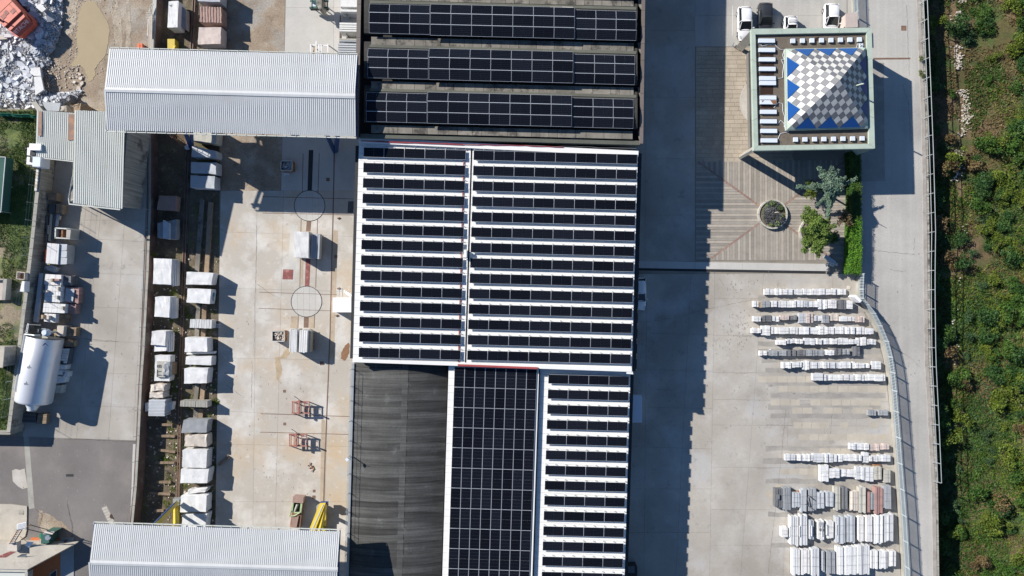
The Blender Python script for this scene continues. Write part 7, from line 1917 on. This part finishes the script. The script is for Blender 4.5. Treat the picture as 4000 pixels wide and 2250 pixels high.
for x in (546, 556):
    for y in (177, 184, 190): part('hole', MB().box(P(x, y, Z1 + .655), (.13, .12, .02)), MT['rust'], t)
sc = thing('scaffold_pile', 'pile of pale boards and scaffold parts beside the northern kerb wall', 'scaffold pile', P(585, 110, Z1))
for i, (a_, b2, w_) in enumerate([((583, 45), (592, 20), .14), ((588, 40), (596, 15), .18), ((580, 75), (577, 140), .12), ((585, 66), (583, 190), .12), ((590, 62), (588, 190), .10), ((594, 58), (592, 190), .10)]):
    part('board', MB().bar(P(*a_, Z1 + .5), P(*b2, Z1 + .5), w_, .1), MT['stone_b'], sc)
for i in range(5): part('plank', MB().bar(P(571, 50 + i * 6.5, Z1 + .4), P(593, 51 + i * 6.5, Z1 + .4), .1, .08), MT['stone_bg'], sc)
part('plate', MB().prism(pq([(582, 114), (592, 116), (590, 132), (580, 128)], Z1 + .5), .3), MT['beige_roof'], sc)
bx = thing('open_bin', 'open square wooden box on the grass beside the wall', 'box', P(88, 1078, Z2))
for a_, b2 in (((75, 1062), (104, 1066)), ((104, 1066), (102, 1092)), ((102, 1092), (72, 1089)), ((72, 1089), (75, 1062))): part('side', MB().bar(P(*a_, Z2 + .4), P(*b2, Z2 + .4), .06, .7), MT['stone_b'], bx)
part('floor', MB().prism(pq([(76, 1064), (103, 1067), (101, 1091), (73, 1088)], Z2 + .15), .1), MT['rust'], bx)
single('white_tank', MB().prism(pq([(86, 1098), (96, 1099), (94, 1140), (77, 1138)], Z2 + 1.0), .9), MT['white'], 'long white plastic tank between the open box and the wall', 'tank')
hb = thing('raised_bed', 'walled rubble bed cut by the west edge of the picture', 'bed', P(5, 1130, Z2))
part('side', MB().prism(pq([(13, 1090), (27, 1089), (20, 1172), (6, 1172)], Z2 + .9), .9), MT['curb'], hb)
part('side', MB().prism(pq([(-60, 1088), (14, 1089), (14, 1094), (-60, 1094)], Z2 + .9), .9), MT['curb'], hb)
part('fill', MB().prism(pq([(-60, 1094), (13, 1094), (8, 1172), (-60, 1172)], Z2 + .5), .5), MT['stone_p'], hb)
hb2 = thing('hut', 'small grey hut roof at the west edge beside the silo', 'hut', P(0, 1400, Z2))
part('roof', MB().prism(pq([(-70, 1352), (18, 1353), (10, 1436), (-70, 1436)], Z2 + 2.4), .12), MT['beige_roof'], hb2)
part('wall', MB().prism(pq([(-68, 1355), (15, 1356), (8, 1433), (-68, 1433)], Z2 + 2.25), 2.2), MT['stained_wall'], hb2)

# ------------------------------------------------------------------ low building at the south west
ow = thing('low_building', 'low beige roofed building with an orange wall at the south west corner', 'building', P(60, 2200, Z1))
roofp = [(-400, 2105), (60, 2128), (283, 2132), (110, 2225), (-400, 2214)]
zr_ = Z1 + 2.0
part('roof', MB().prism(pq(roofp, zr_), .2), MT['beige_roof'], ow)
part('wall', MB().prism(pq([(-380, 2110), (62, 2130), (276, 2134), (268, 2142), (100, 2220), (-380, 2210)], zr_ - .22), zr_ - .25 - Z1), MT['beige_roof'], ow)
sheet('terrace', [(236, 2100), (287, 2100), (289, 2500), (236, 2500)], Z1 + .10, .09, MT['grey_wall'])
sheet('terrace', [(120, 2100), (236, 2100), (236, 2500), (120, 2500)], Z1 + .105, .09, MT['orange_wall'])
sb = thing('stair_pit', 'dark stair opening in the orange terrace of the low building', 'opening', P(208, 2245, Z1))
part('frame', MB().prism(pq([(194, 2240), (221, 2224), (221, 2300), (194, 2310)], Z1 + .16), .05), MT['stone_bg'], sb)
part('opening', MB().prism(pq([(197, 2242), (219, 2228), (219, 2300), (197, 2310)], Z1 + .17), .05), MT['void'], sb)
part('fascia', MB().bar(P(283, 2132, zr_ + .03), P(110, 2225, zr_ + .03), .12, .1), MT['void'], ow)
lowr = thing('low_building', 'low grey roofed annex with pale gutter at the bottom left corner', 'building', P(40, 2260, Z1))
part('roof', MB().prism(pq([(-400, 2226), (104, 2236), (98, 2400), (-400, 2400)], Z1 + 1.6), .15), MT['ribbed_old'], lowr)
part('gutter', MB().bar(P(-400, 2219, Z1 + 1.8), P(108, 2228, Z1 + 1.8), .4, .15), MT['stone_bg'], lowr)
part('gutter', MB().bar(P(104, 2232, Z1 + 1.8), P(98, 2400, Z1 + 1.8), .35, .12), MT['stone_bg'], lowr)
part('wall', MB().prism(pq([(-390, 2230), (100, 2240), (96, 2400), (-390, 2400)], Z1 + 1.4), 1.35), MT['beige_roof'], lowr)
pl_ = sheet('concrete_platform', [(-300, 1968), (45, 1970), (105, 1978), (104, 2070), (98, 2095), (75, 2112), (60, 2125), (-300, 2120)], Z1 + .14, .1, MT['beige_roof'])
single('floor_hatch', MB().prism(pq([(73, 1994), (92, 1994), (92, 2011), (73, 2011)], Z1 + .16), .02), MT['stained_wall'], 'brownish square hatch on the beige concrete platform', 'hatch')
stt = thing('outdoor_stair', 'steel stair with striped awning climbing to the platform above the low building', 'stair', P(70, 2080, Z1))
a_, b2 = P(50, 2118, zr_ + .8), P(84, 2062, zr_ + 2.6)
for k in range(9):
    p_ = a_.lerp(b2, k / 8); part('step', MB().bar(p_ + Vector((-.3, -.15, 0)), p_ + Vector((.3, .15, 0)), .2, .05), MT['stone_b'], stt)
for o_ in (Vector((-.32, -.15, .1)), Vector((.32, .15, .1))): part('stringer', MB().bar(a_ + o_, b2 + o_, .06, .12), MT['rust'], stt)
for k in range(6):
    part('awning_slat', MB().bar(P(66, 2049 + k * 4.5, zr_ + 3.2 - k * .05), P(103, 2040 + k * 4.5, zr_ + 3.2 - k * .05), .11, .04), MT['white'], stt)
part('awning_board', MB().prism(pq([(68, 2048), (104, 2038), (100, 2062), (64, 2074)], zr_ + 3.0), .03), MT['wall_dark'], stt)
part('post', MB().tube(P(100, 2062, zr_ + 3.0), P(118, 2050, Z1), .05, 6).tube(P(84, 2062, zr_ + 2.9), P(84, 2062, Z1 + .2), .05, 6).path([P(78, 2095, zr_ + .1), P(108, 2118, zr_ + .1)], .03), MT['rust'], stt)
part('landing', MB().prism(pq([(28, 2118), (66, 2118), (66, 2152), (28, 2150)], zr_ + .7), .7), MT['stone_b'], stt)
single('red_strip', MB().prism(pq([(38, 2154), (62, 2155), (22, 2178), (-20, 2178)], zr_ + .02), .02), MT['red_plate'], 'dark red strip on the beige roof of the low building', 'strip')
single('roof_hatch', MB().prism(pq([(85, 2164), (105, 2164), (100, 2176), (64, 2176)], [zr_ + .6, zr_ + .5, zr_ + .05, zr_ + .05]), .03).prism(pq([(66, 2170), (100, 2170), (100, 2176), (64, 2176)], zr_ + .06), .05), MT['stone_bg'], 'small raised roof hatch on the beige roof', 'hatch')
ac = thing('utility_cabinet', 'green grey utility cabinet with white dish beside the low building', 'cabinet', P(190, 2100, Z1))
part('body', MB().prism(pq([(172, 2078), (210, 2079), (196, 2090), (190, 2126), (160, 2124), (160, 2084)], Z1 + 1.7), 1.65), MT['green_metal'], ac)
part('lid', MB().prism(pq([(174, 2076), (212, 2078), (204, 2088), (166, 2086)], Z1 + 1.8), .1), MT['stone_b'], ac)
part('dish', MB().tube(P(187, 2100, Z1 + 1.7), P(187, 2100, Z1 + 1.8), .3, 14), MT['white'], ac)
pf = thing('slat_fence', 'small fence of brown slats and green mesh next to the utility cabinet', 'fence', P(165, 2115, Z1))
for k in range(6): part('slat', MB().bar(P(154 + k * 6, 2104, Z1 + .9), P(150 + k * 6, 2134, Z1 + .6), .07, .05), MT['stone_p'], pf)
part('mesh_panel', MB().prism(pq([(154, 2084), (167, 2084), (166, 2106), (153, 2104)], Z1 + 1.3), .05), M('bright_green_mesh', (.03, .25, .12)), pf)
single('corrugated_sheet', MB().prism(pq([(106, 2116), (132, 2118), (112, 2138), (98, 2132)], [zr_ + .5, zr_ + .6, zr_ + .1, zr_ + .2]), .04), MT['white'], 'tilted white corrugated sheet at the roof edge by the stair', 'sheet')
t = thing('bush', 'small dry bush at the corner of the low building', 'bush', P(268, 2120, Z1)); t.scale = (.5, .5, .7); link('foliage', prot['r'][0], t); link('stem', stem, t)

# grass of the western lot
LP = [(-60, 432), (126, 432), (150, 640), (122, 930), (98, 1140), (68, 1350), (26, 1680), (-60, 1676)]
for mi, (mname, n) in enumerate((('leaf_m', 16000), ('leaf_y', 9000), ('leaf_d', 6000))):
    pts = []
    while len(pts) < n:
        x, y = rng.uniform(-50, 160), rng.uniform(432, 1680)
        f = noise.noise(Vector((x * .012 + mi * 5, y * .012, mi * 3.3)))
        bare = 965 < y < 1330 and f < .22
        if inpoly(x, y, LP) and f > (-.25 if mi == 0 else 0) and not bare: pts.append((x, y))
        elif rng.random() < .002: pts.append((x, y)) if inpoly(x, y, LP) else None
    pts = np.array(pts); n = len(pts); k_ = (H - Z2) / H / S
    p = np.stack([(pts[:, 0] - 2000) * k_, (1125 - pts[:, 1]) * k_, np.full(n, Z2 + .06)], 1)
    a_ = rng.normal(size=(n, 3)); a_[:, 2] = np.abs(a_[:, 2]) * .5; a_ /= np.linalg.norm(a_, axis=1)[:, None]
    b_ = rng.normal(size=(n, 3)); b_ -= a_ * (a_ * b_).sum(1)[:, None]; b_ /= np.linalg.norm(b_, axis=1)[:, None]; s_ = rng.uniform(.08, .22, n)[:, None]
    v = np.stack([p - a_ * s_ * .5 - b_ * s_ * .14, p - a_ * s_ * .4 + b_ * s_ * .14, p + a_ * s_ * .5 + b_ * s_ * .05, p + a_ * s_ * .5 - b_ * s_ * .08], 1).reshape(-1, 3)
    o = link('lawn_grass', leaf_mesh('grass', v, MT[mname])); tag(o, ['short green grass of the western lot', 'yellow green grass tufts of the western lot', 'dark green grass tufts of the western lot'][mi], 'grass', kind='stuff')

# ------------------------------------------------------------------ excavator
Ce = P(82, 109, Z1 + 3.0); Ce = Vector((Ce.x, Ce.y, Z1)); ea = P(118, 75, Z1 + 3.0) - P(47, 142, Z1 + 3.0); wE = ea.length; ex_ = ea.normalized(); ex_.z = 0
ey_ = Vector((-ex_.y, ex_.x, 0)); 
if ey_.x > 0: ey_ = -ey_
def E(x, y, z): return Ce + ex_ * x + ey_ * y + Vector((0, 0, z))
exc = thing('excavator', 'large faded orange excavator working on the rubble heap', 'excavator', E(0, 3, 0))
hw = wE / 2
def eprism(pts, zt, zb): return MB().prism([E(x, y, zt) for x, y in pts], zt - zb)
part('counterweight', MB().prism([E(x, y, 2.15) for x, y in ((-hw + .35, 0), (hw - .35, 0), (hw, .5), (hw, 1.7), (-hw, 1.7), (-hw, .5))], 1, bot=[E(x, y, .95) for x, y in ((-hw + .4, .3), (hw - .4, .3), (hw, .8), (hw, 1.7), (-hw, 1.7), (-hw, .8))]), MT['excavator'], exc)
part('counterweight', MB().prism([E(x, y, 2.75) for x, y in ((-hw + .3, .85), (hw - .3, .85), (hw - .05, 1.7), (-hw + .05, 1.7))], 1, bot=[E(x, y, 2.15) for x, y in ((-hw + .35, .02), (hw - .35, .02), (hw, 1.7), (-hw, 1.7))]), MT['excavator'], exc)
part('engine_deck', eprism([(-hw + .1, 1.5), (hw - .1, 1.5), (hw - .1, 5.0), (-hw + .1, 5.0)], 2.95, 1.1), MT['excavator'], exc)
for x0, y0, x1, y1 in ((-.9, 2.2, -.35, 2.7), (-.3, 2.3, .2, 2.8), (.35, 1.9, 1.0, 2.4)): part('vent_grille', eprism([(x0, y0), (x1, y0), (x1, y1), (x0, y1)], 2.975, 2.9), MT['red_steel'], exc)
part('panel_joint', MB().bar(E(-hw + .1, 3.1, 2.96), E(hw - .1, 3.1, 2.96), .03, .02).bar(E(.9, 1.5, 2.96), E(.9, 3.1, 2.96), .03, .02), MT['rust'], exc)
part('exhaust', MB().tube(E(-.9, 1.9, 2.9), E(-.9, 1.9, 3.35), .07, 8).tube(E(-1.3, 2.9, 2.9), E(-1.3, 2.9, 3.5), .14, 10), MT['void'], exc)
cabm = part('cab', eprism([(.4, 5.0), (hw - .1, 5.0), (hw - .1, 6.6), (.4, 6.6)], 3.3, 1.1), MT['excavator'], exc)
part('cab_glass', eprism([(.45, 6.55), (hw - .15, 6.55), (hw - .15, 6.65), (.45, 6.65)], 3.0, 1.4), MT['glass'], cabm)
for sx in (-1, 1):
    tr_ = part('track', eprism([(sx * (hw + .02) , 1.6), (sx * (hw - .55), 1.6), (sx * (hw - .55), 6.6), (sx * (hw + .02), 6.6)], .95, .0), MT['void'], exc)
part('boom', MB().bar(E(-.3, 4.8, 2.2), E(-.3, 8.6, 4.6), .5, .7).bar(E(-.3, 8.6, 4.6), E(-.3, 11.8, 3.6), .45, .6), MT['excavator'], exc)
part('stick', MB().bar(E(-.3, 11.6, 3.6), E(-.3, 11.0, .9), .4, .5), MT['excavator'], exc)
part('bucket', MB().prism([E(x, y, .9) for x, y in ((-.9, 10.3), (.3, 10.3), (.3, 11.4), (-.9, 11.4))], .8), MT['void'], exc)
part('hose', MB().path([E(.1, 4.9, 2.9), E(.1, 6.4, 4.0), E(.1, 8.5, 5.1)], .05, 5), MT['black'], exc)
tz = Matrix(((ex_.x, -.35 * ey_.x, -ey_.x, 0), (ex_.y, -.35 * ey_.y, -ey_.y, 0), (0, .94, .35, 0), (0, 0, 0, 1)))
rotz = math.atan2(ex_.y, ex_.x)
tilt = Matrix.Rotation(rotz, 4, 'Z') @ Matrix.Rotation(R(42), 4, 'X')
text('HITACHI', E(-.15, .42, 2.50), 0, .62, MT['white'], exc, 'lettering', tilt=tilt)
dh = thing('debris_heap', 'dark brown heap of matted debris beside the excavator', 'debris', P(105, 20, Z1))
hp = MB(); rq = random.Random(4)
cl = [(x_, y_, .3, .55) for x_, y_ in [((P(px_, py_).x - P(105, 20).x), (P(px_, py_).y - P(105, 20).y)) for px_, py_ in ((55, -5), (70, 2), (85, 8), (100, 15), (115, 22), (128, 28), (90, 22), (108, 34), (75, 14), (120, 10), (100, 0))]]
link('debris', leaf_mesh('debris', leaf_cloud(cl, 5000, .14, rng, .6), MT['timber']), dh)

# ------------------------------------------------------------------ rubble heap
RP = [(-60, -40), (245, -40), (244, 60), (238, 120), (215, 190), (190, 215), (205, 250), (170, 262), (160, 300), (168, 350), (185, 372), (240, 362), (300, 352), (330, 350), (318, 368), (255, 395), (246, 432), (140, 432), (-60, 430)]
def heap(x, y):      # height of the rubble above the dirt
    d = 1e9
    for (xa, ya), (xb, yb) in zip(RP, RP[1:] + RP[:1]):
        L2 = (xb - xa) ** 2 + (yb - ya) ** 2; t_ = max(0, min(1, ((x - xa) * (xb - xa) + (y - ya) * (yb - ya)) / L2))
        d = min(d, math.hypot(x - xa - t_ * (xb - xa), y - ya - t_ * (yb - ya)))
    if not inpoly(x, y, RP): return 0
    return min(.55, d / 70) * (1 + .5 * noise.noise(Vector((x * .02, y * .02, 0))))
hm = MB(); nx, ny = 44, 54; vs = []
for j in range(ny + 1):
    for i in range(nx + 1):
        x, y = -60 + 400 * i / nx, -45 + 490 * j / ny; vs.append(P(x, y, Z1 + .01 + max(0, heap(x, y)) - (.06 if not inpoly(x, y, RP) else 0)))
hm.add(vs, [(j * (nx + 1) + i, (j + 1) * (nx + 1) + i, (j + 1) * (nx + 1) + i + 1, j * (nx + 1) + i + 1) for j in range(ny) for i in range(nx)])
tag(hm.build('rubble_ground', MT['gravel'], smooth=True), kind='structure')
rq = random.Random(33)
def shard(mb, x, y, z, s_, th, tl=.25):
    n = rq.choice([4, 4, 5, 5, 6]); a0 = rq.uniform(0, 6.28); pts = []
    asp = rq.uniform(.5, 1.0); c = P(x, y, z); ro = Matrix.Rotation(rq.uniform(0, 6.28), 3, 'Z')
    tl_ = Matrix.Rotation(rq.gauss(0, tl), 3, 'X') @ Matrix.Rotation(rq.gauss(0, tl), 3, 'Y')
    for i in range(n):
        a_ = 2 * math.pi * (i + rq.uniform(-.28, .28)) / n; r_ = s_ * rq.uniform(.7, 1.1)
        pts.append(ro @ Vector((r_ * math.cos(a_), r_ * asp * math.sin(a_), 0)))
    top = [tl_ @ (p + Vector((0, 0, th / 2))) + c for p in pts]; bot = [tl_ @ (p - Vector((0, 0, th / 2))) + c for p in pts]
    mb.prism(top, 0, bot=bot)
def rpoint(bright=None):
    while True:
        x, y = rq.uniform(-15, 320), rq.uniform(-15, 430)
        if inpoly(x, y, RP) and not (x + y < 90): return x, y
for i in range(290):
    x, y = rpoint(); s_ = rq.choice([rq.uniform(.22, .38), rq.uniform(.3, .6)]) * (1.15 if x < 200 else .8)
    m_ = MB(); shard(m_, x, y, Z1 + heap(x, y) + rq.uniform(.05, .30), s_, rq.uniform(.06, .2))
    tag(m_.build('broken_slab', MT['shard']), 'broken pale grey stone slab lying on the rubble heap', 'broken slab', 'broken slabs on the rubble heap')
m_ = MB()
for i in range(5200):
    x, y = rpoint(); shard(m_, x, y, Z1 + heap(x, y) + rq.uniform(-.02, .2), rq.uniform(.06, .2), rq.uniform(.05, .14), .5)
tag(m_.build('rubble', MT['gravel']), 'small stone rubble filling the heap', 'rubble', kind='stuff')
m_ = MB()
for i in range(170):
    x, y = rq.uniform(165, 330), rq.uniform(255, 375)
    if inpoly(x, y, RP): continue
    shard(m_, x, y, Z1 + .06, rq.uniform(.04, .14) * (1.3 if x > 270 else 1), rq.uniform(.04, .1), .3)
for i in range(420):
    x, y = rq.gauss(330, 60), rq.uniform(-10, 300)
    if inpoly(x, y, RP) or inpoly(x, y, pud): continue
    shard(m_, x, y, Z1 + .03, rq.uniform(.03, .09), rq.uniform(.03, .07), .3)
tag(m_.build('scattered_stones', MT['stone_b']), 'small stones scattered over the dirt around the puddle', 'stones', kind='stuff')
for lab, q, m__, z in (('large white slab leaning at the east side of the rubble heap', [(100, 270), (155, 262), (160, 296), (132, 296)], 'stone_w2', .95), ('long white slab piece at the east side of the rubble heap', [(132, 300), (160, 298), (171, 350), (138, 372)], 'stone_w', 1.0), ('white slab with clean edge left of the long white slab', [(86, 278), (110, 278), (128, 300), (124, 320), (96, 305)], 'stone_w2', .9),
                       ('bright white block with a pale cream face beside the excavator', [(150, 16), (168, 24), (180, 34), (164, 48), (140, 28)], 'stone_w', 1.5), ('large bluish slab in the shadow of the excavator', [(104, 52), (122, 42), (150, 50), (160, 57), (126, 74)], 'stone_lg', 1.0),
                       ('grey slab standing tilted above the lean-to roof', [(120, 400), (140, 396), (168, 432), (150, 440)], 'stone_bg', 1.4), ('pale grey slab behind the lean-to roof', [(165, 398), (236, 402), (230, 434), (178, 432)], 'stone_lg', 1.0), ('thick cream slab at the west edge of the heap', [(-20, 140), (26, 142), (26, 152), (-20, 156)], 'stone_b', 1.0)):
    single('broken_slab', MB().prism(pq(q, Z1 + z), .22).prism(pq([(sum(p[0] for p in q) / len(q) - 6, sum(p[1] for p in q) / len(q) - 6), (sum(p[0] for p in q) / len(q) + 6, sum(p[1] for p in q) / len(q) - 6), (sum(p[0] for p in q) / len(q) + 6, sum(p[1] for p in q) / len(q) + 6), (sum(p[0] for p in q) / len(q) - 6, sum(p[1] for p in q) / len(q) + 6)], Z1 + z - .2), z - .25), MT[m__], lab, 'broken slab')
rough('boulder', 'mossy yellow brown boulder north of the lean-to roof', [(234, 412), (262, 408), (266, 440), (232, 440)], Z1 + 1.3, z0=Z1, mat='beige_roof', amp=.15, cat='boulder', group=None)
rough('boulder', 'dark layered boulder beside the mossy yellow boulder', [(252, 372), (276, 368), (278, 400), (252, 400)], Z1 + 1.1, z0=Z1, mat='stone_dg', amp=.22, cat='boulder', group=None)
rough('boulder', 'large shaded brown boulder between the two shed roofs', [(280, 405), (322, 400), (320, 445), (282, 445)], Z1 + 2.0, z0=Z1, mat='timber', amp=.2, cat='boulder', group=None)
for i, (x, y, s_, lab) in enumerate([(320, 325, .42, 'largest flat slab on the dirt south of the puddle'), (308, 344, .36, 'flat slab at the rim of the heap south of the puddle'), (316, 306, .30, 'round flat slab south of the puddle'), (290, 320, .28, 'pale flat slab west of the puddle tail'), (310, 289, .26, 'small flat slab just south of the puddle')]):
    m_ = MB(); shard(m_, x, y, Z1 + .1, s_, .12, .05); single('flat_slab', m_, MT['stone_b'], lab, 'flat slab')
gnet = thing('garden_netting', 'green netting fence between the rubble heap and the grass lot', 'netting', P(60, 440, Z2))
gm_ = MB(); prev = None
for i in range(16):
    p_ = P(-30 + i * 11, 437 + rq.uniform(-2, 2) + i * .8, Z2 + .9)
    if prev is not None: gm_.prism([prev, p_, p_ + Vector((0, -.3, -.3)), prev + Vector((0, -.3, -.3))], .05).prism([prev, p_, p_ + Vector((0, -.05, 0)), prev + Vector((0, -.05, 0))], .9)
    prev = p_
part('netting', gm_, M('green_net', (.02, .16, .09), var=.3, scale=3), gnet)

# ------------------------------------------------------------------ cars
def car(label, x, y, heading, L_=4.1, W=1.74, Hh=1.5, paint='car_white', hatch=True, bars=False, z=0.06, screen='glass'):
    """heading: direction of the nose in degrees, from the +x axis; x, y: ground centre pixel"""
    c = P(x, y, 0); c.z = z
    root = thing('parked_car', label, 'car', c, 'cars parked around the office', R(heading))
    p_ = MT[paint]
    M_ = Matrix.Translation(c) @ Matrix.Rotation(R(heading), 4, 'Z')
    def W_(x_, y_, z_): return M_ @ Vector((x_, y_, z_))
    hl = L_ / 2; hw_ = W / 2
    def loftx(st, n_half, close=True, nm='body', mat=p_, smooth=True):
        mb = MB(); n = len(st[0][1])
        for xs_, prof in st:
            for (yy_, zz_) in prof: mb.v.append(tuple(W_(xs_, yy_, zz_)))
        for k in range(len(st) - 1):
            for i in range(n - 1):
                mb.f.append((k * n + i, k * n + i + 1, (k + 1) * n + i + 1, (k + 1) * n + i)); mb.m.append(0)
        mb.f.append(tuple(range(n))); mb.m.append(0); mb.f.append(tuple((len(st) - 1) * n + i for i in range(n - 1, -1, -1))); mb.m.append(0)
        return part(nm, mb, mat, root, smooth)
    def prof(w_, zt, crown=.05):
        return [(-w_ * .94, .22), (-w_, .42), (-w_, zt * .72), (-w_ * .95, zt * .94), (-w_ * .82, zt), (-w_ * .4, zt + crown), (0, zt + crown * 1.2), (w_ * .4, zt + crown), (w_ * .82, zt), (w_ * .95, zt * .94), (w_, zt * .72), (w_, .42), (w_ * .94, .22)]
    nose = .68
    loftx([(-hl, prof(hw_ * .78, .72)), (-hl + .10, prof(hw_ * .90, .86)), (-hl + .5, prof(hw_ * .99, .92)), (-.3, prof(hw_, .90)), (hl - 1.25, prof(hw_ * .99, .88)), (hl - .55, prof(hw_ * .95, .80)), (hl - .18, prof(hw_ * .85, .66)), (hl, prof(hw_ * .70, .52))], 0)
    # glasshouse
    rb, rf = -hl + (.12 if hatch else .75), hl - 1.15
    tb, tf = rb + (.35 if hatch else .6), rf - .95
    wb, wt = hw_ * .90, hw_ * .70
    zb_, zt_ = .88, Hh - .06
    gv = [W_(rb, -wb, zb_), W_(rf, -wb, zb_), W_(rf, wb, zb_), W_(rb, wb, zb_), W_(tb, -wt, zt_), W_(tf, -wt, zt_), W_(tf, wt, zt_), W_(tb, wt, zt_)]
    part('side_window', MB().add([gv[0], gv[1], gv[5], gv[4]], [(0, 1, 2, 3)]), MT['glass'], root)
    part('side_window', MB().add([gv[3], gv[2], gv[6], gv[7]], [(3, 2, 1, 0)]), MT['glass'], root)
    part('windscreen', MB().add([gv[1], gv[2], gv[6], gv[5]], [(0, 1, 2, 3)]), MT[screen], root)
    part('rear_window', MB().add([gv[0], gv[3], gv[7], gv[4]], [(3, 2, 1, 0)]), MT['glass'], root)
    # pillars
    pm = MB()
    for a_, b2 in ((0, 4), (1, 5), (2, 6), (3, 7)): pm.bar(gv[a_], gv[b2], .07, .07)
    for sgn in (-1, 1):
        pm.bar(W_(-.05, sgn * wb, zb_), W_(-.1, sgn * wt, zt_), .06, .05)
    part('pillar', pm, p_, root)
    rm = MB(); st = []
    for xs_, ww, zz_ in ((tb - .06, .86, -.03), (tb + .15, .98, .02), ((tb + tf) / 2, 1.0, .06), (tf - .15, .98, .03), (tf + .05, .9, -.03)):
        st.append((xs_, [(-wt * ww * 1.06, zt_ + zz_ - .04), (-wt * ww * .9, zt_ + zz_ + .02), (-wt * ww * .4, zt_ + zz_ + .05), (0, zt_ + zz_ + .06), (wt * ww * .4, zt_ + zz_ + .05), (wt * ww * .9, zt_ + zz_ + .02), (wt * ww * 1.06, zt_ + zz_ - .04)]))
    loftx(st, 0, nm='roof')
    for sx in (-1, 1):
        for fx in (-hl + .78, hl - .82):
            wl_ = part('tyre', MB().tube(W_(fx, sx * (hw_ - .20), .31), W_(fx, sx * (hw_ + .015), .31), .31, 18), MT['black'], root)
            part('rim', MB().tube(W_(fx, sx * (hw_ + .01), .31), W_(fx, sx * (hw_ + .025), .31), .19, 12), MT['grey_steel'], wl_)
        part('mirror', MB().box(W_(rf - .25, sx * (hw_ + .07), .98), (.12, .2, .13), rz=R(heading)), p_, root)
        part('headlight', MB().prism([W_(hl - .10, sx * hw_ * .52, .68), W_(hl - .45, sx * hw_ * .60, .80), W_(hl - .55, sx * hw_ * .88, .79), W_(hl - .24, sx * hw_ * .80, .69)], .1), MT['lamp_glass'], root)
        part('tail_light', MB().prism([W_(-hl + .03, sx * hw_ * .55, .84), W_(-hl + .25, sx * hw_ * .60, .91), W_(-hl + .30, sx * hw_ * .90, .89), W_(-hl + .08, sx * hw_ * .84, .82)], .16), MT['tail_lamp'], root)
    part('bonnet_seam', MB().bar(W_(rf + .04, -hw_ * .8, .925), W_(rf + .04, hw_ * .8, .925), .03, .015), MT['void'], root)
    part('underbody', MB().prism([W_(-hl + .15, -hw_ * .9, .30), W_(hl - .2, -hw_ * .9, .30), W_(hl - .2, hw_ * .9, .30), W_(-hl + .15, hw_ * .9, .30)], .12), MT['black'], root)
    if bars:
        for fx in (tb + .35, tf - .25): part('roof_bar', MB().bar(W_(fx, -wt, zt_ + .12), W_(fx, wt, zt_ + .12), .06, .04), MT['grey_steel'], root)
    part('number_plate', MB().box(W_(-hl - .01, 0, .5), (.03, .5, .12), rz=R(heading)), MT['white'], root)
    return root
car('white estate car, leftmost in the row north of the office', 2902, 100, -89, L_=4.15, Hh=1.5)
car('black car between the leftmost white car and the small white car', 2981, 84, -90, L_=4.1, Hh=1.5, paint='car_black', screen='lamp_glass' if False else 'glass')
car('small white car with roof bars, half under the office roof edge', 3078, 124, -90, L_=3.4, W=1.55, Hh=1.45, bars=True)
car('white hatchback alone, rightmost north of the office', 3236, 86, -90, L_=4.0, Hh=1.55)
car('white car in shade, half hidden under the east eave of the middle hall', 2493, 1148, -90, L_=4.1, Hh=1.5)
o = thing('wall_lamp', 'thin swing arm barrier lying beside the leftmost white car', 'barrier', P(2876, 178, .06))
part('arm', MB().path([P(2860, 176, .3), P(2872, 184, .3), P(2882, 188, .4)], .04, 5).path([P(2868, 166, .3), P(2862, 178, .3)], .04, 5), MT['dark_steel'], o); o.name = 'barrier_arm'
for i in range(5): pass
mk = [struct('parking_line', MB().prism(pq([(2861, 20), (2863, 20), (2862, 140), (2860, 140)], .064), .004), MT['marking'])]
print('objects', len(bpy.data.objects), 'tris', sum(len(o.data.polygons) for o in bpy.data.objects if o.type == 'MESH'))
